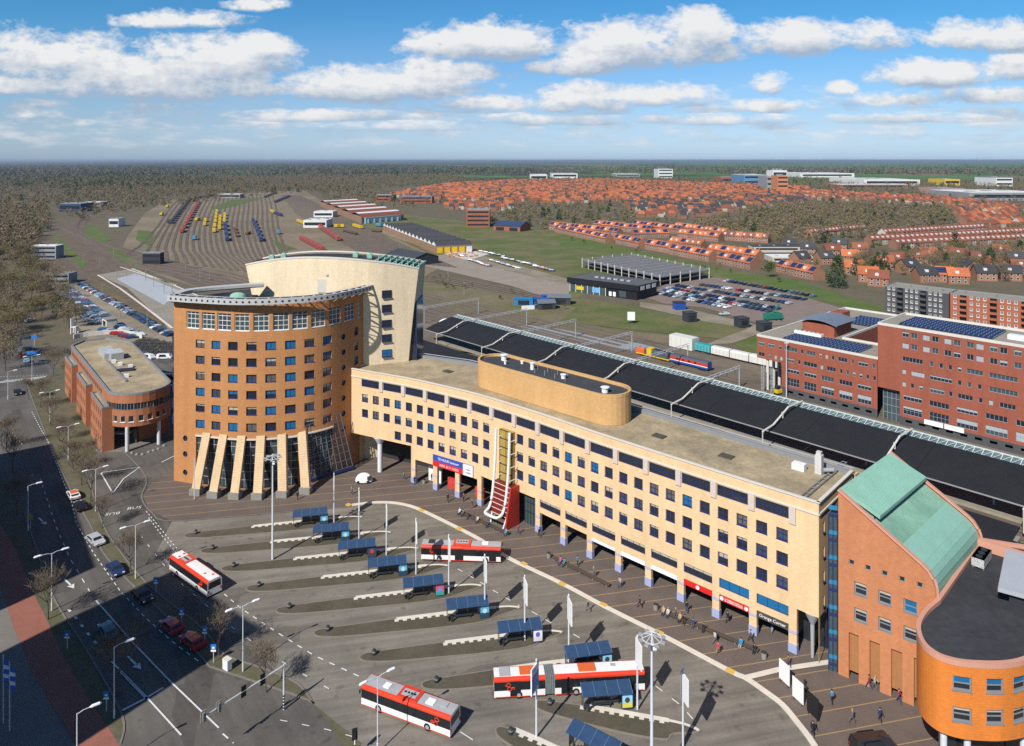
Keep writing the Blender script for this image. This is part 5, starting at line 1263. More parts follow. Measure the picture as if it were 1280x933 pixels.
# white mushroom column under the left overhang, corner cone column
x, y = G(475, 590); b = MB(); b.tube([(x, y, .08), (x, y, 6.4), (x, y, 7.9)], [.55, .55, 1.5], 16); b.build('overhang_column', mat('column_white', (.62, .63, .66), .5, .08), T)
x, y = OW.P(OW.L - 1.2, -.9); b = MB(); b.tube([(x, y, .08), (x, y, 4.8), (x, y, 6.5)], [.22, .3, 1.15], 14); b.build('corner_column', M_metal, T)
# curved wall inside the passage at the left
cw = [G(488, 574, 0), G(498, 580), G(512, 584)]; b = MB(); LL = smooth_line([(G(487, 560)), G(492, 575), G(503, 586), (G(515, 592)[0], G(515, 592)[1] + .4)], 4)
pw = Wall([OW.P(so(489), -.3)] + [OW.P(so(495), -.0)]); 
# penthouse: stadium with dark roof
pa, pb2 = np.array((-4.8, 156.4)), np.array((15.2, 137.2)); d = (pb2 - pa) / np.linalg.norm(pb2 - pa); n = np.array((-d[1], d[0])); r = 4.1
pa = np.array((-6.9, 154.5)) + n * r + d * 1.2; pb2 = np.array((14, 134.6)) + n * r + d * 1.7
st = [tuple(pb2 + r * (d * cos(t) + n * sin(t))) for t in np.linspace(-pi / 2, pi / 2, 14)] + [tuple(pa - r * (d * cos(t) + n * sin(t))) for t in np.linspace(-pi / 2, pi / 2, 14)]
b = MB(); PW = Wall((st + st[:1])); facade(b, PW, ZR - .5, 27.3); b.build('penthouse', M_offd, T)
flat_roof('penthouse_roof', st, 26.9, mat('penthouse_felt', (.05, .052, .058), .8, .25, s=.2), T); parapet(st, 26.9, 27.45, .4, M_offd, T, 'penthouse_parapet')
for f_, q, w, h in ((.02, 1.5, 1.2, 1.1), (.1, -.5, .5, .6), (.33, .5, .8, 1.3), (.62, .2, .9, .7), (1.0, -1.2, 1.2, .9), (.18, 2.2, .6, .5)): x, y = pa + (pb2 - pa) * f_ + n * q; b = MB(); b.cyl(x, y, 26.9, w / 2, h, 10); b.cyl(x, y, 26.9 + h, w * .7, .12, 10); b.build('roof_vent', M_wht, T)
b = MB()
for k in range(8): x, y = pa + (pb2 - pa) * (.36 + .045 * k) + n * ((-1) ** k * 1.2); b = MB(); b.cyl(x, y, 26.9, .05, 1.1, 6); b.build('vent_pipe', M_metal, T)
# roof hatches, chimney stack, duct
for px, py in ((824, 542), (908, 567), (560, 462)): x, y = G(px, py, ZR); b = MB(); b.box(x, y, ZR - .55, 2.2, 1.6, .2, -.75); b.build('roof_hatch', mat('weathered_hatch', (.075, .068, .055), s=1.2, var=.35), T)
x, y = G(999, 583, ZR); b = MB(); b.box(x, y, ZR - .5, 1.9, 1.2, 1.0, -.75); b.build('roof_box', M_wht, T)
x, y = G(1024, 588, ZR); b = MB(); b.box(x, y, ZR - .5, 1.0, 1.0, 2.9, -.75); b.box(x, y, ZR + 2.4, .7, .7, .5, -.75); b.build('chimney', mat('chimney_grey', (.5, .49, .47), .6, .12), T); b = MB(); b.tube([(x + .5, y - .4, ZR + .2), (x + 2.0, y - .3, ZR + .2), (x + 2.3, y, ZR - .3)], .32, 8); b.build('duct', M_metal, T)
b = MB(); p0 = np.array(G(1003, 620, ZR)); p1 = np.array(G(1056, 576, ZR)); 
for o_ in (-.4, .4): q = np.array((.74, -.68)) * o_ * .8; b.bar((*(p0 + q), ZR - .2), (*(p1 + q), ZR - .2), .12)
for f_ in np.linspace(0, 1, 9): c = p0 + (p1 - p0) * f_; q = np.array((.74, -.68)) * .35; b.bar((*(c - q), ZR - .2), (*(c + q), ZR - .2), .1)
b.build('roof_ladder', M_copl, T)
b = MB(); L3 = offset(backw[:6], -1.6)      # walkway ledge along the back: ochre upstand between two rails
for i in range(5): b.bar((*L3[i], ZR - 1.2), (*L3[i + 1], ZR - 1.2), 1.1, .8)
b.build('back_upstand', M_offb, T); b = MB()
for o_, z in ((-.25, ZR + .45), (-.55, ZR - .05), (-.8, ZR + .3)):
    L4 = offset(backw[:6], o_)
    for i in range(5): b.bar((*L4[i], z), (*L4[i + 1], z), .12)
b.build('back_rail', M_metal, T)
# bicycles in the corner entrance are separate things (see vehicles); glazed link to the brick building
T2 = thing('glass_link', 'narrow blue glass link between the yellow office and green roofed building', 'building link', (44, 101, 0))
b = MB(); q0, q1 = np.array(G(1036, 838)), np.array(G(1047.5, 843)); q1 = q1 + np.array((.1, .4)); dd = np.array((.6, .8)); b.prism([tuple(q0), tuple(q1), tuple(q1 + dd * 9), tuple(q0 + dd * 9)], 0, 21.4); lk = b.build('glazing', M_glasst, T2); b = MB()
for k in range(7):
    z = 1 + k * 3.4; b.bar((*(q0 - dd * .05), z), (*(q1 - dd * .05), z), .2, .3, 0)
    b.bar((*(q0 - dd * .04), z + 1.0), (*(q1 - dd * .04), z + 1.0), .12, .55, 1)
for f_ in (0, .5, 1): q = q0 + (q1 - q0) * f_ - dd * .06; b.bar((*q, 0), (*q, 21.4), .1, .1, 0)
b.build('glazing_frame', [M_frameb, mat('blue_spandrel', (.03, .19, .33), .3, .2)], lk)

# ================================================================ brick building with copper roof
T = thing('copper_roof_building', 'salmon brick building with a sloping green copper roof and tall slot openings', 'building', (50, 100, 0))
O = np.array((44.4, 99.5)); td = np.array((.766, -.643)); nd = np.array((.735, .678))
GW = Wall([tuple(O), tuple(O + td * 11.9)]); Pg = lambda t, dpt, z: (*(O + td * t + nd * dpt), z)
prof = [(0, 25.1), (10.2, 18.5), (10.9, 17.9), (11.4, 17.1), (11.7, 16.1), (11.8, 14.6)]
wo = [(t, 12.6) for t in (2.83, 5.79, 8.8)] + [(t, 9.1) for t in (2.83, 5.79, 8.8)]; sm = [(1.69 + 2.04 * k, 15.8) for k in range(5)]
slots = [(1.35, 2.6), (3.95, 5.2), (6.55, 7.85), (9.2, 10.4)]
ops = [(t - .8, t + .8, z - .85, z + .85) for t, z in wo] + [(t - .35, t + .35, z - .35, z + .35) for t, z in sm] + [(a, e, 0, 6.3) for a, e in slots]
b = MB(); facade(b, GW, 0, 14.6, [o for o in ops if o[3] < 15], depth=.5)
facade(b, GW, 14.6, 17.2, [o for o in ops if o[2] > 15], s0=0, s1=10.2, depth=.4)
b.face([Pg(0, 0, 17.2), Pg(10.2, 0, 17.2), Pg(10.2, 0, 18.5), Pg(0, 0, 25.1)]); b.face([Pg(10.2, 0, 14.6), Pg(11.8, 0, 14.6), Pg(11.7, 0, 16.1), Pg(11.4, 0, 17.1), Pg(10.9, 0, 17.9), Pg(10.2, 0, 18.5)])
D = 18.5; b.face([Pg(0, D, 0), Pg(0, 0, 0), Pg(0, 0, 25.1), Pg(0, D, 25.1)]); b.face([Pg(11.8, 0, 0), Pg(11.8, D, 0), Pg(11.8, D, 14.6), Pg(11.8, 0, 14.6)]); b.face([Pg(11.8, D, 0), Pg(0, D, 0), Pg(0, D, 25.1)] + [Pg(t, D, z) for t, z in prof[1:]])
b.build('wall', M_salm, T)
for t, z in wo: put_window(window_mesh(1.6, 1.7, 1, 2, M_copl, M_glass, .16, True, 1. if (t > 8 and z > 12) else .25, M_blind if (t > 8 and z > 12) else M_blindd), GW, t, z, T, .25)
for t, z in sm: put_window(window_mesh(.7, .7, 1, 1, M_copl, M_glass, .1, False), GW, t, z, T, .2)
for a, e in slots: x, y = GW.P((a + e) / 2, -.47); b = MB(); b.box(x, y, 1.0, e - a, .1, 5.3, GW.ang(1)); b.box(*GW.P((a + e) / 2, -.44), 2.6, e - a, .06, .08, GW.ang(1)); b.build('slot_panel', M_door, T)
b = MB(); rp = [(0.15, 24.6), (10.0, 18.3), (10.8, 17.6), (11.25, 16.9), (11.5, 16), (11.55, 14.7)]
for i, ((t0, z0), (t1, z1)) in enumerate(zip(rp, rp[1:])): b.face([Pg(t0, .25, z0), Pg(t1, .25, z1), Pg(t1, D - .25, z1), Pg(t0, D - .25, z0)], 0 if i == 0 else 0)
b.build('copper_roof', M_copper, T)
b = MB()
for k in range(40): q = .4 + (D - .8) * k / 39; b.bar(Pg(.4, q, 24.5), Pg(8.0, q, 19.62), .05, .07)
tag(b.build('standing_seam', M_copper, T), kind='stuff')
b = MB()
for i, ((t0, z0), (t1, z1)) in enumerate(zip([(7.6, 19.92)] + rp[1:], rp[1:])): b.face([Pg(t0, .3, z0 + .06), Pg(t1 + .05, .3, z1 + .06), Pg(t1 + .05, D - .3, z1 + .06), Pg(t0, D - .3, z0 + .06)])
b.build('corrugated_eave', M_copper2, T)
b = MB(); P8 = [Pg(0, .6, 25.2), Pg(5.0, .6, 22.9), Pg(5.0, D - .4, 22.9), Pg(0, D - .4, 25.2)]; b.idx(P8 + [(x, y, z - .45) for x, y, z in P8], [(0, 1, 2, 3), (7, 6, 5, 4), (0, 4, 5, 1), (1, 5, 6, 2), (2, 6, 7, 3), (3, 7, 4, 0)]); up = b.build('upper_roof_plate', M_copper2, T); b = MB()
for k in range(30): q = .8 + (D - 1.4) * k / 29; b.bar(Pg(.1, q, 25.2), Pg(4.95, q, 22.95), .05, .06)
tag(b.build('plate_seam', M_copper2, up), kind='stuff')
b = MB(); b.face([Pg(4.2, .7, 21.6), Pg(4.2, D - .5, 21.6), Pg(4.2, D - .5, 23.), Pg(4.2, .7, 23.)]); b.build('gap_shade', M_dark, T)  # dark sheet painting the shade in the gap under the raised plate
b = MB()
for dd_ in (0, D):
    for (t0, z0), (t1, z1) in zip(prof, prof[1:]): b.bar(Pg(t0, dd_, z0 + .08), Pg(t1, dd_, z1 + .08), .55, .3)
b.build('coping', M_pink, T)

# ================================================================ orange building with rounded end
T = thing('orange_round_building', 'bright orange brick building with rounded end and black flat roof, bottom right', 'building', (60, 90, 0))
oc = [(53.2, 91.6), (50.2, 89.2), (47.8, 86.4), (46.7, 83.4), (47.2, 81.3), (48.8, 80.2), (51, 79.8), (54, 79.8), (57, 80.6), (61.5, 83.0), (67, 87), (78, 96)]
RW2 = Wall(smooth_line(oc, 5)); ss = [s_at_px(RW2, p) for p in (1203, 1244, 1276)]; s5 = Wall(smooth_line(oc, 5)).L
lw = [s for s in [ss[2] + 2.9 * k for k in range(1, 5)] if s < RW2.L - 1]
W3 = [(s, z, 1.9) for s in ss + lw for z in (12.6, 9.2)]; sl_ = 4.2; W3 += [(4.0, z, 1.3) for z in (12.4, 9.0)] + [(6.9, z, 1.2) for z in (12.4, 9.0)][:0]
b = MB(); facade(b, RW2, 6.6, 14.9, [(s - w / 2, s + w / 2, z - .8, z + .8) for s, z, w in W3], depth=.45); backp = [(78, 96), (74, 104), (68, 106.3)]
facade(b, Wall(backp), 6.6, 14.9); b.build('wall', M_orb, T)
for s, z, w in W3: put_window(window_mesh(w, 1.6, 1, 2, M_copl, M_glass, .17, True, .5 if z > 12 else .2, M_blind if z > 12 else M_blindd), RW2, s, z, T, .25)
rw_ = [tuple(p) for p in RW2.p]; poly = rw_ + backp[1:]
flat_roof('roof', poly, 14.6, M_bitum, T); parapet(rw_ + backp[1:], 14.5, 15.1, .45, M_pink, T)
b = MB(); inn = [RW2.P(t, -2.2) for t in np.linspace(0, RW2.L, 30)]
for p, q in zip(inn, inn[1:]): b.face([(*p, 0), (*q, 0), (*q, 6.6), (*p, 6.6)])
b.build('recessed_ground_floor', M_glass, T); flat_roof('soffit', [RW2.P(t, -.02) for t in np.linspace(0, RW2.L, 40)] + backp[1:], 6.6, M_orb, T)
for s in (s_at_px(RW2, 1175), s_at_px(RW2, 1215), ss[2] + 2): x, y = RW2.P(s, -1.0); b = MB(); b.cyl(x, y, .08, .35, 6.5, 12); b.build('column', M_lamp, T)
x0, y0 = G(1227, 705, 14.6); b = MB(); 
for k in range(2): b.box(x0, y0, 14.9, 3.9, 1.5, 1.15, radians(44))
ch = b.build('chiller', M_wht, T); 
for k in range(3): b = MB(); q = (k - 1) * 1.2; b.cyl(x0 + q * cos(radians(44)), y0 + q * sin(radians(44)), 16.05, .42, .12, 12); b.build('fan', M_dark, ch)
b = MB()
for sx_, sy_ in ((-1, -1), (1, -1), (1, 1), (-1, 1)): b = MB(); x, y = x0 + sx_ * 1.6 * cos(.77) - sy_ * .6 * sin(.77), y0 + sx_ * 1.6 * sin(.77) + sy_ * .6 * cos(.77); b.box(x, y, 14.6, .15, .15, .3, .77); b.build('leg', M_metal, ch)
b = MB(); q = [G(1238, 786, 18), G(1290, 726, 20), G(1330, 770, 20), G(1300, 818, 18)]; q = [(61.9, 94.6), (70, 101.5), (77, 96), (66.5, 88.2)]
P8 = [(60.2, 90.6, 17.0), (66.5, 98.5, 17.6), (74, 92.5, 17.6), (66.8, 86.2, 17.0)]; b.idx(P8 + [(x, y, z - .5) for x, y, z in P8], [(3, 2, 1, 0), (4, 5, 6, 7), (0, 1, 5, 4), (1, 2, 6, 5), (2, 3, 7, 6), (3, 0, 4, 7)]); sk = b.build('skylight_roof', mat('zinc_grey', (.42, .43, .45), .45, .1, s=.5, metal=.2), T)
b = MB(); b.prism([(61.6, 90.6), (66.5, 96.6), (72.5, 92), (67, 87.2)], 14.6, 16.6); b.build('skylight_wall', M_dark, T)
b = MB(); b.prism([(66.2, 104.2), (71, 99.5), (71.4, 100), (66.6, 104.7)], 14.6, 16.0); b.build('fire_wall', M_pink, T)
b = MB(); x, y = G(1270, 735, 14.6)
for k in range(6):
    b.bar((x + .3 * k, y + .3 * k, 14.6), (x + .3 * k, y + .3 * k, 16.6), .06)
for z in np.arange(14.8, 16.7, .35): b.bar((x, y, z), (x + 1.5, y + 1.5, z), .05)
b.build('roof_rail', M_metal, T)
# ================================================================ low brick office with rounded end, left
T = thing('low_round_office', 'low red brick office with a rounded end, gravel roof and three wall bays', 'office building', (-110, 200, 0))
ud = np.array((.627, -.779)); un = np.array((.779, .627))
A0 = np.array((-133.5, 221.4)); Lb, Wb, rr = 55.8, 14.2, 7.1
Q = lambda s, q: tuple(A0 + ud * s + un * q)
out = [Q(0, 0), Q(Lb, 0)] + [Q(Lb + rr * sin(t), rr - rr * cos(t)) for t in np.linspace(0, pi, 16)[1:-1]] + [Q(Lb, Wb), Q(6, Wb + 1), Q(-4, Wb - 4), Q(-5, 4)]
LW = Wall(out + out[:1]); ZT = 13.8
iL = lambda px, lo=Lb - 8: min(((abs(LW.P(t)[0] / LW.P(t)[1] - (px - CX) / F), t) for t in np.linspace(lo, Lb + pi * rr + 3, 400)))[1]
strip = (Lb - .4, Lb + pi * rr * .98, 9.9, 11.5); sq = [iL(p) for p in (144, 153, 164, 176.5, 188, 198, 205.5)]
upl = [(1.5 + 2.4 * k, 3.3 + 2.4 * k, 11.0, 12.4) for k in range(20) if 3.3 + 2.4 * k < Lb - 2]
b = MB(); facade(b, LW, 5.9, ZT, [strip] + [(s - .6, s + .6, 7.0, 8.5) for s in sq] + upl, depth=.35)
inn = [Q(0, .6), Q(Lb - 6, .6)] + [Q(Lb - 6, Wb - .6)] ; facade(b, Wall([Q(0, 0), Q(Lb - 3, 0)]), 0, 5.9); facade(b, Wall([Q(Lb - 3, 0), Q(Lb - 3, 3), Q(Lb + .5, 7), Q(Lb - 1, Wb), Q(6, Wb + 1), Q(-4, Wb - 4), Q(-5, 4), Q(0, 0)]), 0, 5.9)
b.build('wall', M_redlow, T)
n = 15
for k in range(n): a, e = strip[0] + (strip[1] - strip[0]) * k / n, strip[0] + (strip[1] - strip[0]) * (k + 1) / n; put_window(window_mesh(e - a - .02, 1.6, 2, 1, M_copl, M_glass, .1, False), LW, (a + e) / 2, 10.7, T, .2)
for s in sq: put_window(window_mesh(1.2, 1.5, 1, 1, M_framew, M_glass, .1, True), LW, s, 7.75, T, .2)
for a, e, lo, hi in upl: put_window(window_mesh(e - a, hi - lo, 2, 1, M_copl, M_glass, .1, False), LW, (a + e) / 2, (lo + hi) / 2, T, .2)
flat_roof('roof', out, ZT - .35, M_gravel, T); parapet(out, ZT - .4, ZT + .12, .45, M_copl, T); flat_roof('soffit', [LW.P(t, -.02) for t in np.linspace(Lb - 3.5, Lb + pi * rr + 2, 24)], 5.92, M_concd, T)
for k in range(3):
    s0 = -.2 + 21.9 * k; L_ = (13, 14.5, 15)[k]; zt = 10.7
    bw = Wall([Q(s0, 1.0), Q(s0, -1.6), Q(s0 + L_, -1.6), Q(s0 + L_, 1.0)]); wn = [(2.6 + 1.2 + 2.35 * j, z) for j in range(int(L_ / 2.35)) for z in (8.9, 5.8, 2.7)]
    b = MB(); facade(b, bw, 0, zt, [(s - .55, s + .55, z - 1., z + .75) for s, z in wn], depth=.35); by = b.build('bay', M_redlow, T)
    for s, z in wn: put_window(window_mesh(1.1, 1.75, 1, 2, M_copl, M_glass, .1, False), bw, s, z - .12, by, .2)
    pp = [Q(s0, 0), Q(s0, -1.6), Q(s0 + L_, -1.6), Q(s0 + L_, 0)]; flat_roof('bay_roof', pp, zt - .3, M_gravel, by); parapet(pp, zt - .35, zt + .1, .3, M_copl, by, 'bay_parapet')
for px in ((159, 564.6), (198.6, 555.6)): x, y = G(*px); b = MB(); b.cyl(x, y, .06, .45, 5.85, 14); b.build('column', M_lamp, T)
x, y = G(150, 560); b = MB(); b.prism([Q(Lb - 2.8, 2.6), Q(Lb + .5, 6.6), Q(Lb + 1.4, 6.2), Q(Lb - 2, 2.2)], .1, 3.4); en = b.build('entrance', M_glasst, T); b = MB(); b.prism([Q(Lb - 1.5, 2.4), Q(Lb + .9, 5.2), Q(Lb + 2.4, 4.3), Q(Lb, 1.4)], 2.9, 3.1); b.build('canopy', M_wht, en)
x, y = G(134, 443, ZT)
for k, (o, w, l, h) in enumerate(((0, 3, 9, 1.5), (4.5, 3.2, 5.5, 1.9))): b = MB(); c = np.array((x, y)) + ud * o + un * (o * .3); b.box(c[0], c[1], ZT - .35, l, w, h, atan2(ud[1], ud[0])); bx_ = b.build('roof_plant', M_metal, T); b = MB(); [b.box(*(c + ud * q), ZT + h - .35, .5, w * 1.05, .15, atan2(ud[1], ud[0])) for q in np.linspace(-l * .4, l * .4, 5)]; b.build('plant_lid', M_lamp, bx_)
b = MB(); c = np.array(G(157, 462, ZT)); b.box(c[0], c[1], ZT - .35, 4.2, 2, .5, .4); b.build('skylight', M_dark, T)
for px in ((150, 455), (163, 458), (158, 470), (142, 452)): c = np.array(G(*px, ZT)); b = MB(); b.box(c[0], c[1], ZT - .35, 1.1, .9, .8, .5); b.build('roof_box', M_wht, T)
b = MB(); c0, c1 = np.array(G(133, 450, ZT)), np.array(G(158, 476, ZT)); b.bar((*c0, ZT - .1), (*c1, ZT - .1), .5, .3); b.build('roof_duct', M_copl, T)
for px in ((137, 490), (165, 567), (171, 569), (178, 569), (186, 566), (192, 564), (198, 562), (205, 558)):
    if px[1] > 500: x, y = G(*px); t = thing('stone_ball', 'low grey stone block at the kerb before the low round office', 'stone block', (x, y, .1), 0, 'stone blocks before the low round office'); b = MB(); b.dome(x, y, .05, .42, .36, .42, 7, 3); b.build('block', M_concd, t)

# ================================================================ red brick offices, right
rd = np.array((.671, -.741)); rn = np.array((.741, .671)); RO = np.array((78.9, 220.2))
Pr = lambda t, q: tuple(RO + rd * t + rn * q)
T = thing('red_brick_office_low', 'lower red brick office wing with solar panels and a curved metal roof box', 'office building', (*Pr(12, 10), 0))
fl = Wall([Pr(-5.6, 0), Pr(29.9, 0)]); ZA = 16.45; o = 5.6
W4 = []
def rowwin(z, h, spec, base): 
    for a, w in spec: W4.append((base + a, base + a + w, z - h / 2, z + h / 2))
pat = [(0, 2.0), (3.1, 2.2), (6.6, .8), (8.4, 4.0), (13.4, .8), (15.2, 2.6), (18.9, .8), (20.7, .8), (22.5, .8), (24.3, 2.6), (28.0, .8), (29.9, 2.6), (33.6, .8)]
pat2 = [(0, 2.0), (3.4, .8), (5.2, .8), (7.0, .8), (8.8, 2.6), (12.5, .8), (14.3, 4.0), (19.3, .8), (21.1, 2.6), (24.8, .8), (26.6, .8), (28.4, .8), (30.2, .8), (32.0, .8), (33.8, .8)]
rowwin(13.9, 1.2, pat, .5); rowwin(10.6, 1.2, pat2, .5)
rowwin(7.6, 1.3, [(9.5 + 5.1 * k, 3.7) for k in range(5)], .3); rowwin(4.2, 2.3, [(9.5 + 5.1 * k, 3.7) for k in range(5)], .3)
b = MB(); up = [w for w in W4 if w[3] > 9.4]; facade(b, fl, 9.4, ZA, up, depth=.3); lw_ = [w for w in W4 if w[3] <= 9.4]; facade(b, fl, 2.4, 9.4, lw_, s0=8.0, depth=.3)
wB = Pr(-5.6, 68); facade(b, Wall([Pr(-5.6, 62), Pr(-5.6, 0)]), 9.4, ZA); facade(b, Wall([Pr(2.4, 62), Pr(2.4, 0)]), 0, 9.4)
facade(b, Wall([Pr(14, 16), Pr(14, 62), Pr(-5.6, 62)]), 0, ZA); facade(b, Wall([Pr(30, 16), Pr(14, 16)]), 0, ZA); b.build('wall', M_redb, T)
b = MB(); facade(b, fl, 0, 2.4, [(10 + 3.2 * k, 11.6 + 3.2 * k, .9, 1.6) for k in range(8)], s0=8.0, depth=.2); b.build('plinth_wall', M_greyb, T)
M_frr = mat('grey_blue_frame', (.25, .28, .34), .5, .1, s=2); rg = random.Random(3)
for a, e, lo, hi in W4: put_window(window_mesh(e - a, hi - lo, max(1, round((e - a) / .9)), 2 if hi - lo > 2 else 1, M_frr, M_glasst if rg.random() < .4 else M_glass, .09, False, rg.choice((0, 0, 0, 0, .3, .5, 1)), mat('office_blind_grey', (.33, .36, .37), .7, .15)), fl, (a + e) / 2, (lo + hi) / 2, T, .18)
rp_ = [Pr(-5.6, 0), Pr(30, 0), Pr(30, 16), Pr(14, 16), Pr(14, 62), Pr(-5.6, 62)]
flat_roof('roof', rp_, ZA - .5, mat('pale_roof_gravel', (.26, .235, .19), s=.5, var=.25, s2=2), T); parapet(rp_, ZA - .55, ZA + .1, .4, M_coping, T); flat_roof('soffit', [Pr(-5.6, 0), Pr(2.4, 0), Pr(2.4, 62), Pr(-5.6, 62)], 9.4, M_conc, T)
for q in (.8, 4.5, 8): x, y = Pr(-2.5, q); b = MB(); b.cyl(x, y, 0, .45, 9.4, 12); b.build('column', M_coping, T)
def solar_row(t0, t1, q, z, Tp, sh=1.6, tilt=.35):
    a, e = np.array(Pr(t0, q)), np.array(Pr(t1, q)); u = rn * 1.0; b = MB(); P = [(*a, z), (*e, z), (*(e + u * sh), z + tilt), (*(a + u * sh), z + tilt)]; b.face(P); b.face([(x, y, zz - .06) for x, y, zz in P[::-1]])
    o = b.build('solar_panel_row', M_solar, Tp); b = MB(); n = int((t1 - t0) / 1.1)
    for k in range(n + 1): p = a + (e - a) * k / n; b.bar((*p, z + .03), (*(p + u * sh), z + tilt + .03), .07, .03)
    b.build('panel_frame', M_metal, o)
for k in range(5): solar_row(1.5, 24, 2.2 + 2.1 * k, ZA - .3, T)
for k in range(5): solar_row(4, 13, 38 + 3 * k, ZA - .3, T)
mt = [Pr(1.5, 15), Pr(11.5, 15), Pr(11.5, 27), Pr(1.5, 27)]; b = MB(); b.prism(mt, ZA - .5, ZA + 3.0); ph = b.build('roof_house', M_redb, T); b = MB(); n = 10
for k in range(n):
    f0, f1 = k / n, (k + 1) / n; z0, z1 = ZA + 2.9 + 1.6 * sin(pi * (.1 + .8 * f0)), ZA + 2.9 + 1.6 * sin(pi * (.1 + .8 * f1)); t0, t1 = .3 + 12.4 * f0, .3 + 12.4 * f1
    b.face([(*Pr(t0, 14), z0), (*Pr(t1, 14), z1), (*Pr(t1, 28), z1), (*Pr(t0, 28), z0)]); b.face([(*Pr(t0, 14), z0 - .3), (*Pr(t1, 14), z1 - .3), (*Pr(t1, 14), z1), (*Pr(t0, 14), z0)])
b.build('curved_metal_roof', mat('zinc_sheet', (.23, .25, .29), .4, .15, s=.8, metal=.4), ph)
b = MB(); b.prism([Pr(-1, 40), Pr(3, 40), Pr(3, 46), Pr(-1, 46)], ZA - .5, ZA + 2.2); b.build('roof_house', M_redb, T)
x, y = Pr(5, 12); b = MB(); b.box(x, y, ZA - .2, 8.5, 1.8, .9, atan2(rd[1], rd[0])); ac = b.build('air_unit', M_wht, T); b = MB()
for k in range(6): q = np.array((x, y)) + rd * (-3.5 + 1.4 * k); b.cyl(q[0], q[1], ZA + .7, .5, .1, 10)
b.build('fan', M_concd, ac)
T = thing('red_brick_office_tall', 'tall red brick office block with roof solar panels above the railway', 'office building', (*Pr(45, 8), 0))
fl = Wall([Pr(30.1, -.25), Pr(86, -.25)]); ZB = 26.0; W4 = []
for z in (24.0, 21.0):
    for k in range(9): a = 6.2 + 5.0 * k; W4 += [(a, a + 1.6, z - .7, z + .7), (a + 2.1, a + 3.7, z - .7, z + .7)]
rowwin(17.5, 1.2, [(6.0, 5), (12.6, .9), (14.8, .9), (16.9, .9), (19, .9), (21.0, 3.6), (25.8, 6), (33, .9), (35.2, .9), (37.6, .9), (40, 4)], .2)
rowwin(14.1, 1.2, [(6.0, .9), (8.2, 3.2), (12.6, 5.2), (19, .9), (21.2, .9), (23.4, .9), (25.8, 6), (33, .9), (35.2, .9), (37.6, 3), (42, .9)], .2)
rowwin(10.8, 1.2, [(6.0, .9), (8.0, .9), (10.1, .9), (12.6, 3.4), (17, .9), (19, 3.4), (23.6, .9), (25.8, .9), (28, 3.4), (33, 3.6), (38, .9), (40, .9), (42, 3)], .2)
rowwin(7.4, 1.35, [(6.2 + 6.3 * k, 4.6) for k in range(7)], .2); rowwin(4.1, 2.2, [(6.2 + 6.3 * k, 4.6) for k in range(7)], .2)
b = MB(); facade(b, fl, 8.7, ZB, [w for w in W4 if w[3] > 8.8], depth=.3); facade(b, fl, 2.2, 8.7, [w for w in W4 if w[3] <= 8.8], s0=5.6, depth=.3)
facade(b, Wall([Pr(30.1, 19), Pr(30.1, -.25)]), 8.7, ZB); facade(b, Wall([Pr(86, -.25), Pr(86, 19), Pr(30.1, 19)]), 0, ZB); b.build('wall', M_redb, T)
b = MB(); facade(b, fl, 0, 2.2, [(7 + 3.2 * k, 8.6 + 3.2 * k, .9, 1.6) for k in range(14)], s0=5.6, depth=.2); b.build('plinth_wall', M_greyb, T)
for a, e, lo, hi in W4: put_window(window_mesh(e - a, hi - lo, max(1, round((e - a) / .9)), 2 if hi - lo > 2 else 1, M_frr, M_glasst if rg.random() < .4 else M_glass, .09, False, rg.choice((0, 0, 0, 0, .3, .5, 1)), mat('office_blind_grey', (.33, .36, .37), .7, .15)), fl, (a + e) / 2, (lo + hi) / 2, T, .18)
b = MB(); b.face([(*Pr(31, 1.2), 0), (*Pr(35.6, 1.2), 0), (*Pr(35.6, 1.2), 8.7), (*Pr(31, 1.2), 8.7)], 0)
for k in range(5): b.bar((*Pr(31 + 1.1 * k, 1.1), 0), (*Pr(31 + 1.1 * k, 1.1), 8.7), .1, .1, 1)
for z in (2, 4, 6, 8): b.bar((*Pr(31, 1.1), z), (*Pr(35.6, 1.1), z), .1, .1, 1)
b.build('entrance_glazing', [M_glasst, M_frr], T); b = MB(); b.prism([Pr(30.1, -.2), Pr(35.8, -.2), Pr(35.8, 6), Pr(30.1, 6)], 8.66, 8.7); b.build('soffit', M_conc, T)
rp_ = [Pr(30.1, -.25), Pr(86, -.25), Pr(86, 19), Pr(30.1, 19)]; flat_roof('roof', rp_, ZB - .5, MATS['pale_roof_gravel'], T); parapet(rp_, ZB - .55, ZB + .1, .4, M_coping, T)
for k in range(6): solar_row(34, 56, 3.5 + 2.1 * k, ZB - .3, T)
for t_, q, w in ((60, 8, 3.5), (64, 5, 2), (71, 9, 5)): x, y = Pr(t_, q); b = MB(); b.box(x, y, ZB - .5, w, 2.2, 1.1, atan2(rd[1], rd[0])); b.build('roof_unit', M_wht, T)
x, y = Pr(66, 10); b = MB(); b.tube([(x, y, ZB - .5), (x, y, ZB + 5)], .08, 6); [b.box(x, y, ZB + 1.5 + k, .9 - .2 * k, .5, .5) for k in range(3)]; b.build('antenna', M_metal, T)
for k in range(2): x, y = Pr(40.2 + 0 + k * 5.6, -.7); b = MB(); b.box(*Pr(44 + 4.7 * k, -.75), 1.9, 4.4, .15, 1.2, atan2(rd[1], rd[0])); b.build('white_banner', M_wht, T)

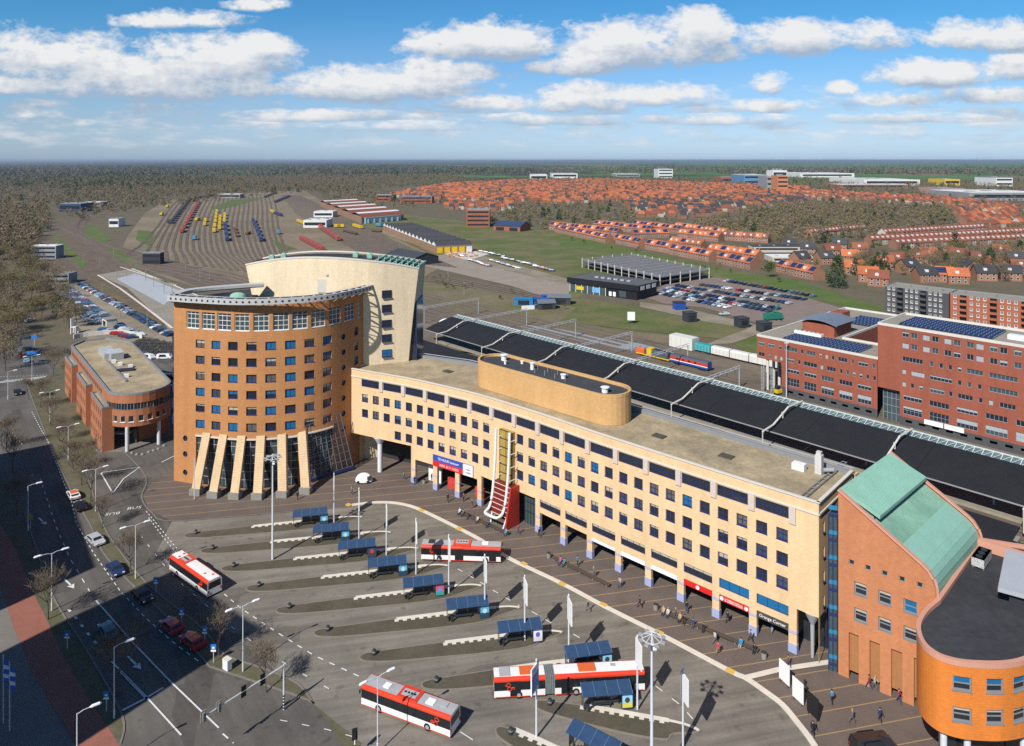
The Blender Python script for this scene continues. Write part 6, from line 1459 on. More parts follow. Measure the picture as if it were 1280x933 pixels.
# ================================================================ apartment blocks behind
def apartments(name, label, a, b_, dep, zt, m, nfl, pitch, balc, base=0):
    a, b_ = np.array(a), np.array(b_); d = (b_ - a) / np.linalg.norm(b_ - a); n = np.array((-d[1], d[0])); L = float(np.linalg.norm(b_ - a))
    t = thing(name, label, 'apartment building', (*((a + b_) / 2), 0)); w = Wall([tuple(a), tuple(b_)]); ops = []; bal = []; fh = (zt - .6) / nfl
    for f in range(nfl):
        z = .8 + fh * (f + .45); k = 0; s = 1.2
        while s + 3 < L:
            if (k % 4) == balc: bal.append((s, s + 2.4, z - .85, z + .95))
            else: ops.append((s, s + 1.1, z - .6, z + .75))
            s += pitch if (k % 4) != balc else pitch + 1.2; k += 1
    b = MB(); facade(b, w, 0, zt, ops + bal, depth=.5); P4 = [tuple(a), tuple(b_), tuple(b_ + n * dep), tuple(a + n * dep)]
    facade(b, Wall([P4[3], P4[0]]), 0, zt); facade(b, Wall([P4[1], P4[2], P4[3]]), 0, zt); b.build('wall', m, t)
    for s0, s1, lo, hi in ops: put_window(window_mesh(s1 - s0, hi - lo, 2, 1, M_framew, M_glass, .16, True), w, (s0 + s1) / 2, (lo + hi) / 2, t, .15)
    for s0, s1, lo, hi in bal:
        x, y = w.P((s0 + s1) / 2, .5); bb = MB(); bb.box(x, y, lo - .1, s1 - s0, 1.3, .15, w.ang(0)); x, y = w.P((s0 + s1) / 2, 1.1); bb.box(x, y, lo, s1 - s0, .06, .85, w.ang(0)); x, y = w.P((s0 + s1) / 2, -.42); bb.box(x, y, lo, s1 - s0, .1, hi - lo, w.ang(0), 1); bb.build('balcony', [m, M_glass], t)
    flat_roof('roof', P4, zt - .3, MATS['pale_roof_gravel'], t); parapet(P4, zt - .35, zt + .12, .35, M_copl, t)
    for k in range(4): x, y = a + d * L * (k + .5) / 4 + n * dep * .5; bb = MB(); bb.box(x, y, zt - .3, 1.6, 1.2, .8); bb.build('roof_box', M_concd, t)
apartments('grey_apartments', 'dark grey brick apartment block with white windows behind the red office', (170.3, 334), (187.9, 314.5), 12, 12.7, M_greyb, 5, 2.1, 2)
apartments('red_apartments', 'orange red brick apartment block with recessed balconies behind the red office', (188.2, 314), (222, 285), 12, 12.7, M_aptr, 5, 2.4, 1)

# ================================================================ railway frame: s along the platforms, d away from the viewer
R0 = np.array((61., 199.)); tv = np.array((.671, -.741)); nv = np.array((.741, .671))
RP = lambda s, d: tuple(R0 + tv * s + nv * d)
sheet('railway_bed', [RP(120, -62), RP(120, 24), RP(-5, 24), RP(-12, 54), RP(-130, 54)] + GP([(505, 352), (300, 372), (215, 392), (150, 352), (120, 330), (215, 405)]) + [RP(-250, -68), RP(-100, -66)], M_track)
TZ = [0]
def rails(lines, sleepers=True):
    for L in lines:
        TZ[0] += 1; zt = .15 + .0035 * (TZ[0] % 30); b = MB(); b.ribbon(L, 2.3, zt, 0)
        for o in (-.72, .72):
            q = offset(L, o)
            for i in range(len(q) - 1): b.bar((*q[i], zt + .08), (*q[i + 1], zt + .08), .11, .14, 1)
        structure('railway_track', b, [M_sleep, M_rail])
def sleeper_mat():
    m, nt, b = _nodes('sleeper_track'); p = pos_(nt); n = noise_(nt, p, .15, 4, .6); n2 = noise_(nt, p, 3.0, 2, .6)
    c = mix_(nt, ramp_(nt, n, .35, .65), (.095, .062, .04), (.14, .10, .068)); v = math_(nt, 'MULTIPLY_ADD', n2, .6, .7)
    mul = nt.nodes.new('ShaderNodeVectorMath'); mul.operation = 'SCALE'; nt.links.new(c, mul.inputs[0]); nt.links.new(v, mul.inputs[3]); nt.links.new(mul.outputs[0], b.inputs['Base Color']); b.inputs['Roughness'].default_value = .9; return m
M_sleep = sleeper_mat(); M_rail = mat('rail_steel', (.28, .24, .21), .4, .2, s=1, metal=.5)
trk = [[RP(s, d) for s in (-190, -120, -60, 0, 60, 120)] for d in (5.5, 10, 14.5, 19)] + [[RP(s, d) for s in (-200, -120, -60, -15)] for d in (24, 28.5, 31.5)] + [[RP(s, d) for s in (-260, -150, -70)] for d in (36, 40.5, 45)] + [[RP(-110, 50), RP(-60, 50.5), RP(-22, 51.5)]] + [[RP(s, d) for s in (-190, -120, -60, 0, 60, 120)] for d in (-15, -19.5, -46, -50.5)]
rails(trk)
# tracks leaving to the upper left past the tower
px_trk = [[(215, 404), (150, 352), (120, 322), (103, 300), (70, 283), (40, 272)], [(218, 398), (158, 350), (126, 322), (112, 305), (96, 290), (100, 276), (112, 268), (130, 262), (175, 252)], [(222, 392), (180, 350), (150, 330), (122, 310), (100, 296), (60, 280)],
          [(330, 372), (260, 345), (200, 326), (160, 316), (130, 306), (105, 294), (97, 283), (105, 272)], [(300, 372), (230, 345), (180, 330), (140, 318), (110, 300)], [(115, 352), (92, 330), (78, 315), (64, 300)]]
rails([smooth_line([G(*p) for p in L], 5) for L in px_trk])
for k, L in enumerate(px_trk): b = MB(); b.ribbon(smooth_line([G(*p) for p in L], 5), 13, .112 + .005 * k); structure('railway_ballast', b, M_sleep)
yard_poly = GP([(150, 316), (160, 295), (180, 268), (205, 252), (240, 246), (330, 240), (380, 238), (400, 250), (470, 285), (560, 330), (520, 352), (310, 378), (220, 352), (160, 330), (140, 324)])
sheet('shunting_yard', yard_poly, mat('yard_ballast', (.215, .165, .11), s=.02, var=.3, c2=(.17, .14, .085)))
fan = []
for k in range(24):
    f = k / 23; top = (228 + 112 * f, 246 - 3 * f); mid = (198 + 150 * f, 282 + 4 * f); m2 = (178 + 185 * f ** .9, 305 + 22 * f ** 1.3); low = (160 + 250 * f ** .8, 318 + 36 * f ** .7)
    fan.append(smooth_line([G(*p) for p in (top, ((top[0] + mid[0]) / 2 + 1, (top[1] + mid[1]) / 2 - 5), mid, m2, ((m2[0] + low[0]) / 2, (m2[1] + low[1]) / 2), low)], 4))
for k in range(16):
    f = k / 15; fan.append([G(352 + 22 * f, 244), G(372 + 62 * f, 268 + 4 * f), G(420 + 75 * f, 300 + 3 * f), G(470 + 100 * f, 325 + 10 * f)])
for k in range(5): f = k / 4; fan.append(smooth_line([G(150 + 15 * f, 330 - 8 * f), G(200 + 20 * f, 342 - 12 * f), G(260 + 20 * f, 352 - 12 * f), G(320, 366 - 14 * f)], 4))
for k in range(4): f = k / 3; fan.append([G(540, 345 + 6 * f), G(620, 358 + 7 * f), G(700, 375 + 6 * f)])
rails(fan)
# platforms left of the tower and the pale concrete deck
sheet('platform', GP([(122, 345), (165, 337), (215, 357), (310, 396), (215, 420), (205, 405), (160, 362)]), mat('platform_paving', (.25, .225, .18), s=.1, var=.25), z=.5)
sheet('concrete_deck', GP([(145, 350), (170, 343), (225, 365), (205, 383)]), mat('deck_grey', (.36, .38, .40), s=.3, var=.15), z=.55)
b = MB()
for L in ([(122, 345), (150, 362), (178, 383), (215, 412)], [(165, 337), (215, 357), (290, 390)], [(150, 335), (220, 358)]): b.ribbon([G(*p) for p in L], 1.1, .62)
structure('platform_edge', b, M_conc)
b = MB(); b.prism([RP(-120, -36), RP(60, -36), RP(60, -26), RP(-120, -26)], 0, .55); b.prism([RP(-120, -12), RP(80, -12), RP(80, .5), RP(-120, .5)], 0, .55); structure('station_platform', b, MATS['platform_paving'])
# ---- station canopies
M_can = mat('black_canopy_felt', (.016, .0165, .019), .8, .3, s=.25)
def canopy(label, s0, s1, d0, d1, zf, zb, gaps=26.):
    t = thing('station_canopy', label, 'station canopy', (*RP((s0 + s1) / 2, d0), 0), 0, 'station canopies')
    n = max(1, round((s1 - s0) / gaps)); w = (s1 - s0) / n
    for k in range(n):
        a, e = s0 + w * k, s0 + w * (k + 1) - .08; b = MB(); m = 8
        for j in range(m):
            f0, f1 = j / m, (j + 1) / m; z0, z1 = zf + (zb - zf) * (.5 * f0 + .5 * sin(f0 * pi / 2)), zf + (zb - zf) * (.5 * f1 + .5 * sin(f1 * pi / 2)); q0, q1 = d0 + (d1 - d0) * f0, d0 + (d1 - d0) * f1
            b.face([(*RP(a, q0), z0), (*RP(e, q0), z0), (*RP(e, q1), z1), (*RP(a, q1), z1)]); b.face([(*RP(a, q0), z0 - .25), (*RP(a, q1), z1 - .25), (*RP(e, q1), z1 - .25), (*RP(e, q0), z0 - .25)])
            b.face([(*RP(a, q0), z0 - .25), (*RP(a, q0), z0), (*RP(a, q1), z1), (*RP(a, q1), z1 - .25)]); b.face([(*RP(e, q0), z0 - .25), (*RP(e, q1), z1 - .25), (*RP(e, q1), z1), (*RP(e, q0), z0)])
        sh = b.build('roof_shell', M_can, t)
        b = MB(); b.bar((*RP(a, d0 - .1), zf - .1), (*RP(e, d0 - .1), zf - .1), .35, .2); b.build('gutter', mat('gutter_grey', (.26, .26, .25), .6, .2), sh)
        b = MB(); x, y = RP(a + w / 2, (d0 + d1) / 2); b.cyl(x, y, .5, .22, zf + 1., 8); b.build('column', M_lamp, t)
    return t
c1 = canopy('long black curved canopy with a white lattice girder beside the tracks', -125, 100, -14.5, -1.2, 4.7, 7.6)
b = MB(); z0, z1 = 7.3, 8.1; n = 130; S = np.linspace(-125, 100, n + 1)
for q, z in ((-1.1, z0), (1.3, z1)): b.bar((*RP(-125, q), z), (*RP(100, q), z), .22)
for i in range(n): b.bar((*RP(S[i], -1.1), z0), (*RP(S[i], 1.3), z1), .16); b.bar((*RP(S[i], -1.1), z0), (*RP(S[i + 1], 1.3), z1), .09)
b.build('lattice_girder', mat('pale_green_steel', (.50, .56, .55), .5, .1, s=2), c1)
b = MB(); b.face([(*RP(-125, -1.1), z0 - .3), (*RP(100, -1.1), z0 - .3), (*RP(100, 1.3), z1 - .3), (*RP(-125, 1.3), z1 - .3)]); b.build('girder_glazing', mat('girder_glass', (.10, .15, .16), .2, .3, s=1), c1)
for s in np.arange(-112, 100, 26.):
    b = MB(); b.tube([(*RP(s, 1.5), 8.4), (*RP(s, -6), 8.6), (*RP(s, -13.5), 6.0), (*RP(s, -18.5), 5.6)], .22, 6); b.bar((*RP(s, -18.5), 5.6), (*RP(s, -18.5), 1.2), .18); b.bar((*RP(s, -9), 8.0), (*RP(s, -9), 6.6), .35); b.build('truss_arm', M_coping, c1)
b = MB(); x, y = RP(-125.5, -5); b.dome(*RP(-125.5, -4), 4.8, 3.2, 3.0, 2.4, 14, 4); b.build('end_dome', M_wht, c1)
c2 = canopy('shorter black curved canopy close behind the yellow office', -112, 72, -41, -29, 4.8, 6.6)
# concrete walkway with dotted rails between canopies
b = MB(); b.prism([RP(-120, -24), RP(70, -24), RP(70, -20.5), RP(-120, -20.5)], .56, 1.2); structure('platform_walkway', b, MATS['platform_paving'])
# ---- catenary portals and masts
def portal(s, d0, d1, label, h=6.6):
    t = thing('catenary_portal', label, 'overhead line portal', (*RP(s, d0), 0), 0, 'overhead line portals across the tracks')
    for d in (d0, d1): b = MB(); b.box(*RP(s, d), 0, .3, .3, h, .8); b.build('mast', M_metal, t)
    b = MB(); a, e = np.array((*RP(s, d0 - .5), h)), np.array((*RP(s, d1 + .5), h)); b.bar(a, e, .14); b.bar(a + (0, 0, .7), e + (0, 0, .7), .14); n = 14
    for k in range(n): p, q = a + (e - a) * k / n, a + (e - a) * (k + 1) / n; b.bar(p + (0, 0, (k % 2) * .7), q + (0, 0, ((k + 1) % 2) * .7), .1)
    b.build('portal_beam', M_lamp, t)
    for d in np.arange(d0 + 3, d1, 4.5): b = MB(); b.bar((*RP(s, d), h), (*RP(s, d), h - 1.2), .12); b.build('insulator', M_dark, t)
for s in (-150, -118, -90, -62, -38, -12): portal(s, 3, 33 if s < -20 else 22, 'steel overhead line portal spanning the tracks beyond the canopy')
for px in [(128, 372), (146, 352), (158, 347), (170, 346), (182, 352), (192, 360), (205, 368), (215, 372), (232, 338), (250, 352), (262, 350), (285, 345), (300, 346), (330, 300), (178, 318), (192, 318), (142, 322), (125, 335), (104, 332), (420, 305), (450, 290), (368, 292), (366, 262), (500, 345), (560, 352), (580, 370), (150, 397), (184, 410), (211, 275), (222, 254), (287, 252), (310, 250)]:
    x, y = G(*px); t = thing('catenary_mast', 'thin overhead line mast standing between the railway tracks', 'mast', (x, y, .1), 0, 'thin masts among the tracks'); h = 7. if px[1] > 300 else 10; b = MB(); b.box(x, y, .1, .22, .22, h); b.build('mast', M_concd, t); b = MB(); b.bar((x, y, h - .6), (x + 2.2, y + .8, h - .3), .1); b.build('arm', M_concd, t)
x, y = G(983, 497); t = thing('lamp_mast', 'tall slim white lamp mast before the lower red office', 'lamp mast', (x, y, 0)); b = MB(); b.tube([(x, y, 0), (x, y, 16)], [.15, .08], 8); b.build('pole', M_lamp, t); b = MB(); b.box(x, y, 16, 1.2, .4, .15); b.build('lamp_head', M_wht, t)
for s, lab in ((-6, 'lattice steel mast at the yellow digger, left one'), (-3, 'lattice steel mast at the yellow digger, right one')):
    x, y = RP(s, 25); t = thing('lattice_mast', lab, 'mast', (x, y, 0)); b = MB()
    for o1, o2 in ((-.3, -.3), (.3, -.3), (.3, .3), (-.3, .3)): b.bar((x + o1, y + o2, 0), (x + o1, y + o2, 8), .1)
    for k in range(8): b.bar((x - .3, y - .3, k), (x + .3, y - .3, k + 1), .08); b.bar((x + .3, y - .3, k), (x + .3, y + .3, k + 1), .08)
    b.build('lattice', M_metal, t)
# platform lamps / footway on the far side
sheet('far_footway', [RP(-8, 1.5), RP(120, 1.5), RP(120, 26.5), RP(10, 26.5), RP(-4, 24)], M_pave)
b = MB(); 
for d in (2.4,): 
    for s in np.arange(-4, 100, 2.0): b.bar((*RP(s, d), .1), (*RP(s, d), 1.1), .06)
    b.bar((*RP(-4, d), 1.1), (*RP(100, d), 1.1), .06)
b.bar((*RP(-8, 3), .9), (*RP(-3, 22), .9), .5, 1.4)
t = tag(b.build('platform_fence', M_concd), 'low grey railing along the footway before the red offices', 'fence')
# ================================================================ trains
def veh_box(name, parent, s0, s1, d, z0, h, w, m, rz=None):
    x, y = RP((s0 + s1) / 2, d); b = MB(); b.box(x, y, z0, s1 - s0, w, h, atan2(tv[1], tv[0])); return b.build(name, m, parent)
def bogies(t, s0, s1, d):
    for s in (s0 + (s1 - s0) * .18, s0 + (s1 - s0) * .82): veh_box('bogie', t, s - 1.3, s + 1.3, d, .3, .6, 2., M_black)
def rail_prof(name, parent, s0, s1, d, prof, m, mi=None):
    b = MB(); A = np.array(RP(s0, d)); E = np.array(RP(s1, d))
    for i in range(len(prof) - 1):
        (y0, z0), (y1, z1) = prof[i], prof[i + 1]; b.face([(*(A + nv * y0), z0), (*(E + nv * y0), z0), (*(E + nv * y1), z1), (*(A + nv * y1), z1)], (mi or [0] * 20)[i])
    b.face([(*(A + nv * y), z) for y, z in prof[::-1]], 0); b.face([(*(E + nv * y), z) for y, z in prof], 0); return b.build(name, m, parent)
M_locg = mat('loco_grey', (.07, .085, .10), .5, .15, s=1); M_yel = mat('railway_yellow', (.62, .42, .02), .4, .12, s=1); M_blue = mat('train_blue', (.02, .07, .30), .4, .12, s=1); M_teal = mat('wagon_teal', (.03, .28, .30), .5, .15, s=.6); M_wwag = mat('wagon_white', (.58, .57, .53), .6, .12, s=.5)
s0, s1, d = -58, -28.5, 31.5
mx = lambda a: s0 + (s1 - s0) * a
t = thing('locomotive', 'yellow and grey locomotive with an orange nose on the siding', 'locomotive', (*RP(mx(.25), d), 0))
pf = [(-1.25, 1.0), (-1.25, 2.6), (-.9, 3.2), (.9, 3.2), (1.25, 2.6), (1.25, 1.0)]
rail_prof('body', t, mx(.12), mx(.46), d, pf, M_locg); rail_prof('nose', t, mx(0), mx(.118), d, [(-1.2, 1.0), (-1.2, 2.4), (0, 2.8), (1.2, 2.4), (1.2, 1.0)], M_orange)
veh_box('cab', t, mx(.16), mx(.23), d, 1.0, 2.5, 2.7, M_yel); veh_box('frame', t, mx(0), mx(.48), d, .75, .35, 2.6, M_yel); bogies(t, mx(0), mx(.48), d)
for k in range(5): veh_box('roof_grille', t, mx(.25 + .04 * k), mx(.27 + .04 * k), d, 3.2, .25, 1.6, M_dark)
t = thing('rail_coach', 'red, white and blue railcar with a grey roof on the siding', 'rail coach', (*RP(mx(.75), d), 0))
rail_prof('body', t, mx(.50), mx(1), d, [(-1.3, .9), (-1.3, 1.5), (-1.3, 1.75), (-1.3, 2.7), (-1.0, 3.3), (1.0, 3.3), (1.3, 2.7), (1.3, .9)], [M_blue, M_wht, M_red, M_locg], [0, 1, 2, 3, 3, 3, 0]); bogies(t, mx(.5), mx(1), d)
for k in range(4): 
    x, y = RP(mx(.60 + .08 * k), d - 1.31); b = MB(); b.box(x, y, 1.95, .9, .06, .6, atan2(tv[1], tv[0])); b.build('window', M_glass, t)
d = 51; a0 = np.array(G(836, 433)); 
specs = [(-57, -47, M_wwag, 4.6), (-46.5, -40, M_teal, 3.2), (-39.6, -32.4, M_wwag, 3.3), (-32, -25, M_wwag, 3.3), (-24.6, -14.5, M_wwag, 3.4)]
for i, (q0, q1, m, h) in enumerate(specs):
    t = thing('covered_wagon', ['tall white container block standing at the head of the wagon row', 'teal covered wagon in the row beside the grass', 'white covered wagon next to the teal wagon', 'white covered wagon in the middle of the row', 'white covered wagon nearest the red office'][i], 'wagon', (*RP((q0 + q1) / 2, d), 0))
    rail_prof('body', t, q0, q1, d, [(-1.4, .8), (-1.4, h - .5), (-1.0, h), (1.0, h), (1.4, h - .5), (1.4, .8)] if i else [(-2.2, .3), (-2.2, h), (2.2, h), (2.2, .3)], m); bogies(t, q0, q1, d)
    for k in range(5): b = MB(); x, y = RP(q0 + (q1 - q0) * (k + .5) / 5, d - (1.42 if i else 2.22)); b.box(x, y, .9, .12, .06, h - 1.5, atan2(tv[1], tv[0])); b.build('side_rib', mat('rib_grey', (.42, .42, .40)), t)
x, y = RP(-2, 27); t = thing('digger', 'small yellow digger parked by the siding end', 'digger', (x, y, 0)); b = MB(); b.box(x, y, .5, 2.6, 1.6, 1.0, .5); b.build('body', M_yel, t); b = MB(); b.box(x - .3, y, 1.5, 1.1, 1.2, 1.0, .5); b.build('cab', M_glass, t); b = MB(); b.bar((x + 1, y, 1.3), (x + 2.8, y + .5, 2.6), .3); b.bar((x + 2.8, y + .5, 2.6), (x + 3.6, y + .8, .8), .25); b.build('boom', M_yel, t); b = MB(); b.box(x, y - .7, 0, 2.6, .4, .5, .5); b.box(x, y + .7, 0, 2.6, .4, .5, .5); b.build('crawler', M_black, t)
# yard rakes: individual vehicles set along the fan tracks
def rail_vehicle(kind):
    t = thing('yard_' + kind[0], kind[1], kind[2], (0, 0, 0), 0, kind[3]); L, h, w = kind[4]
    def P(nm, b, m): o = bpy.data.objects.new(nm, b.mesh(nm, m)); COL.objects.link(o); o.parent = t; return o
    b = MB(); y = w / 2
    if kind[0] == 'wagon': b.box(0, 0, .8, L, w, h, 0); b.box(0, 0, .8 + h, L * .92, w * .8, .12)
    else: b.prism([(-L / 2, -y), (L / 2, -y), (L / 2, y), (-L / 2, y)], .8, h - .4); b.box(0, 0, h - .4, L * .98, w * .8, .5)
    P('body', b, kind[5]); b = MB()
    for x in (-L * .33, L * .33): b.box(x, 0, .2, 2.4, w * .8, .6)
    P('bogie', b, M_black)
    if kind[0] != 'wagon':
        b = MB(); b.box(0, 0, 1.7, L * .9, w + .04, .7); P('window', b, M_glass)
    else: b = MB(); [b.box(-L * .4 + L * .2 * k, 0, .8, .15, w + .1, h) for k in range(5)]; P('side_rib', b, M_dark)
    return t
KINDS = {'red': ('train', 'red and white train coach standing in the shunting yard', 'train coach', 'red coaches in the yard', (17, 3.3, 2.9), mat('train_red', (.34, .06, .05), .5, .2, s=.3)),
         'yellow': ('wagon', 'yellow works wagon standing in the shunting yard', 'wagon', 'yellow wagons in the yard', (10, 2.3, 2.8), M_yel),
         'blue': ('train', 'dark blue coach standing in the shunting yard', 'train coach', 'blue coaches in the yard', (16, 3.2, 2.8), mat('train_dkblue', (.03, .05, .13), .5, .2, s=.3)),
         'dark': ('wagon', 'dark grey freight wagon in the long rake of the yard', 'wagon', 'dark freight wagons in the yard', (11, 2.4, 2.8), mat('wagon_dark', (.05, .05, .06), .7, .25, s=.3)),
         'rust': ('wagon', 'low rusty flat wagon standing alone in the yard', 'wagon', 'rusty wagons in the yard', (11, 1.0, 2.7), mat('wagon_rust', (.14, .07, .045), .8, .25, s=.3)),
         'cyan': ('wagon', 'light blue works van on a yard track', 'wagon', 'light blue works vehicles in the yard', (6, 2.4, 2.6), mat('wagon_cyan', (.08, .26, .38), .5, .15, s=.3))}
PROTO = {}
def rake(kind, a, b_, n, gap=.4):
    a, b_ = np.array(G(*a)), np.array(G(*b_)); d = (b_ - a); L = float(np.linalg.norm(d)); d /= L; rz = atan2(d[1], d[0])
    lk = KINDS[kind][4][0]; step = L / max(1, n)
    for k in range(n):
        p = a + d * (step * (k + .5))
        if kind not in PROTO: PROTO[kind] = rail_vehicle(KINDS[kind]); o = PROTO[kind]
        else: o = copy_tree(PROTO[kind])
        sc = min(1.6, max(.7, (step - gap) / lk)); o.location = (p[0], p[1], .15); o.rotation_euler = (0, 0, rz); o.scale = (sc, 1.05, 1.1)
rake('red', (226, 293), (249, 253), 12); rake('yellow', (267, 294), (271, 264), 6); rake('yellow', (274, 290), (275, 271), 4); rake('yellow', (280, 280), (281, 268), 3); rake('blue', (284, 304), (281, 281), 4); rake('dark', (213, 281), (238, 250), 16); rake('dark', (240, 250), (275, 244), 10)
rake('blue', (327, 304), (316, 276), 6); rake('rust', (297, 298), (293, 286), 3); rake('yellow', (255, 285), (257, 275), 2); rake('cyan', (241, 302), (245, 298), 1); rake('cyan', (347, 296), (349, 290), 1); rake('rust', (308, 294), (312, 292), 1); rake('yellow', (244, 277), (250, 275), 1); rake('yellow', (199, 271), (205, 268), 1); rake('yellow', (206, 261), (212, 258), 1); rake('dark', (208, 281), (216, 277), 1)
rake('red', (376, 300), (404, 315), 5); rake('blue', (343, 268), (352, 271), 2); rake('yellow', (338, 265), (343, 268), 2); rake('red', (398, 284), (424, 302), 5); rake('yellow', (372, 278), (384, 283), 3); rake('blue', (343, 254), (362, 246), 6); rake('dark', (330, 248), (345, 242), 5)
rake('yellow', (420, 285), (428, 285), 2); rake('yellow', (442, 284), (452, 287), 2); rake('rust', (430, 290), (446, 294), 3); rake('rust', (466, 290), (476, 291), 2); rake('cyan', (470, 283), (478, 284), 1)
# yellow train partly seen behind the canopy roof at the left
x, y = G(185, 326)
# ================================================================ parking deck and pavilion
z = 4.7; c4 = [np.array(p) for p in ((45.6, 474), (82.2, 406), (116.5, 432), (82, 502))]
t = thing('parking_deck', 'open steel parking deck with white posts beside the green embankment', 'parking deck', (*sum(c4) / 4, 0))
M_deck = mat('deck_surface', (.14, .14, .145), s=.15, var=.25); b = MB(); b.prism([tuple(p) for p in c4], z - .35, z); b.build('upper_deck', M_deck, t); b = MB(); b.prism([tuple(p) for p in c4], 1.9, 2.15); b.build('lower_deck', M_dark, t)
def along(p, q, n): return [p + (q - p) * k / n for k in range(n + 1)]
for p, q, n in ((c4[0], c4[1], 11), (c4[1], c4[2], 5), (c4[2], c4[3], 10), (c4[3], c4[0], 5)):
    for r in along(p, q, n)[:-1]: b = MB(); b.box(*r, 0, .45, .45, 6.3, .6); b.build('post', M_coping, t)
    b = MB()
    for h in (z + .5, z + 1.0, 2.6): b.bar((*p, h), (*q, h), .12)
    b.build('guard_rail', M_metal, t)
b = MB()
for k in range(9): p, q = c4[0] + (c4[1] - c4[0]) * (k + .5) / 9, c4[3] + (c4[2] - c4[3]) * (k + .5) / 9; b.ribbon([tuple(p), tuple(q)], .25, z + .02)
b.build('bay_marking', M_conc, t)
c4 = [np.array(p) for p in ((29.3, 390), (62.9, 362.7), (76.5, 378), (44, 407))]; zt = 7.4
t = thing('black_pavilion', 'black pavilion with overhanging flat roof and glazed ground floor', 'pavilion', (*sum(c4) / 4, 0)); M_blk = mat('black_cladding', (.014, .014, .018), .5, .2, s=.6)
b = MB(); b.prism([tuple(p) for p in c4], 4.6, zt); b.build('upper_volume', M_blk, t); flat_roof('roof', [tuple(c + (p - c) * .97) for c in [sum(c4) / 4] for p in c4], zt + .02, mat('grey_roof_felt', (.10, .10, .105), s=.2, var=.3), t)
m_ = sum(c4) / 4; i4 = [m_ + (p - m_) * .93 for p in c4]; h4 = i4[0] + (i4[1] - i4[0]) * .55; h5 = i4[3] + (i4[2] - i4[3]) * .55
b = MB(); b.prism([tuple(h4), tuple(i4[1]), tuple(i4[2]), tuple(h5)], 0, 4.6); b.build('ground_floor', M_blk, t)
b = MB(); b.prism([tuple(i4[0]), tuple(h4), tuple(h5), tuple(i4[3])], 0.05, 4.59); b.build('glazed_hall', M_glasst, t)
for k in range(7): p = i4[0] + (h4 - i4[0]) * k / 6; b = MB(); b.box(p[0], p[1], 0, .35, .35, 4.6, -.7); b.build('column', M_coping, t)
fw_ = Wall([tuple(i4[0]), tuple(i4[1])]); 
for s, w, h, z_, m in ((fw_.L * .16, 4.5, 1.8, 2.4, M_yel), (fw_.L * .40, 4.2, 2.6, 2.4, mat('billboard_blue', (.15, .35, .6), .5, .5, s=.6)), (fw_.L * .62, 1.6, 2.2, 1.6, M_wht), (fw_.L * .68, 1.6, 2.2, 1.6, M_wht), (fw_.L * .80, 4, 3.2, 2.2, M_glasst)): x, y = fw_.P(s, .15); b = MB(); b.box(x, y, z_ - h / 2, w, .2, h, fw_.ang(0)); b.build('display_panel', m, t)
ew_ = Wall([tuple(c4[1]), tuple(c4[2])])
for k in range(3): x, y = ew_.P(3.5 + 5.5 * k, .05); b = MB(); b.box(x, y, 5.0, 3.4, .2, 1.9, ew_.ang(0)); b.build('window', mat('bright_pane', (.55, .57, .58), .2, .2), t)
for k in range(6): b = MB(); p = m_ + np.array((-8 + 3 * k, 4 - 2.5 * k)); b.box(p[0], p[1], zt, 2.2, 1.4, .7, -.7); b.build('roof_unit', M_metal, t)
# ---- surfaces of the middle ground
M_lot = mat('red_clinker_lot', (.215, .15, .125), s=.15, var=.25, c2=(.20, .165, .14))
meadow = GP([(455, 262), (560, 275), (690, 288), (760, 305), (880, 332), (1000, 352), (1105, 385), (1100, 392), (1000, 372), (880, 350), (730, 345), (730, 370), (700, 382), (640, 345), (560, 325), (500, 300), (430, 280)])
sheet('meadow', meadow, M_grass)
sheet('railway_bank', GP([(700, 292), (760, 305), (880, 332), (1000, 352), (1105, 385), (1105, 400), (1010, 368), (900, 345), (790, 322), (700, 308)]), M_grass2)
sheet('gravel_parking', GP([(500, 325), (560, 318), (700, 350), (715, 358), (705, 380), (640, 358), (540, 335)]), mat('lot_gravel', (.27, .225, .18), s=.1, var=.25))
sheet('brick_parking', GP([(805, 372), (850, 345), (900, 348), (1000, 370), (1060, 388), (1000, 405), (960, 408), (880, 385), (830, 380)]), M_lot)
sheet('access_road', GP([(800, 378), (850, 384), (960, 410), (1000, 405), (1000, 412), (950, 420), (880, 402), (800, 384)]), M_sand)
sheet('lawn', GP([(660, 392), (720, 372), (800, 386), (880, 402), (940, 412), (900, 424), (860, 420), (780, 412), (700, 402)]), M_grass)
sheet('rough_strip', GP([(520, 352), (600, 362), (720, 385), (700, 402), (780, 414), (880, 424), (860, 432), (700, 415), (560, 390), (515, 378)]), mat('dry_rough', (.17, .135, .08), s=.06, var=.3, c2=(.125, .12, .05)))
sheet('grey_stone_strip', GP([(645, 405), (700, 412), (800, 430), (845, 442), (835, 446), (700, 424), (650, 411)]), mat('grey_ballast', (.25, .27, .28), s=.5, var=.15))
sheet('dirt_path', GP([(900, 424), (945, 408), (960, 410), (955, 416), (915, 430), (880, 432)]), M_sand)
sheet('bank_grass_patch', GP([(918, 430), (965, 415), (990, 425), (950, 445), (930, 440)]), M_grass2)
sheet('gravel_path', GP([(490, 285), (530, 300), (640, 330), (720, 352), (705, 356), (620, 335), (520, 306), (470, 290)]), M_sand)
sheet('street_car_park', GP([(60, 350), (92, 350), (165, 395), (218, 424), (218, 446), (160, 432), (110, 425), (80, 385)]), M_sand)
sheet('embankment_strip', GP([(100, 350), (120, 348), (150, 372), (217, 412), (217, 422), (160, 394)]), mat('dry_embankment', (.17, .11, .055), s=.08, var=.3, c2=(.11, .095, .05)))
sheet('service_yard', GP([(122, 432), (165, 428), (218, 446), (218, 500), (190, 480), (160, 440)]), M_asph)
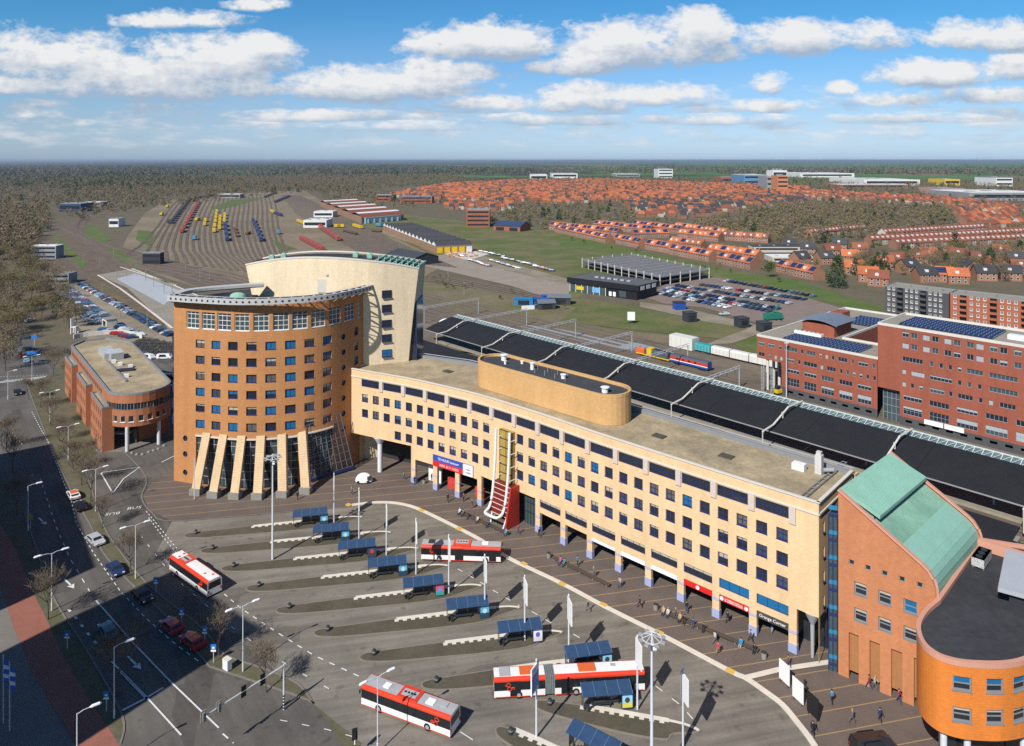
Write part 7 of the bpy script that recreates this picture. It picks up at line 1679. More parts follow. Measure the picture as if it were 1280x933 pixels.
for q in ([(70, 295), (95, 318), (108, 330), (100, 340), (85, 318), (66, 300)], [(135, 308), (165, 322), (175, 334), (150, 326), (130, 314)], [(172, 288), (192, 290), (190, 310), (170, 300)], [(262, 260), (290, 250), (330, 248), (300, 256), (270, 264)], [(340, 300), (372, 312), (350, 315)], [(105, 285), (118, 283), (140, 300), (125, 305), (108, 296)]): sheet('grass_patch', GP(q), M_grass2)
# hundreds of parked bicycles read as a mass beside the low office: individual frames near, the rest as one
# ================================================================ sheds, containers
def shed(name, label, cat, c, L, W, hw_, hr, rz, mw, mr, extra=None):
    t = thing(name, label, cat, (c[0], c[1], 0)); cc, ss = cos(rz), sin(rz); f = lambda u, v: (c[0] + u * cc - v * ss, c[1] + u * ss + v * cc); b = MB()
    b.prism([f(-L / 2, -W / 2), f(L / 2, -W / 2), f(L / 2, W / 2), f(-L / 2, W / 2)], 0, hw_)
    if hr > hw_:
        for s in (-1, 1): P = [(*f(s * L / 2, -W / 2), hw_), (*f(s * L / 2, W / 2), hw_), (*f(s * L / 2, 0), hr)]; b.face(P if s > 0 else P[::-1])
    b.build('wall', mw, t); b = MB(); e = .4
    if hr > hw_:
        for s in (-1, 1):
            P = [(*f(-L / 2 - e, s * (W / 2 + e)), hw_ - .1), (*f(L / 2 + e, s * (W / 2 + e)), hw_ - .1), (*f(L / 2 + e, 0), hr + .12), (*f(-L / 2 - e, 0), hr + .12)]; b.face(P if s < 0 else P[::-1]); b.face([(x, y, z_ - .15) for x, y, z_ in (P[::-1] if s < 0 else P)])
    else: b.prism([f(-L / 2 - .2, -W / 2 - .2), f(L / 2 + .2, -W / 2 - .2), f(L / 2 + .2, W / 2 + .2), f(-L / 2 - .2, W / 2 + .2)], hw_, hw_ + .25)
    b.build('roof', mr, t)
    for k in range(int(extra or 0)):
        u = -L / 2 + L * (k + .5) / extra; b = MB(); x, y = f(u, -W / 2 - .02); b.box(x, y, .3, L / extra * .6, .12, hw_ * .7, rz); b.build('door' if extra < 3 else 'window', M_glass, t)
    return t
M_slate = mat('slate_roof', (.045, .05, .06), s=.2, var=.25); M_dkshed = mat('dark_shed_wall', (.035, .04, .05), s=.3, var=.2)
shed('black_shed', 'large dark gabled shed between the cream tower and the workshop', 'shed', G(515, 328), 34, 20, 5, 8, -.85, M_dkshed, M_slate, 2)
c = [G(608, 393), G(632, 391), G(647, 387), G(712, 392 + 4), G(678, 385), G(652, 379)]
shed('blue_container', 'bright blue container with a white front beside the tracks', 'container', G(655, 381), 9, 4, 3, 3, -.1, mat('container_blue', (.02, .17, .38)), mat('container_blue2', (.02, .17, .38)), 1)
shed('blue_container', 'dark blue container second from the left of the row', 'container', G(677, 381), 8, 4, 3, 3, -.1, M_blue, M_blue, 1)
shed('blue_container', 'dark blue container standing next to the grey hut', 'container', G(687, 377), 7, 4, 3, 3, .3, M_blue, M_blue, 1)
shed('grey_hut', 'small grey gabled hut nearest the lawn', 'hut', G(682, 386), 8, 6, 3.2, 4.4, .2, M_slate, mat('hut_roof', (.12, .14, .16)), 1)
shed('grey_hut', 'larger grey gabled hut behind the white screen', 'hut', G(699, 380), 11, 6, 3.6, 4.8, -.1, M_slate, MATS['hut_roof'], 1)
b = MB(); p = [G(652, 388), G(668, 387), G(680, 383)]
for q, r in zip(p, p[1:]): b.bar((*q, 1), (*r, 1), .2, 2)
tag(b.build('white_screen', M_wht), 'white screen wall around the grey huts', 'screen wall')
for px, l in (((864, 404), 'small dark green cabin on the lawn path'), ((929, 411), 'dark green cabin by the access road corner'), ((957, 417), 'dark green cabin beside the red office roof')): shed('cabin', l, 'cabin', G(px[0] - 2, px[1] - 2), 4.5, 4.5, 4, 4, .3, M_dkshed, M_slate, 1)
shed('blue_skip', 'blue skip beside the access road', 'skip', G(849, 387), 5, 4, 3.4, 3.4, .2, M_blue, M_dark)
x, y = G(789, 405); t = thing('white_board', 'white board on two legs standing on the lawn', 'sign', (x, y, 0)); b = MB(); b.box(x, y, 1.5, 3.2, .15, 3.6); b.build('board', M_wht, t); b = MB(); b.box(x - 1, y, 0, .2, .2, 1.5); b.build('leg', M_dark, t); b = MB(); b.box(x + 1, y, 0, .2, .2, 1.5); b.build('leg', M_dark, t)
x, y = G(966, 400); t = thing('green_crane', 'green machine with a raised arm at the car park corner', 'machine', (x, y, 0)); b = MB(); b.box(x, y, .6, 8, 3, 2.4, .3); b.build('body', mat('machine_green', (.02, .16, .11)), t); b = MB(); b.bar((x, y, 3), (x + 3, y, 7), .5); b.build('arm', MATS['machine_green'], t); b = MB(); [b.cyl(x - 3 + 2 * k, y - 1.5, 0, .6, .4, 8) for k in range(4)]; b.build('wheel', M_black, t)
# kiosk van beside the tower
x, y = G(455, 603); t = thing('rounded_van', 'small rounded white van parked at the tower entrance', 'van', (x, y, .08)); b = MB(); b.dome(x, y, .35, 1.9, 1.15, 1.7, 14, 5); b.build('body', M_wht, t); b = MB(); b.box(x + 1.2, y - .5, .9, 1.0, .9, .6, .5); b.build('windscreen', M_glasst, t)
for sx, sy in ((-1, -.9), (1, -.9), (-1, .9), (1, .9)): b = MB(); b.tube([(x + sx, y + sy - .1, .4), (x + sx, y + sy + .1, .4)], .33, 10); b.build('wheel', M_black, t)
# ================================================================ cars
def car_proto(name, label, cat, col, L=4.5, Wd=1.85, h=1.25, van=False, detail=True, group=None, roof=None):
    t = thing(name, label, cat, (0, 0, 0), 0, group)
    def P(nm, b, m, par=t, sm=False): o = bpy.data.objects.new(nm, b.mesh(nm, m, smooth=sm)); COL.objects.link(o); o.parent = par; return o
    y = Wd / 2
    prof = [(-L / 2, .32), (-L / 2 - .02, .72), (-L * .46, .82), (-L * .44, .86), (-L * .36, h - .06), (-L * .28, h), (L * .04, h), (L * .12, h - .05), (L * .25, .84), (L * .42, .74), (L / 2 - .06, .6), (L / 2, .32)] if not van else [(-L / 2, .32), (-L / 2, h - .1), (-L * .48, h), (L * .22, h), (L * .30, h - .06), (L * .40, .95), (L * .48, .8), (L / 2, .32)]
    def lim(x, z): return y if z < .86 else y - (z - .84) * .42
    b = MB(); n = len(prof)
    for i in range(n - 1):
        (x0, z0), (x1, z1) = prof[i], prof[i + 1]; a, e = lim(x0, z0), lim(x1, z1); b.face([(x0, -a, z0), (x1, -e, z1), (x1, e, z1), (x0, a, z0)], 0)
    for s in (-1, 1):
        low = [(x, s * y, .32) for x, z in prof]; up = [(x, s * y, min(z, .84)) for x, z in prof]
        for i in range(n - 1):
            q = [low[i], low[i + 1], up[i + 1], up[i]]; b.face(q if s < 0 else q[::-1], 0)
            if prof[i][1] > .84 or prof[i + 1][1] > .84:
                q = [up[i], up[i + 1], (prof[i + 1][0], s * lim(*prof[i + 1]), max(.84, prof[i + 1][1])), (prof[i][0], s * lim(*prof[i]), max(.84, prof[i][1]))]; b.face(q if s < 0 else q[::-1], 0)
    if not detail:
        for sx in (-L * .3, L * .3): b.box(sx, 0, .05, .6, Wd - .06, .4, 0, 1)
        b.box(-L * .09, 0, .88, L * .42, Wd - .2 + .02, h - 1.02, 0, 1)
        for x0, z0, x1, z1 in ((L * .135, h - .07, L * .235, .88), (-L * .43, .9, -L * .37, h - .1)): b.face([(x0, -y + .3, z0 + .03), (x1, -y + .22, z1 + .03), (x1, y - .22, z1 + .03), (x0, y - .3, z0 + .03)] if x0 > 0 else [(x0, -y + .22, z0 + .03), (x1, -y + .3, z1 + .03), (x1, y - .3, z1 + .03), (x0, y - .22, z0 + .03)], 1)
        P('body', b, [col, M_glass]); return t
    P('body', b, col)
    for x0, z0, x1, z1, nm in ((L * .13, h - .06, L * .24, .87, 'windscreen'), (-L * .435, .89, -L * .365, h - .09, 'rear_window')):
        b = MB(); b.face([(x0, -y + .3, z0 + .02), (x1, -y + .2, z1 + .02), (x1, y - .2, z1 + .02), (x0, y - .3, z0 + .02)]); P(nm, b, M_glass)
    for s in (-1, 1):
        b = MB(); q = [(-L * .38, s * (y + .006), .88), (L * .2, s * (y + .006), .88), (L * .08, s * (y - .12), h - .08), (-L * .30, s * (y - .12), h - .08)]; b.face(q if s < 0 else q[::-1]); P('side_window', b, M_glass)
        for sx in (-L * .3, L * .31):
            b = MB(); b.tube([(sx, s * (y - .22), .33), (sx, s * (y + .01), .33)], .33, 12); w = P('wheel', b, M_black); b = MB(); b.tube([(sx, s * (y - .1), .33), (sx, s * (y + .02), .33)], .18, 8); P('rim', b, M_metal, w)
        b = MB(); b.box(L / 2 - .1, s * (y - .3), .52, .22, .35, .14); P('headlight', b, M_wht); b = MB(); b.box(-L / 2, s * (y - .25), .58, .12, .3, .16); P('tail_light', b, mat('tail_red', (.4, .02, .02)))
        b = MB(); b.box(L * .16, s * (y + .1), .85, .14, .2, .13); P('mirror', b, col)
    if roof: b = MB(); b.box(-L * .12, 0, h - .01, L * .34, Wd - .6, .06); P('roof_panel', b, roof)
    return t
paint = lambda n, c: mat('car_paint_' + n, c, .28, .06, s=2, spec=.5, coat=.5)
CC = {'silver': (.42, .43, .45), 'navy blue': (.02, .035, .10), 'black': (.012, .012, .014), 'teal grey': (.08, .15, .17), 'red': (.36, .015, .02), 'white': (.72, .72, .71), 'dark grey': (.05, .055, .06), 'blue': (.03, .10, .28), 'light blue': (.25, .42, .5), 'green': (.25, .33, .03), 'dark red': (.22, .015, .025)}
def hd(a, b): p, q = G(*a), G(*b); return atan2(q[1] - p[1], q[0] - p[0])
road = hd((119, 690), (60, 590)); down = road + pi
near = [((91.5, 622), 'white', road, 'white car with an orange red roof panel at the head of the parking lane', M_orange), ((100, 636), 'black', road, 'black car just behind the white car with the orange roof', None), ((119.5, 679), 'silver', down + .15, 'silver grey car parked in the lane beside the verge', None), ((144, 716), 'navy blue', hd((144, 716), (175, 752)), 'dark blue car parked in the lane where the shade begins', None), ((178, 749), 'black', hd((144, 716), (178, 749)), 'black car parked in deep shade', None),
        ((134.5, 793), 'teal grey', hd((134, 793), (100, 740)), 'teal grey car driving away in the shade of the street', None), ((214, 787), 'red', hd((237, 806), (213, 785)), 'first of two red cars parked in the shade', None), ((240, 806), 'red', hd((240, 806), (213, 785)), 'second of two red cars, nearer the crossing', None), ((22, 493), 'black', hd((22, 493), (60, 585)), 'black car driving near the zebra crossing', None), ((33, 453), 'light blue', 2.2, 'pale blue car on the upper street near the pillar sign', None), ((36, 438), 'dark grey', .5, 'dark grey car parked by the upper street', None), ((38, 402), 'white', 1.2, 'white car on the upper street under the trees', None)]
for p, c, rz, l, rf in near:
    o = car_proto('car', l, 'car', paint(c.replace(' ', '_'), CC[c]), roof=rf); x, y = G(*p); o.location = (x, y, .1); o.rotation_euler = (0, 0, rz)
o = car_proto('minibus', 'dark minibus at the bottom edge beside the orange building', 'minibus', paint('black', CC['black']), L=5.4, Wd=2.1, h=1.9, van=True); x, y = G(1093, 940); o.location = (x, y, .1); o.rotation_euler = (0, 0, radians(8))
o = car_proto('van', 'white van parked beside the bicycles behind the low office', 'van', paint('white', CC['white']), L=5, Wd=2, h=1.8, van=True); x, y = G(206, 449); o.location = (x, y, .1); o.rotation_euler = (0, 0, .1)
o = car_proto('van', 'white van with a blue mark behind the low round office', 'van', paint('white', CC['white']), L=4.4, Wd=2, h=1.7, van=True); x, y = G(187, 449); o.location = (x, y, .1); o.rotation_euler = (0, 0, -.5)
o = car_proto('bus_rear', 'x', 'bus', paint('blue', CC['blue']), L=5, h=1.5, van=True); o.name = 'car'; o['label'] = 'bright blue van partly hidden by the round tower'; o['category'] = 'van'; x, y = G(213, 488); o.location = (x, y, .1)
CAR = {c: car_proto('parked_car', 'x', 'car', paint(c.replace(' ', '_'), CC[c]), detail=False) for c in CC if c != 'green'}
used = set(); rc_ = random.Random(21)
WEI = ['navy blue'] * 4 + ['black'] * 5 + ['dark grey'] * 6 + ['silver'] * 4 + ['white'] * 3 + ['navy blue', 'blue', 'silver', 'dark red', 'teal grey', 'black', 'dark grey', 'navy blue', 'light blue', 'red', 'black', 'silver']
def lot_row(a, b_, n, ang, lot, group, skip=.06, jit=.25, sc=1.05, W=None):
    a, b_ = np.array(a), np.array(b_)
    for k in range(n):
        if rc_.random() < skip: continue
        p = a + (b_ - a) * (k + .5) / n; c = rc_.choice(W or WEI); o = CAR[c] if c not in used else copy_tree(CAR[c]); used.add(c)
        o.location = (p[0] + rc_.uniform(-jit, jit), p[1] + rc_.uniform(-jit, jit), .12); o.rotation_euler = (0, 0, ang + (pi if rc_.random() < .5 else 0) + rc_.uniform(-.04, .04)); o.scale = (sc,) * 3
        o['label'] = c + ' ' + lot; o['group'] = group
grp = 'cars in the long car park beside the railway'
P1, P2 = G(102, 357), G(214, 422); ang = atan2(P2[1] - P1[1], P2[0] - P1[0])
lot_row(G(101, 356), G(214, 421), 62, ang + pi / 2 + .3, 'car along the railway embankment in the upper left car park', grp, .03)
lot_row(G(80, 359), G(140, 404), 40, ang + pi / 2 - .3, 'car in the street side rows of the upper left car park', grp, .05); lot_row(G(76, 362), G(128, 405), 38, ang + pi / 2 - .3, 'car in the street side rows of the upper left car park', grp, .08); lot_row(G(72, 366), G(118, 408), 20, ang + pi / 2 - .3, 'car in the street side rows of the upper left car park', grp, .3)
lot_row(G(128, 413), G(168, 424), 12, ang + pi / 2 - .3, 'car just before the curved white wall of the car park', grp, .05); lot_row(G(144, 408), G(176, 421), 9, ang + pi / 2 - .3, 'car just before the curved white wall of the car park', grp, .05)
grp2 = 'cars in the brick car park beside the embankment'; e = np.array(G(1000, 385)) - np.array(G(850, 360)); ag = atan2(*(e[::-1]))
for a, b_, n in (((876, 357), (1015, 377), 23), ((845, 358), (990, 381), 25), ((835, 361), (975, 388), 24), ((830, 364), (965, 391), 22), ((905, 352), (1020, 372), 18), ((825, 368), (912, 386), 14)): lot_row(G(*a), G(*b_), n, ag + pi / 2, 'car in the full brick car park behind the pavilion', grp2, .06)
lot_row(G(900, 393), G(910, 395), 1, .2, 'car driving on the access road beside the brick car park', grp2, 0)
grp3 = 'cars on the gravel lot beside the workshop'
for a, b_, n in (((588, 326), (612, 334), 8), ((612, 326), (650, 337), 11), ((600, 315), (632, 322), 9), ((628, 323), (660, 331), 9), ((655, 329), (690, 340), 10), ((575, 320), (580, 322), 2)): lot_row(G(*a), G(*b_), n, -.2, 'car on the gravel lot before the yellow fronted workshop', grp3, .08, W=['black', 'dark grey', 'navy blue', 'dark grey', 'black', 'navy blue', 'silver', 'dark red'])
# bicycles: the near racks singly, the great mass behind as one
def bike_mesh():
    b = MB()
    for x in (-.55, .55):
        P = [(x + .33 * cos(t), 0, .35 + .33 * sin(t)) for t in np.linspace(0, 2 * pi, 11)]; b.tube(P, .03, 4, 0, False)
    for p, q in (((-.55, 0, .35), (-.1, 0, .85)), ((-.1, 0, .85), (.42, 0, .85)), ((-.1, 0, .3), (.42, 0, .8)), ((-.1, 0, .3), (-.1, 0, .9)), ((.55, 0, .35), (.4, 0, 1.0)), ((-.55, 0, .35), (-.1, 0, .3)), ((.4, -.25, 1.0), (.4, .25, 1.0))): b.bar(p, q, .05)
    b.box(-.12, 0, .9, .28, .15, .06); return b
bm = bike_mesh(); bme = bm.mesh('bicycle', mat('bicycle_paint', (.05, .05, .055), .5, .4, s=2)); bv = np.array(bm.v)
for k, (px, py) in enumerate(((1023, 806), (1026, 808), (1030, 806), (1034, 809), (1026, 801))):
    x, y = G(px, py); o = bpy.data.objects.new('bicycle', bme); COL.objects.link(o); o.location = (x, y, .08); o.rotation_euler = (.1, 0, .3 + .5 * k); tag(o, 'black bicycle standing in the corner passage of the yellow office', 'bicycle', 'bicycles in the office corner passage')
for k in range(20):
    x, y = G(82 + rc_.uniform(-8, 8), 441 + rc_.uniform(-5, 5)); o = bpy.data.objects.new('bicycle', bme); COL.objects.link(o); o.location = (x, y, .1); o.rotation_euler = (0, 0, rc_.uniform(0, 6)); tag(o, 'dark bicycle parked beside the far end of the low round office', 'bicycle', 'bicycles beside the low round office')
V, Fc = [], []; n0 = 0
poly = GP([(158, 432), (182, 424), (216, 432), (216, 443), (182, 443)])
xs = [p[0] for p in poly]; ys = [p[1] for p in poly]; bf = np.array([list(f) + [f[-1]] * (4 - len(f)) for f in bm.f if len(f) <= 4])
for k in range(2600):
    p = (rc_.uniform(min(xs), max(xs)), rc_.uniform(min(ys), max(ys)))
    if not inside(p, poly): continue
    row = round(p[1] / 2.2) * 2.2; a = rc_.choice((1.2, 1.4, 1.9)); c, s = cos(a), sin(a); q = bv.copy(); V.append(np.stack([q[:, 0] * c - q[:, 1] * s + p[0], q[:, 0] * s + q[:, 1] * c + row, q[:, 2] + .1], 1)); Fc.append(bf + n0); n0 += len(bv)
    if len(V) > 420: break
me = bpy.data.meshes.new('bicycle_mass'); VV = np.concatenate(V); FF = np.concatenate(Fc); me.from_pydata(VV.tolist(), [], [tuple(dict.fromkeys(f)) for f in FF.tolist()]); me.materials.append(mat('bicycle_mixed', (.09, .085, .085), .5, .5, s=1.5)); o = bpy.data.objects.new('bicycle_mass', me); COL.objects.link(o); tag(o, 'dense mass of parked bicycles behind the low round office', 'bicycles', kind='stuff')
# curved white wall and gate at the car park
b = MB(); L = smooth_line(GP([(92, 424), (110, 421), (150, 418), (178, 424)]), 4)
for p, q in zip(L, L[1:]): b.bar((*p, .9), (*q, .9), .4, 1.8)
tag(b.build('curved_wall', M_coping), 'curved white wall between the car park and the bicycles', 'wall')
shed('ticket_hut', 'small grey parking hut standing in the upper left car park', 'hut', G(137, 408), 6, 4, 3.2, 3.2, -.8, M_conc, M_concd, 1)
x, y = G(93, 417); t = thing('white_chair_sculpture', 'giant white chair sculpture beside the curved wall', 'sculpture', (x, y, 0)); b = MB(); b.box(x, y, 2.6, 2, 2, .3); b.build('seat', M_wht, t); b = MB(); b.box(x - .9, y, 2.9, .25, 2, 3.2); b.build('backrest', M_wht, t)
for sx, sy in ((-.9, -.9), (.9, -.9), (-.9, .9), (.9, .9)): b = MB(); b.box(x + sx, y + sy, 0, .25, .25, 2.6); b.build('leg', M_wht, t)
# ================================================================ trees
rt = random.Random(99)
M_bark = mat('grey_bark', (.095, .08, .062), s=1.5, var=.25)
M_twig = foliage('bare_twigs', (.14, .107, .066), (.20, .155, .098)); M_bud = foliage('budding_twigs', (.10, .10, .035), (.15, .14, .05)); M_olive = foliage('olive_twigs', (.125, .11, .045), (.185, .15, .07)); M_ever = foliage('evergreen_leaves', (.018, .04, .014), (.035, .065, .022)); M_leaf = foliage('young_leaves', (.06, .085, .02), (.10, .12, .03))
def branchy(seed, h, spread, levels=4):
    r = random.Random(seed); b = MB(); tips = []
    def grow(p, d, L, rad, lev):
        n = 3; P = [p]; q = np.array(p)
        for _ in range(n): d = d + np.array((r.uniform(-.12, .12), r.uniform(-.12, .12), r.uniform(-.02, .12))); d /= np.linalg.norm(d); q = q + d * L / n; P.append(tuple(q))
        b.tube(P, [rad * (1 - .18 * i) for i in range(n + 1)], 6 if lev < 2 else 3, 0, False)
        if lev == levels: tips.append((P[-1], d)); return
        k = (5, 4, 4, 3, 3)[lev]
        for j in range(k):
            a = 2 * pi * (j + r.random() * .6) / k; up = .75 + .5 * r.random(); nd = np.array((cos(a) * spread, sin(a) * spread, up * .8)); nd = nd / np.linalg.norm(nd) * .8 + d * .3; grow(tuple(np.array(P[-1]) if j < k - 1 else np.array(P[-2])), nd / np.linalg.norm(nd), L * r.uniform(.58, .8), rad * .52, lev + 1)
    grow((0, 0, 0), np.array((0, 0, 1.)), h * .36, h * .018, 0); return b, tips
def tri_crown(seed, h, w, n, size, thin, lo=.28, cone=False, lobes=7, out=0.):
    r = np.random.default_rng(seed); V = []; C = [(r.uniform(-.25, .25) * w, r.uniform(-.25, .25) * w, h * r.uniform(lo + .2, .82), r.uniform(.2, .34) * w) for _ in range(lobes)]
    b = MB()
    for _ in range(n):
        d = r.normal(size=3); d /= np.linalg.norm(d); rad = r.uniform(.3, 1.) ** .5
        if cone: z = h * (lo + (1 - lo) * r.random() ** 1.5); wz = w * .5 * (1 - ((z / h - lo) / (1 - lo)) ** 1.6) + .3; a = r.uniform(0, 2 * pi); c = np.array((cos(a) * wz * rad, sin(a) * wz * rad, z)); d = np.array((cos(a), sin(a), r.uniform(-.6, .5)))
        else: x, y, z, R = C[int(r.integers(lobes))]; c = np.array((x, y, z)) + d * R * rad * np.array((1, 1, .8))
        s = size * r.uniform(.6, 1.3); u = d * .8 + r.normal(size=3) * .45; u /= np.linalg.norm(u); v = np.cross(u, r.normal(size=3)); v /= np.linalg.norm(v)
        if r.random() < out:      # twig tufts lying over the outside of the crown
            w_ = d + np.array((0, 0, .35)) + r.normal(size=3) * .25; w_ /= np.linalg.norm(w_); v = np.cross(w_, r.normal(size=3)); v /= np.linalg.norm(v); u = np.cross(v, w_)
        b.face([tuple(c - v * s * thin * .5), tuple(c + v * s * thin * .5), tuple(c + u * s)])
    return b
def tree_proto(name, seed, h, w, m, n=560, size=1.6, thin=.085, ever=False, fine=False, cone=False):
    t = thing(name, 'x', 'tree', (0, 0, 0))
    def P(nm, b, mm): o = bpy.data.objects.new(nm, b.mesh(nm, mm)); COL.objects.link(o); o.parent = t; return o
    if fine:
        b, tips = branchy(seed, h, 1.0); P('trunk', b, M_bark); r = random.Random(seed); c = MB()
        for p, d in tips:
            for _ in range(3):
                e = np.array(p) + (d * .7 + np.array((r.uniform(-.6, .6), r.uniform(-.6, .6), r.uniform(-.1, .5)))) * .75; c.bar(p, tuple(e), .02)
        P('crown', c, mat('street_twigs', (.17, .13, .09), s=2))
    else:
        b, tips = branchy(seed, h * .9, .55, 2); P('trunk', b, M_bark); P('crown', tri_crown(seed, h, w, n, size, thin, .12 if ever else .3, cone, 8, .45), m)
    return t
STREET = [tree_proto('street_tree', s, h, 5, M_twig, fine=True) for s, h in ((1, 7.8), (2, 7.2), (3, 7.5))]
sp = [((273.5, 820), 'bare young street tree beside the blue signs and white cabinet'), ((332.5, 866), 'bare street tree on the verge behind the traffic light arm'), ((60, 775), 'bare street tree in the shade beside the cycle path'), ((143, 872), 'bare street tree at the lower end of the left verge'),
      ((50, 509.6), 'bare street tree near the zebra crossing'), ((74.3, 552), 'bare tree in the row before the middle bay of the low office'), ((80.5, 566), 'second bare tree in the row before the low office'), ((92, 587.5), 'third bare tree in the row before the low office'), ((101.4, 607), 'fourth bare tree in the row before the low office'), ((113, 627), 'bare tree just behind the white car'), ((127.5, 661), 'bare tree between silver car and bus road'), ((163.4, 715), 'bare tree beside the dark blue car'),
      ((63, 533), 'bare tree in the row opposite the first bay of the low office'), ((8, 560), 'bare tree at the left edge where the shade begins'), ((16, 590), 'bare tree in deep shade at the left edge'), ((22, 640), 'bare tree in deep shade above the cycle path'), ((36, 500), 'bare tree at the street corner near the zebra crossing'), ((86, 480), 'bare tree near the far end of the low office'), ((66, 470), 'bare tree beside the bicycle racks')]
for k, (p, l) in enumerate(sp):
    o = STREET[k] if k < 3 else copy_tree(STREET[k % 3]); x, y = G(*p); o.location = (x, y, .08); o['label'] = l; o['group'] = 'bare street trees'; o.rotation_euler = (0, 0, k * 1.3); s = .85 + .08 * (k % 5); o.scale = (s, s, s)
WOOD = [tree_proto('bare_tree', 11, 11, 9, M_twig), tree_proto('bare_tree', 12, 13, 10, M_twig, 480), tree_proto('bare_tree', 13, 10, 8.5, M_olive), tree_proto('budding_tree', 14, 9, 8, M_bud, 420, 1.2, .12), tree_proto('evergreen_tree', 15, 11, 6, M_ever, 500, 1.2, .35, True, cone=True), tree_proto('leafy_tree', 16, 8, 7, M_leaf, 420, 1.0, .4)]
WL = ['bare brown tree', 'tall bare brown tree', 'bare olive brown tree', 'budding yellow green tree', 'dark evergreen tree', 'green leafing tree']
first = [True] * 6
def put_tree(k, x, y, sc, where, lab=None):
    o = WOOD[k] if first[k] else copy_tree(WOOD[k]); first[k] = False; o.location = (x, y, 0); o.rotation_euler = (0, 0, rt.uniform(0, 6.2)); o.scale = (sc * rt.uniform(.9, 1.1), sc * rt.uniform(.9, 1.1), sc)
    o['label'] = lab or (WL[k] + ' ' + where); o['group'] = 'trees ' + where; return o
put_tree(4, *G(1047, 360), 1.62, '', 'tall dense dark conifer standing above the embankment, right')['group'] = 'lone trees on the embankment'
put_tree(5, *G(961, 347), 1.25, '', 'round dark green tree at the end of the solar roofed terrace'); put_tree(4, *G(1194, 312), 1.15, '', 'dark conifer before the long red roofed rows'); put_tree(4, *G(1238, 338), 1.3, '', 'dark loose conifer above the red apartments')
CROWD = [tri_crown(50 + i, h, w, 140, s, th, .05, cn, 6, .7) for i, (h, w, s, th, cn) in enumerate(((10, 9, 1.9, .3, False), (12, 10, 2.0, .3, False), (9, 8, 1.8, .35, False), (8, 7, 1.8, .35, False), (11, 6, 2.2, .5, True), (8, 7, 1.8, .4, False)))]
FAR = [tri_crown(70 + i, h, w, 18, s, th, 0, cn, 3, .85) for i, (h, w, s, th, cn) in enumerate(((11, 14, 6, .4, False), (12, 15, 6, .4, False), (10, 13, 6, .4, False), (9, 10, 5, .5, False), (13, 11, 6, .6, True), (9, 10, 5, .5, False)))]
TM = [M_twig, M_twig, M_olive, M_bud, M_ever, M_leaf]
def scatter(poly, n, wts, where, near_lim=0, sc=(.8, 1.15), inst=None):
    "random trees in a ground polygon: returns list of (dist, kind, x, y, scale, where)"
    P = GP(poly); xs = [p[0] for p in P]; ys = [p[1] for p in P]; out = []; tries = 0
    while len(out) < n and tries < n * 12:
        tries += 1; y = min(ys) + (max(ys) - min(ys)) * rt.random(); x = rt.uniform(min(xs), max(xs))
        if inside((x, y), P): out.append((hypot(x, y), rt.choices(range(6), wts)[0], x, y, rt.uniform(*sc), where))
    return out
B_, M_, E_ = (5, 4, 5, .6, .5, .3), (3, 3, 4, 1.5, 1, 1), (1, 1, 1, .3, 6, .3)
near_t = scatter([(-40, 425), (-60, 262), (58, 262), (62, 290), (40, 330), (66, 352), (70, 380), (60, 400), (38, 408), (14, 425)], 640, B_, 'in the wood along the upper street at the left')
near_t += scatter([(70, 355), (82, 385), (100, 405), (90, 415), (62, 395)], 14, B_, 'between the upper street and the car park') + scatter([(2, 425), (12, 425), (20, 450), (4, 470)], 8, B_, 'at the left kerb of the upper street')
near_t += scatter([(1060, 330), (1280, 310), (1280, 352), (1180, 356), (1100, 350), (1060, 345)], 80, M_, 'among the houses behind the apartments') + scatter([(1010, 300), (1280, 285), (1280, 312), (1060, 332), (980, 345)], 50, M_, 'among the long red roofed rows', sc=(.5, .8))
near_t += scatter([(880, 296), (860, 285), (940, 262), (1010, 256), (1185, 262), (1195, 280), (1120, 296), (1000, 308), (950, 308)], 620, B_, 'in the park wood beyond the terraces') + scatter([(600, 275), (640, 258), (780, 262), (800, 285), (690, 288), (640, 290)], 130, M_, 'behind the meadow') + scatter([(520, 345), (560, 350), (660, 372), (720, 384), (706, 392), (640, 378), (560, 364)], 26, (0, 0, 1, 3, 0, 2), 'in the rough strip beside the tracks', sc=(.22, .4))
near_t += scatter([(690, 296), (880, 340), (1000, 358), (1000, 350), (880, 330), (760, 303)], 14, (0, 0, 1, 1, 0, 1), 'on the green embankment', sc=(.25, .45)) + scatter([(70, 262), (200, 254), (300, 240), (420, 232), (430, 240), (330, 244), (180, 262), (100, 280)], 240, B_, 'along the edge of the shunting yard')
near_t += scatter([(395, 238), (470, 232), (520, 258), (480, 262), (400, 250)], 190, B_, 'behind the wave roofed hall') + scatter([(480, 262), (800, 248), (1280, 280), (1280, 300), (900, 290), (640, 282)], 150, M_, 'among the distant roofs', sc=(.5, .9))
near_t.sort()
M_floor = mat('wood_floor', (.12, .09, .055), s=.05, var=.3, c2=(.10, .095, .05))
for q in ([(-200, 420), (-200, 222), (560, 221), (420, 234), (330, 241), (200, 254), (110, 262), (62, 276), (50, 300), (62, 330), (66, 352), (74, 385), (60, 402), (30, 398)], [(880, 296), (860, 285), (940, 262), (1010, 256), (1185, 262), (1195, 280), (1120, 296), (1000, 308), (950, 308)]): sheet('wood_floor', GP(q), M_floor, z=.025)

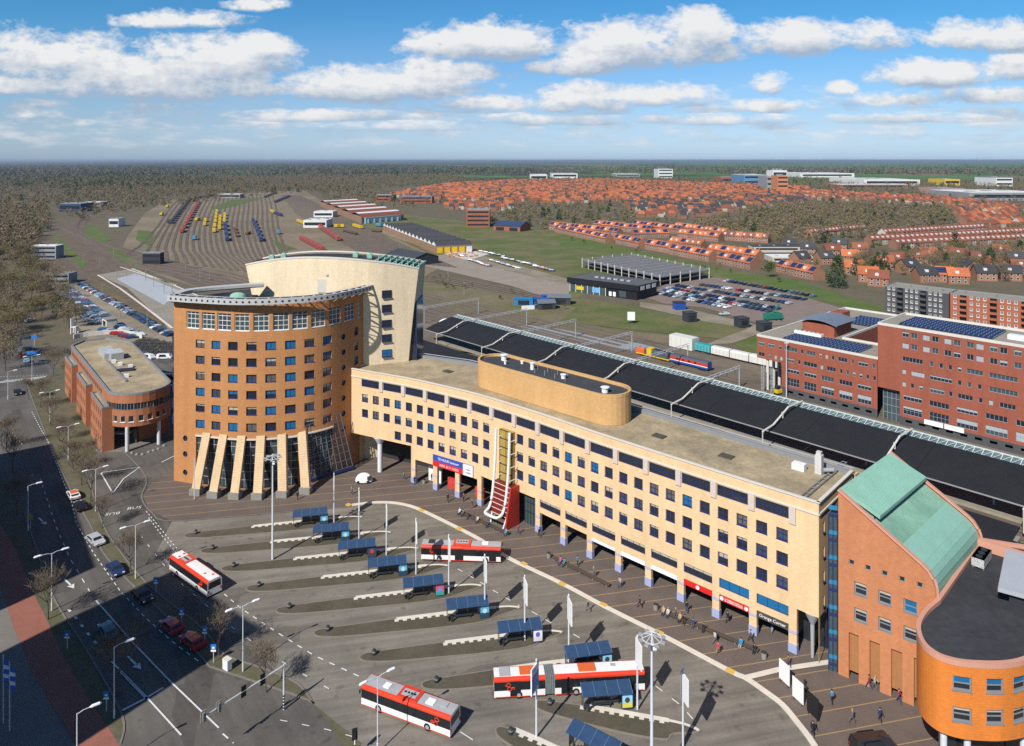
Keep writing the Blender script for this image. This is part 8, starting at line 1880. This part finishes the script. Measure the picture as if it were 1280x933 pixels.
for d, k, x, y, s, w in near_t[:285]: put_tree(k, x, y, s, w)
rest = near_t[285:]
rest += scatter([(-120, 262), (-120, 224), (560, 219), (600, 228), (480, 236), (300, 240), (100, 262)], 6500, B_, '') + scatter([(-80, 232), (-80, 222), (240, 219), (300, 230), (120, 238)], 2600, E_, '') + scatter([(470, 250), (640, 224), (1280, 226), (1400, 250), (1280, 275), (900, 260), (600, 262)], 3400, M_, '', sc=(.7, 1.1))
rest += scatter([(985, 345), (1000, 300), (1280, 285), (1400, 300), (1400, 350), (1280, 352), (1100, 352)], 260, M_, '', sc=(.35, .75))
rest += scatter([(560, 226), (1000, 222), (1300, 236), (1300, 262), (1000, 238), (600, 236)], 900, B_, '')
fr = scatter([(-200, 224), (-200, 208.5), (520, 207), (640, 212), (600, 219), (500, 222)], 8000, (4, 3, 4, .5, 5, .2), '', sc=(1., 1.5)) + scatter([(560, 219), (600, 210), (1500, 210), (1500, 224), (1000, 217)], 2600, (4, 3, 4, .5, 2, .2), '', sc=(.9, 1.4))
for yy, n, x0, x1 in ((214.5, 420, 560, 1400), (212, 400, 500, 1400), (217, 500, 900, 1400), (209.5, 500, 300, 1400), (207.5, 600, -200, 1400)): fr += scatter([(x0, yy), (x1, yy + .3), (x1, yy + .9), (x0, yy + .6)], n, (3, 3, 3, .5, 3, 0), '', sc=(1.0, 1.5))
def merge(name, trees, T_, label):
    V, Fn, M_i = [], [], []; n0 = 0; arr = [np.array(t.v) for t in T_]
    for d, k, x, y, s, w in trees:
        a = rt.uniform(0, 6.28); c, sn = cos(a), sin(a); q = arr[k]; V.append(np.stack([(q[:, 0] * c - q[:, 1] * sn) * s + x, (q[:, 0] * sn + q[:, 1] * c) * s + y, q[:, 2] * s * rt.uniform(.85, 1.15)], 1)); n = len(q) // 3; Fn.append(np.arange(len(q)).reshape(-1, 3) + n0); M_i.append(np.full(n, k)); n0 += len(q)
    V = np.concatenate(V); Fn = np.concatenate(Fn); M_i = np.concatenate(M_i); me = bpy.data.meshes.new(name); me.vertices.add(len(V)); me.vertices.foreach_set('co', V.ravel()); me.loops.add(Fn.size); me.loops.foreach_set('vertex_index', Fn.ravel().astype(np.int32)); me.polygons.add(len(Fn)); me.polygons.foreach_set('loop_start', np.arange(0, Fn.size, 3, dtype=np.int32))
    for m in TM: me.materials.append(m)
    me.polygons.foreach_set('material_index', M_i.astype(np.int32)); me.update(calc_edges=True); me.validate(); o = bpy.data.objects.new(name, me); COL.objects.link(o); tag(o, label, 'woodland', kind='stuff')
merge('woodland', rest, CROWD, 'brown leafless woodland and park trees reaching into the distance'); merge('distant_woods', fr, FAR, 'dark belts of woods near the horizon')

# ================================================================ houses
M_or = mat('orange_roof_tiles', (.46, .135, .045), s=.05, s2=.5, var=.28, rand=.4, c2=(.33, .105, .05)); M_rr = mat('brown_red_roof_tiles', (.21, .07, .042), s=.12, var=.2, rand=.3); M_dr = mat('dark_roof_tiles', (.05, .05, .055), s=.12, var=.25, rand=.3)
M_hb = mat('house_brick', (.27, .135, .085), s=.1, var=.2, rand=.3); M_hw = mat('house_render', (.46, .42, .35), s=.1, var=.1)
def house_bm(w=5.6, dp=8.5, ev=4.6, rg_=7.9):
    b = MB(); x, y = w / 2, dp / 2; b.prism([(-x, -y), (x, -y), (x, y), (-x, y)], 0, ev, 0)
    for s in (-1, 1): q = [(s * x, -y, ev), (s * x, y, ev), (s * x, 0, rg_)]; b.face(q if s > 0 else q[::-1], 0)
    return b
def house(kind, roof, wall, solar):
    t = thing('terraced_house' if kind else 'detached_house', 'x', 'house', (0, 0, 0))
    def P(nm, b, m, par=t): o = bpy.data.objects.new(nm, b.mesh(nm, m)); COL.objects.link(o); o.parent = par; return o
    w, y, ev, rg_ = (5.6, 4.25, 4.6, 7.9) if kind else (10, 4.5, 4.6, 8.3); P('wall', house_bm(w, 2 * y, ev, rg_), wall); b = MB(); e = .35; x = w / 2 + (.0 if kind else .4)
    for s in (-1, 1): q = [(-x, s * (y + e), ev - .2), (x, s * (y + e), ev - .2), (x, 0, rg_ + .12), (-x, 0, rg_ + .12)]; b.face(q if s < 0 else q[::-1]); b.face([(a, c, z - .18) for a, c, z in (q[::-1] if s < 0 else q)]); b.bar((-x, s * (y + e), ev - .25), (x, s * (y + e), ev - .25), .14, .16)
    r = P('roof', b, roof); b = MB(); b.box(w * .38, .6, rg_ - .8, .8, .6, 1.7); P('chimney', b, M_hb, r)
    for s in (-1, 1):
        for xx in ((-1.3, 1.2) if kind else (-3, 0, 3)):
            for z in (.9, 3.0):
                b = MB(); b.box(xx, s * (y + .02), z, 1.4, .1, 1.2, 0, 0); b.box(xx, s * (y + .06), z + .12, 1.15, .08, .95, 0, 1); P('window', b, [M_framew, M_glass])
    if solar:
        b = MB(); f = lambda u, v: (u, -y - e + (y + e) * v, ev - .2 + (rg_ + .32 - ev) * v + .12); b.face([f(-w * .40, .2), f(w * .40, .2), f(w * .40, .85), f(-w * .40, .85)]); P('solar_panel', b, M_solar, r)
    else: b = MB(); b.box(-.6, -y * .55, ev + .9, 1.7, 1.8, 1.4); P('dormer', b, M_framew, r)
    return t
HP = {k: house(*v) for k, v in {'os': (1, M_or, M_hb, 1), 'o': (1, M_or, M_hb, 0), 'r': (1, M_rr, M_hb, 0), 'w': (1, M_rr, M_hw, 0), 'do': (0, M_or, M_hb, 0), 'dr': (0, M_rr, M_hb, 0), 'dd': (0, M_dr, M_hb, 0), 'ds': (0, M_or, M_hb, 1)}.items()}
HL = {'os': 'orange roofed terraced house with solar panels', 'o': 'orange roofed terraced house with a dormer', 'r': 'brown red roofed brick terraced house', 'w': 'white walled terraced house with brown red roof', 'do': 'detached house with orange roof', 'dr': 'detached brick house with brown red roof', 'dd': 'detached brick house with dark roof', 'ds': 'brick house with orange roof and solar panels'}
hf = set()
def put_house(k, x, y, rz, where, sc=1.):
    o = HP[k] if k not in hf else copy_tree(HP[k]); hf.add(k); o.location = (x, y, 0); o.rotation_euler = (0, 0, rz); o.scale = (sc,) * 3; o['label'] = HL[k] + ' ' + where; o['group'] = 'houses ' + where
def hrow(a, b_, ks, where):
    a, b_ = np.array(G(*a)), np.array(G(*b_)); d = b_ - a; L = float(np.linalg.norm(d)); d /= L; n = max(1, int(L / 5.6)); rz = atan2(d[1], d[0])
    for k in range(n): p = a + d * (5.6 * (k + .5)); put_house(ks[k % len(ks)], p[0], p[1], rz, where)
w1 = 'in the terraces along the embankment'
for a, b_ in (((698, 290.5), (765, 305)), ((690, 287), (776, 296)), ((772, 304), (806, 311)), ((776, 289), (818, 293)), ((790, 298), (836, 297)), ((811, 311.5), (857, 319)), ((794, 285), (854, 293)), ((745, 285), (785, 289)), ((842, 318), (894, 328)), ((902, 329), (946, 338)), ((977, 340), (1026, 351))): hrow(a, b_, ('os', 'o', 'os'), w1)
for a, b_ in (((840, 308), (886, 314)), ((889, 318), (957, 328)), ((851, 297), (905, 303)), ((846, 288), (912, 297))): hrow(a, b_, ('o', 'o', 'os', 'o'), w1)
w2 = 'in the long rows at the right'
for a, b_ in (((1116, 311), (1283, 303)), ((1085, 306), (1283, 295))): hrow(a, b_, ('r', 'r', 'w'), w2)
hrow((1102, 297), (1231, 289), ('w',), w2); hrow((905, 300), (966, 304), ('r', 'r', 'o'), 'before the park wood'); hrow((1010, 297), (1080, 290), ('r', 'w'), w2)
w3 = 'among trees behind the apartments'
for px, py, k, r in ((1010, 318, 'dd', .2), (986, 312, 'dd', .4), (1000, 330, 'dd', 1.), (1062, 328, 'do', .3), (1068, 343, 'do', .1), (1085, 352, 'do', .2), (1105, 336, 'do', .4), (1120, 332, 'dr', .7), (1135, 341, 'dd', .9), (1098, 357, 'dr', .1), (1148, 329, 'dr', .2), (1160, 325, 'do', .3), (1182, 324, 'dr', .1), (1200, 326, 'dr', -.1), (1225, 331, 'dr', .2), (1252, 321, 'do', .1), (1270, 331, 'dd', .2), (1178, 352, 'ds', .3), (1156, 352, 'dd', .6), (1196, 354, 'do', .3), (1230, 350, 'dd', .4), (1262, 350, 'dd', .2), (1276, 342, 'dr', .2), (1210, 342, 'dd', 2.2), (1245, 340, 'dr', 2.4), (1040, 320, 'dr', .5), (1030, 330, 'dd', .8), (1075, 318, 'dr', .2), (1050, 312, 'dd', .1)): put_house(k, *G(px, py), r - .6, w3, 1.05)
HS = house_bm(); hv = np.array(HS.v); V, FF, MI = [], [], []; n0 = 0
def hstuff(poly, sx, sy, ang, ks):
    global n0
    P = GP(poly); ys = [p[1] for p in P]; xs = [p[0] for p in P]; c, s = cos(ang), sin(ang); R = max(max(xs) - min(xs), max(ys) - min(ys)); mx_, my_ = np.mean(xs), np.mean(ys)
    for i in range(int(-R / sx), int(R / sx)):
        gap = rt.randint(6, 11)
        for j in range(int(-R / sy), int(R / sy)):
            u, v = i * sx, j * sy + rt.uniform(-2, 2); x, y = mx_ + u * c - v * s, my_ + u * s + v * c
            if j % 1 or (i % gap == 0) or not inside((x, y), P) or rt.random() < .13: continue
            k = rt.choices((0, 1, 2), ks)[0]; z = rt.uniform(.9, 1.2); q = hv * np.array((sx / 5.6 * .97, 1.1, z)); 
            rf = [(-sx / 2, -5.0, 4.4 * z), (sx / 2, -5.0, 4.4 * z), (sx / 2, 0, 8.1 * z), (-sx / 2, 0, 8.1 * z), (-sx / 2, 5.0, 4.4 * z), (sx / 2, 5.0, 4.4 * z)]
            allv = [tuple(t) for t in q] + rf; m = len(q)
            V.extend((a * c - b2 * s + x, a * s + b2 * c + y, zz) for a, b2, zz in allv); 
            for f in HS.f: FF.append(tuple(t + n0 for t in f)); MI.append(3 if rt.random() < .8 else 4)
            FF.append((n0 + m, n0 + m + 1, n0 + m + 2, n0 + m + 3)); FF.append((n0 + m + 3, n0 + m + 2, n0 + m + 5, n0 + m + 4)); MI.extend((k, k)); n0 += len(allv)
hstuff([(478, 247), (560, 232), (640, 227), (760, 226), (1010, 236), (1010, 246), (860, 250), (780, 254), (700, 256), (640, 256), (560, 250)], 7, 31, .25, (8, 4, 1.5))
hstuff([(780, 256), (870, 252), (1010, 248), (1010, 255), (930, 262), (860, 275), (800, 272)], 8, 33, .2, (2, 3, 6)); hstuff([(1010, 240), (1180, 250), (1280, 262), (1280, 288), (1200, 284), (1195, 268), (1180, 258), (1010, 250)], 7, 31, .35, (6, 5, 1)); hstuff([(540, 252), (640, 258), (640, 264), (560, 262)], 7, 28, .1, (5, 4, 2))
me = bpy.data.meshes.new('distant_houses'); me.from_pydata(V, [], FF)
for m in (M_or, M_rr, M_dr, M_hb, M_hw): me.materials.append(m)
me.polygons.foreach_set('material_index', MI); me.update(); o = bpy.data.objects.new('distant_houses', me); COL.objects.link(o); tag(o, 'hundreds of small orange and red roofed houses of the distant town', 'houses', kind='stuff')

# ================================================================ buildings farther off
M_ind = mat('white_industrial', (.62, .62, .60), s=.02, var=.12); M_indg = mat('grey_industrial', (.24, .25, .26), s=.02, var=.2); M_brk = mat('far_brick', (.30, .10, .055), s=.05, var=.2); M_indb = mat('blue_industrial', (.10, .22, .38), s=.02, var=.15)
def block(name, label, xl, xr, yb, yt, dep, mw, mr, rows=2, cat='building', rot=0., proud=0):
    a, e = np.array(G(xl, yb)), np.array(G(xr, yb)); h = H * (1 - (yt - CY) / (yb - CY)); c, s = cos(rot), sin(rot); d = e - a; e = a + np.array((d[0] * c - d[1] * s, d[0] * s + d[1] * c)); d = e - a; L = float(np.linalg.norm(d)); u = d / L; n = np.array((-u[1], u[0])); t = thing(name, label, cat, (*((a + e) / 2), 0)); P = [tuple(a), tuple(e), tuple(e + n * dep), tuple(a + n * dep)]
    b = MB(); b.prism(P, 0, h); b.build('wall', mw, t); b = MB(); b.prism([tuple(np.array(p) + np.array(q) * .02) for p, q in zip(P, ((-1, -1), (1, -1), (1, 1), (-1, 1)))], h, h + .4); b.build('roof', mr, t)
    for r in range(rows):
        z = h * (r + .35) / rows; b = MB(); m = (a + e) / 2 - n * .06; b.box(m[0], m[1], z, L * .9, .12, h / rows * .4, atan2(u[1], u[0])); b.build('window_band', M_glass, t)
    for k in range(3): q = a + d * (k + .5) / 3 + n * dep * (.3 + .2 * k); b = MB(); b.box(q[0], q[1], h + .4, dep * .12, dep * .1, h * .08); b.build('roof_unit', M_indg, t)
    return t
for a in (('brick_cube_building', 'square open framed red brick building at the far side of the meadow', 583, 612, 284, 263, 26, M_brk, M_indg, 4), ('white_office_tower', 'round white office tower with a dark core far beyond the town', 823, 841, 223, 211.5, 90, M_ind, M_indg, 3), ('white_block', 'white office slab behind the orange one on the horizon', 966, 984, 240, 213.5, 40, M_ind, M_ind, 3), ('orange_block', 'orange brick office slab before the white one near the horizon', 972, 985, 241, 220, 40, mat('far_orange', (.5, .2, .09)), M_indg, 4), ('grey_block', 'dark grey office block left of the orange slab', 959, 971, 240, 221, 60, M_indg, M_indg, 3),
          ('blue_factory', 'pale blue factory hall left of the grey block', 930, 958, 231, 219, 120, M_indb, M_ind, 2), ('red_factory', 'low red hall near the horizon left of the blue factory', 902, 922, 229, 222, 100, M_brk, M_brk, 1), ('white_warehouse', 'long white warehouse near the horizon, left one', 1000, 1068, 222, 217, 260, M_ind, M_ind, 1), ('white_warehouse', 'long white warehouse with grey bands right of the middle', 1080, 1150, 232, 225, 220, M_ind, M_ind, 1), ('grey_warehouse', 'long low grey warehouse before the white one', 1050, 1135, 236, 231, 60, M_brk, M_ind, 1), ('yellow_factory', 'yellow factory near the right horizon', 1181, 1200, 232, 224.5, 80, M_yel, M_yel, 1), ('white_silo_works', 'white and blue silo works at the right horizon', 1245, 1266, 233, 222.5, 90, M_ind, M_indb, 2), ('dark_warehouse', 'large dark warehouse with pale roof, right edge', 1212, 1310, 251, 241, 120, M_indg, M_ind, 1), ('pink_hall', 'pale pink hall left of the dark warehouse', 1176, 1207, 244, 236, 80, mat('far_pink', (.42, .25, .2)), M_indg, 1),
          ('white_hall', 'white hall on the left part of the far town', 663, 684, 226, 218.5, 110, M_ind, M_ind, 1), ('white_hall', 'long pale hall in the far town behind the orange roofs', 690, 722, 223, 217, 140, M_ind, M_indg, 1), ('grey_hall', 'grey hall far behind the orange roofs', 770, 800, 221, 218, 140, M_indg, M_ind, 1), ('brick_school', 'dark brick building before the left end of the orange roofs', 470, 492, 252, 244, 26, M_brk, M_indg, 2), ('brick_school', 'low brick building with blue roof left of the brick cube', 500, 540, 254, 246, 30, M_brk, M_indb, 2),
          ('blue_roof_shed', 'dark blue shed standing before the left woods', 74, 101, 265, 255, 30, mat('far_dark_blue', (.03, .06, .12)), M_indg, 1), ('low_depot', 'low pale depot right of the dark blue shed', 105, 126, 258, 253, 24, M_indg, M_ind, 1), ('white_cabin', 'small white house beside the yard tracks', 136, 148, 284, 274, 14, M_ind, M_indg, 1), ('control_building', 'dark control building with white bands beside the tracks', 178, 200, 331, 317, 6, M_dkshed, M_indg, 2), ('round_white_building', 'white terraced building among the left trees', 38, 70, 324, 308, 9, M_indg, M_ind, 3), ('grey_pavilion', 'low grey flat roofed pavilion at the head of the left car park', 54, 86, 355, 343, 8, M_indg, M_concd, 2), ('modern_terrace', 'white and dark modern terrace with flat roof', 942, 1000, 320, 309, 12, M_hw, M_slate, 2), ('white_shop', 'low white building with flat roof behind the modern terrace', 965, 1020, 328, 322, 16, M_hw, M_ind, 1), ('depot_hall', 'white arched store beside the yard', 379, 408, 285, 276, 26, M_ind, M_ind, 1), ('yard_office', 'low dark building among the far yard tracks', 272, 300, 248, 243, 20, M_indg, M_ind, 1), ('far_canopy', 'pale flat canopy at the far end of the yard', 392, 416, 272, 265, 24, M_ind, M_ind, 1)): block(*a)
def hall(label, A, B, C, n, ev, rg_, mw, m1, m2, name, barrel=False):
    A, B, C = (np.array(q) for q in (A, B, C)); u = B - A; v = C - A; t = thing(name, label, 'hall', (*((B + C) / 2), 0)); b = MB(); b.prism([tuple(A), tuple(B), tuple(B + v), tuple(C)], 0, ev); b.build('wall', mw, t)
    for k in range(n):
        p0, p1 = A + u * k / n, A + u * (k + 1) / n; b = MB(); 
        if barrel:
            for j in range(6): f0, f1 = j / 6, (j + 1) / 6; z0, z1 = ev + (rg_ - ev) * sin(pi * f0), ev + (rg_ - ev) * sin(pi * f1); q0, q1 = p0 + (p1 - p0) * f0, p0 + (p1 - p0) * f1; b.face([(*q0, z0), (*(q0 + v), z0), (*(q1 + v), z1), (*q1, z1)][::-1], 0 if j < 4 else 1)
        else: m = (p0 + p1) / 2; b.face([(*p0, ev), (*m, rg_), (*(m + v), rg_), (*(p0 + v), ev)], 0); b.face([(*m, rg_), (*p1, ev), (*(p1 + v), ev), (*(m + v), rg_)], 1); b.face([(*(p0 + v), ev), (*(m + v), rg_), (*(p1 + v), ev)], 0); b.face([(*p1, ev), (*m, rg_), (*p0, ev)], 0)
        b.build('roof_bay', [m1, m2], t)
    return t
A, B, C = G(479, 289), G(545, 317), (G(479, 289)[0] + 27, G(479, 289)[1] + 9.5)
t = hall('long workshop with zigzag black and white roof and yellow doors', A, B, C, 15, 5.5, 8.2, mat('old_brick', (.25, .15, .095), s=.05), M_ind, M_dr, 'workshop_hall'); B = np.array(B); v = np.array(C) - np.array(A)
for k in range(5): q = B + v * (k + .5) / 5; b = MB(); b.box(q[0] + .1, q[1] - .3, .2, 4.4, .3, 4.2, atan2(v[1], v[0])); b.build('yellow_door', M_yel if k < 4 else M_ind, t)
t = hall('large old hall with white barrel roofs and a pale blue front', G(400, 258), G(452, 280), tuple(np.array(G(400, 258)) + np.array(G(505, 275.5)) - np.array(G(452, 280))), 5, 6.5, 10, mat('old_brick', (.25, .15, .095)), M_ind, M_rr, 'barrel_hall', True); P0, P1 = np.array(G(454, 280)), np.array(G(503, 275.6))
b = MB(); m = (P0 + P1) / 2; b.box(m[0], m[1] - 1, 0, float(np.linalg.norm(P1 - P0)) * .9, 2, 6.5, atan2(*(P1 - P0)[::-1])); f_ = b.build('blue_front', mat('pale_blue_front', (.22, .42, .50), s=.05), t)
for k in range(6): q = P0 + (P1 - P0) * (.1 + .15 * k); b = MB(); b.box(q[0], q[1] - 1.6, .2, 4.5, 1.2, 4.5, .1); b.build('door', M_indg, f_)
shed('brick_hall', 'brick gabled hall with dark blue roof beside the brick cube', 'hall', G(640, 288), 30, 22, 5, 9, -.5, M_brk, mat('navy_roof', (.025, .05, .11)), 2)
# courtyard life on the gravel lot: tables as one terrace thing
b = MB()
for k in range(70): px, py = 560 + rt.uniform(0, 40), 313 + rt.uniform(0, 9); x, y = G(px, py); b.box(x, y, 0, 1.8, .9, .75, rt.uniform(0, 3))
tag(b.build('terrace_tables', mat('table_wood', (.38, .17, .08))), 'crowd of small wooden tables on the terrace before the workshop', 'tables', kind='stuff'); sheet('terrace_floor', GP([(555, 318), (585, 311), (612, 318), (585, 326)]), mat('terrace_slab', (.5, .46, .40), s=.3))
# ================================================================ two tall flats just outside the frame at the left, whose shade lies over the street
def flat(label, p0, p1, dep, h):
    p0, p1 = np.array(p0), np.array(p1); d = p1 - p0; L = float(np.linalg.norm(d)); d /= L; n = np.array((d[1], -d[0])); P = [tuple(p0), tuple(p1), tuple(p1 + n * dep), tuple(p0 + n * dep)]; t = thing('tall_flats', label, 'apartment building', (*((p0 + p1) / 2), 0)); b = MB(); b.prism(P, 0, h); b.build('wall', M_redlow, t); b = MB(); b.prism(P, h, h + .5); b.build('roof', M_concd, t)
    for k in range(int(h / 3)): m = (p0 + p1) / 2 - n * .05; b = MB(); b.box(m[0], m[1], 1 + 3 * k, L * .94, .15, 1.3, atan2(d[1], d[0])); b.build('window_band', M_glass, t)
k_ = 1 / math.tan(SUN_EL); sd = np.array((sin(SUN_AZ), cos(SUN_AZ)))
tA = [np.array(G(*p)) for p in ((62, 556), (116, 711))]; tB = [np.array(G(*p)) for p in ((214, 715), (322, 788))]
hA, hB = 46, 56; flat('tall brick flats outside the left edge shading the upper street', tA[0] - sd * k_ * hA, tA[1] - sd * k_ * hA, 16, hA); flat('tall brick flats outside the lower left corner shading the lower street', tB[0] - sd * k_ * hB, tB[1] - sd * k_ * hB, 16, hB)
# ================================================================ haze: one closed box of even air
b = MB(); Wd = 52000; b.idx([(-Wd, -400, -1), (Wd, -400, -1), (Wd, 60000, -1), (-Wd, 60000, -1), (-Wd, -400, 76), (Wd, -400, 76), (Wd, 60000, 76), (-Wd, 60000, 76)], [(3, 2, 1, 0), (4, 5, 6, 7), (0, 1, 5, 4), (1, 2, 6, 5), (2, 3, 7, 6), (3, 0, 4, 7)])
hm = bpy.data.materials.new('haze_air'); hm.use_nodes = True; nt = hm.node_tree; nt.nodes.clear(); pv = nt.nodes.new('ShaderNodeVolumePrincipled'); pv.inputs['Color'].default_value = (.70, .82, .98, 1); pv.inputs['Density'].default_value = 5e-5; pv.inputs['Anisotropy'].default_value = .3
ou = nt.nodes.new('ShaderNodeOutputMaterial'); nt.links.new(pv.outputs[0], ou.inputs['Volume']); tag(b.build('haze', hm), 'thin pale blue haze over the far land', 'haze', kind='stuff')
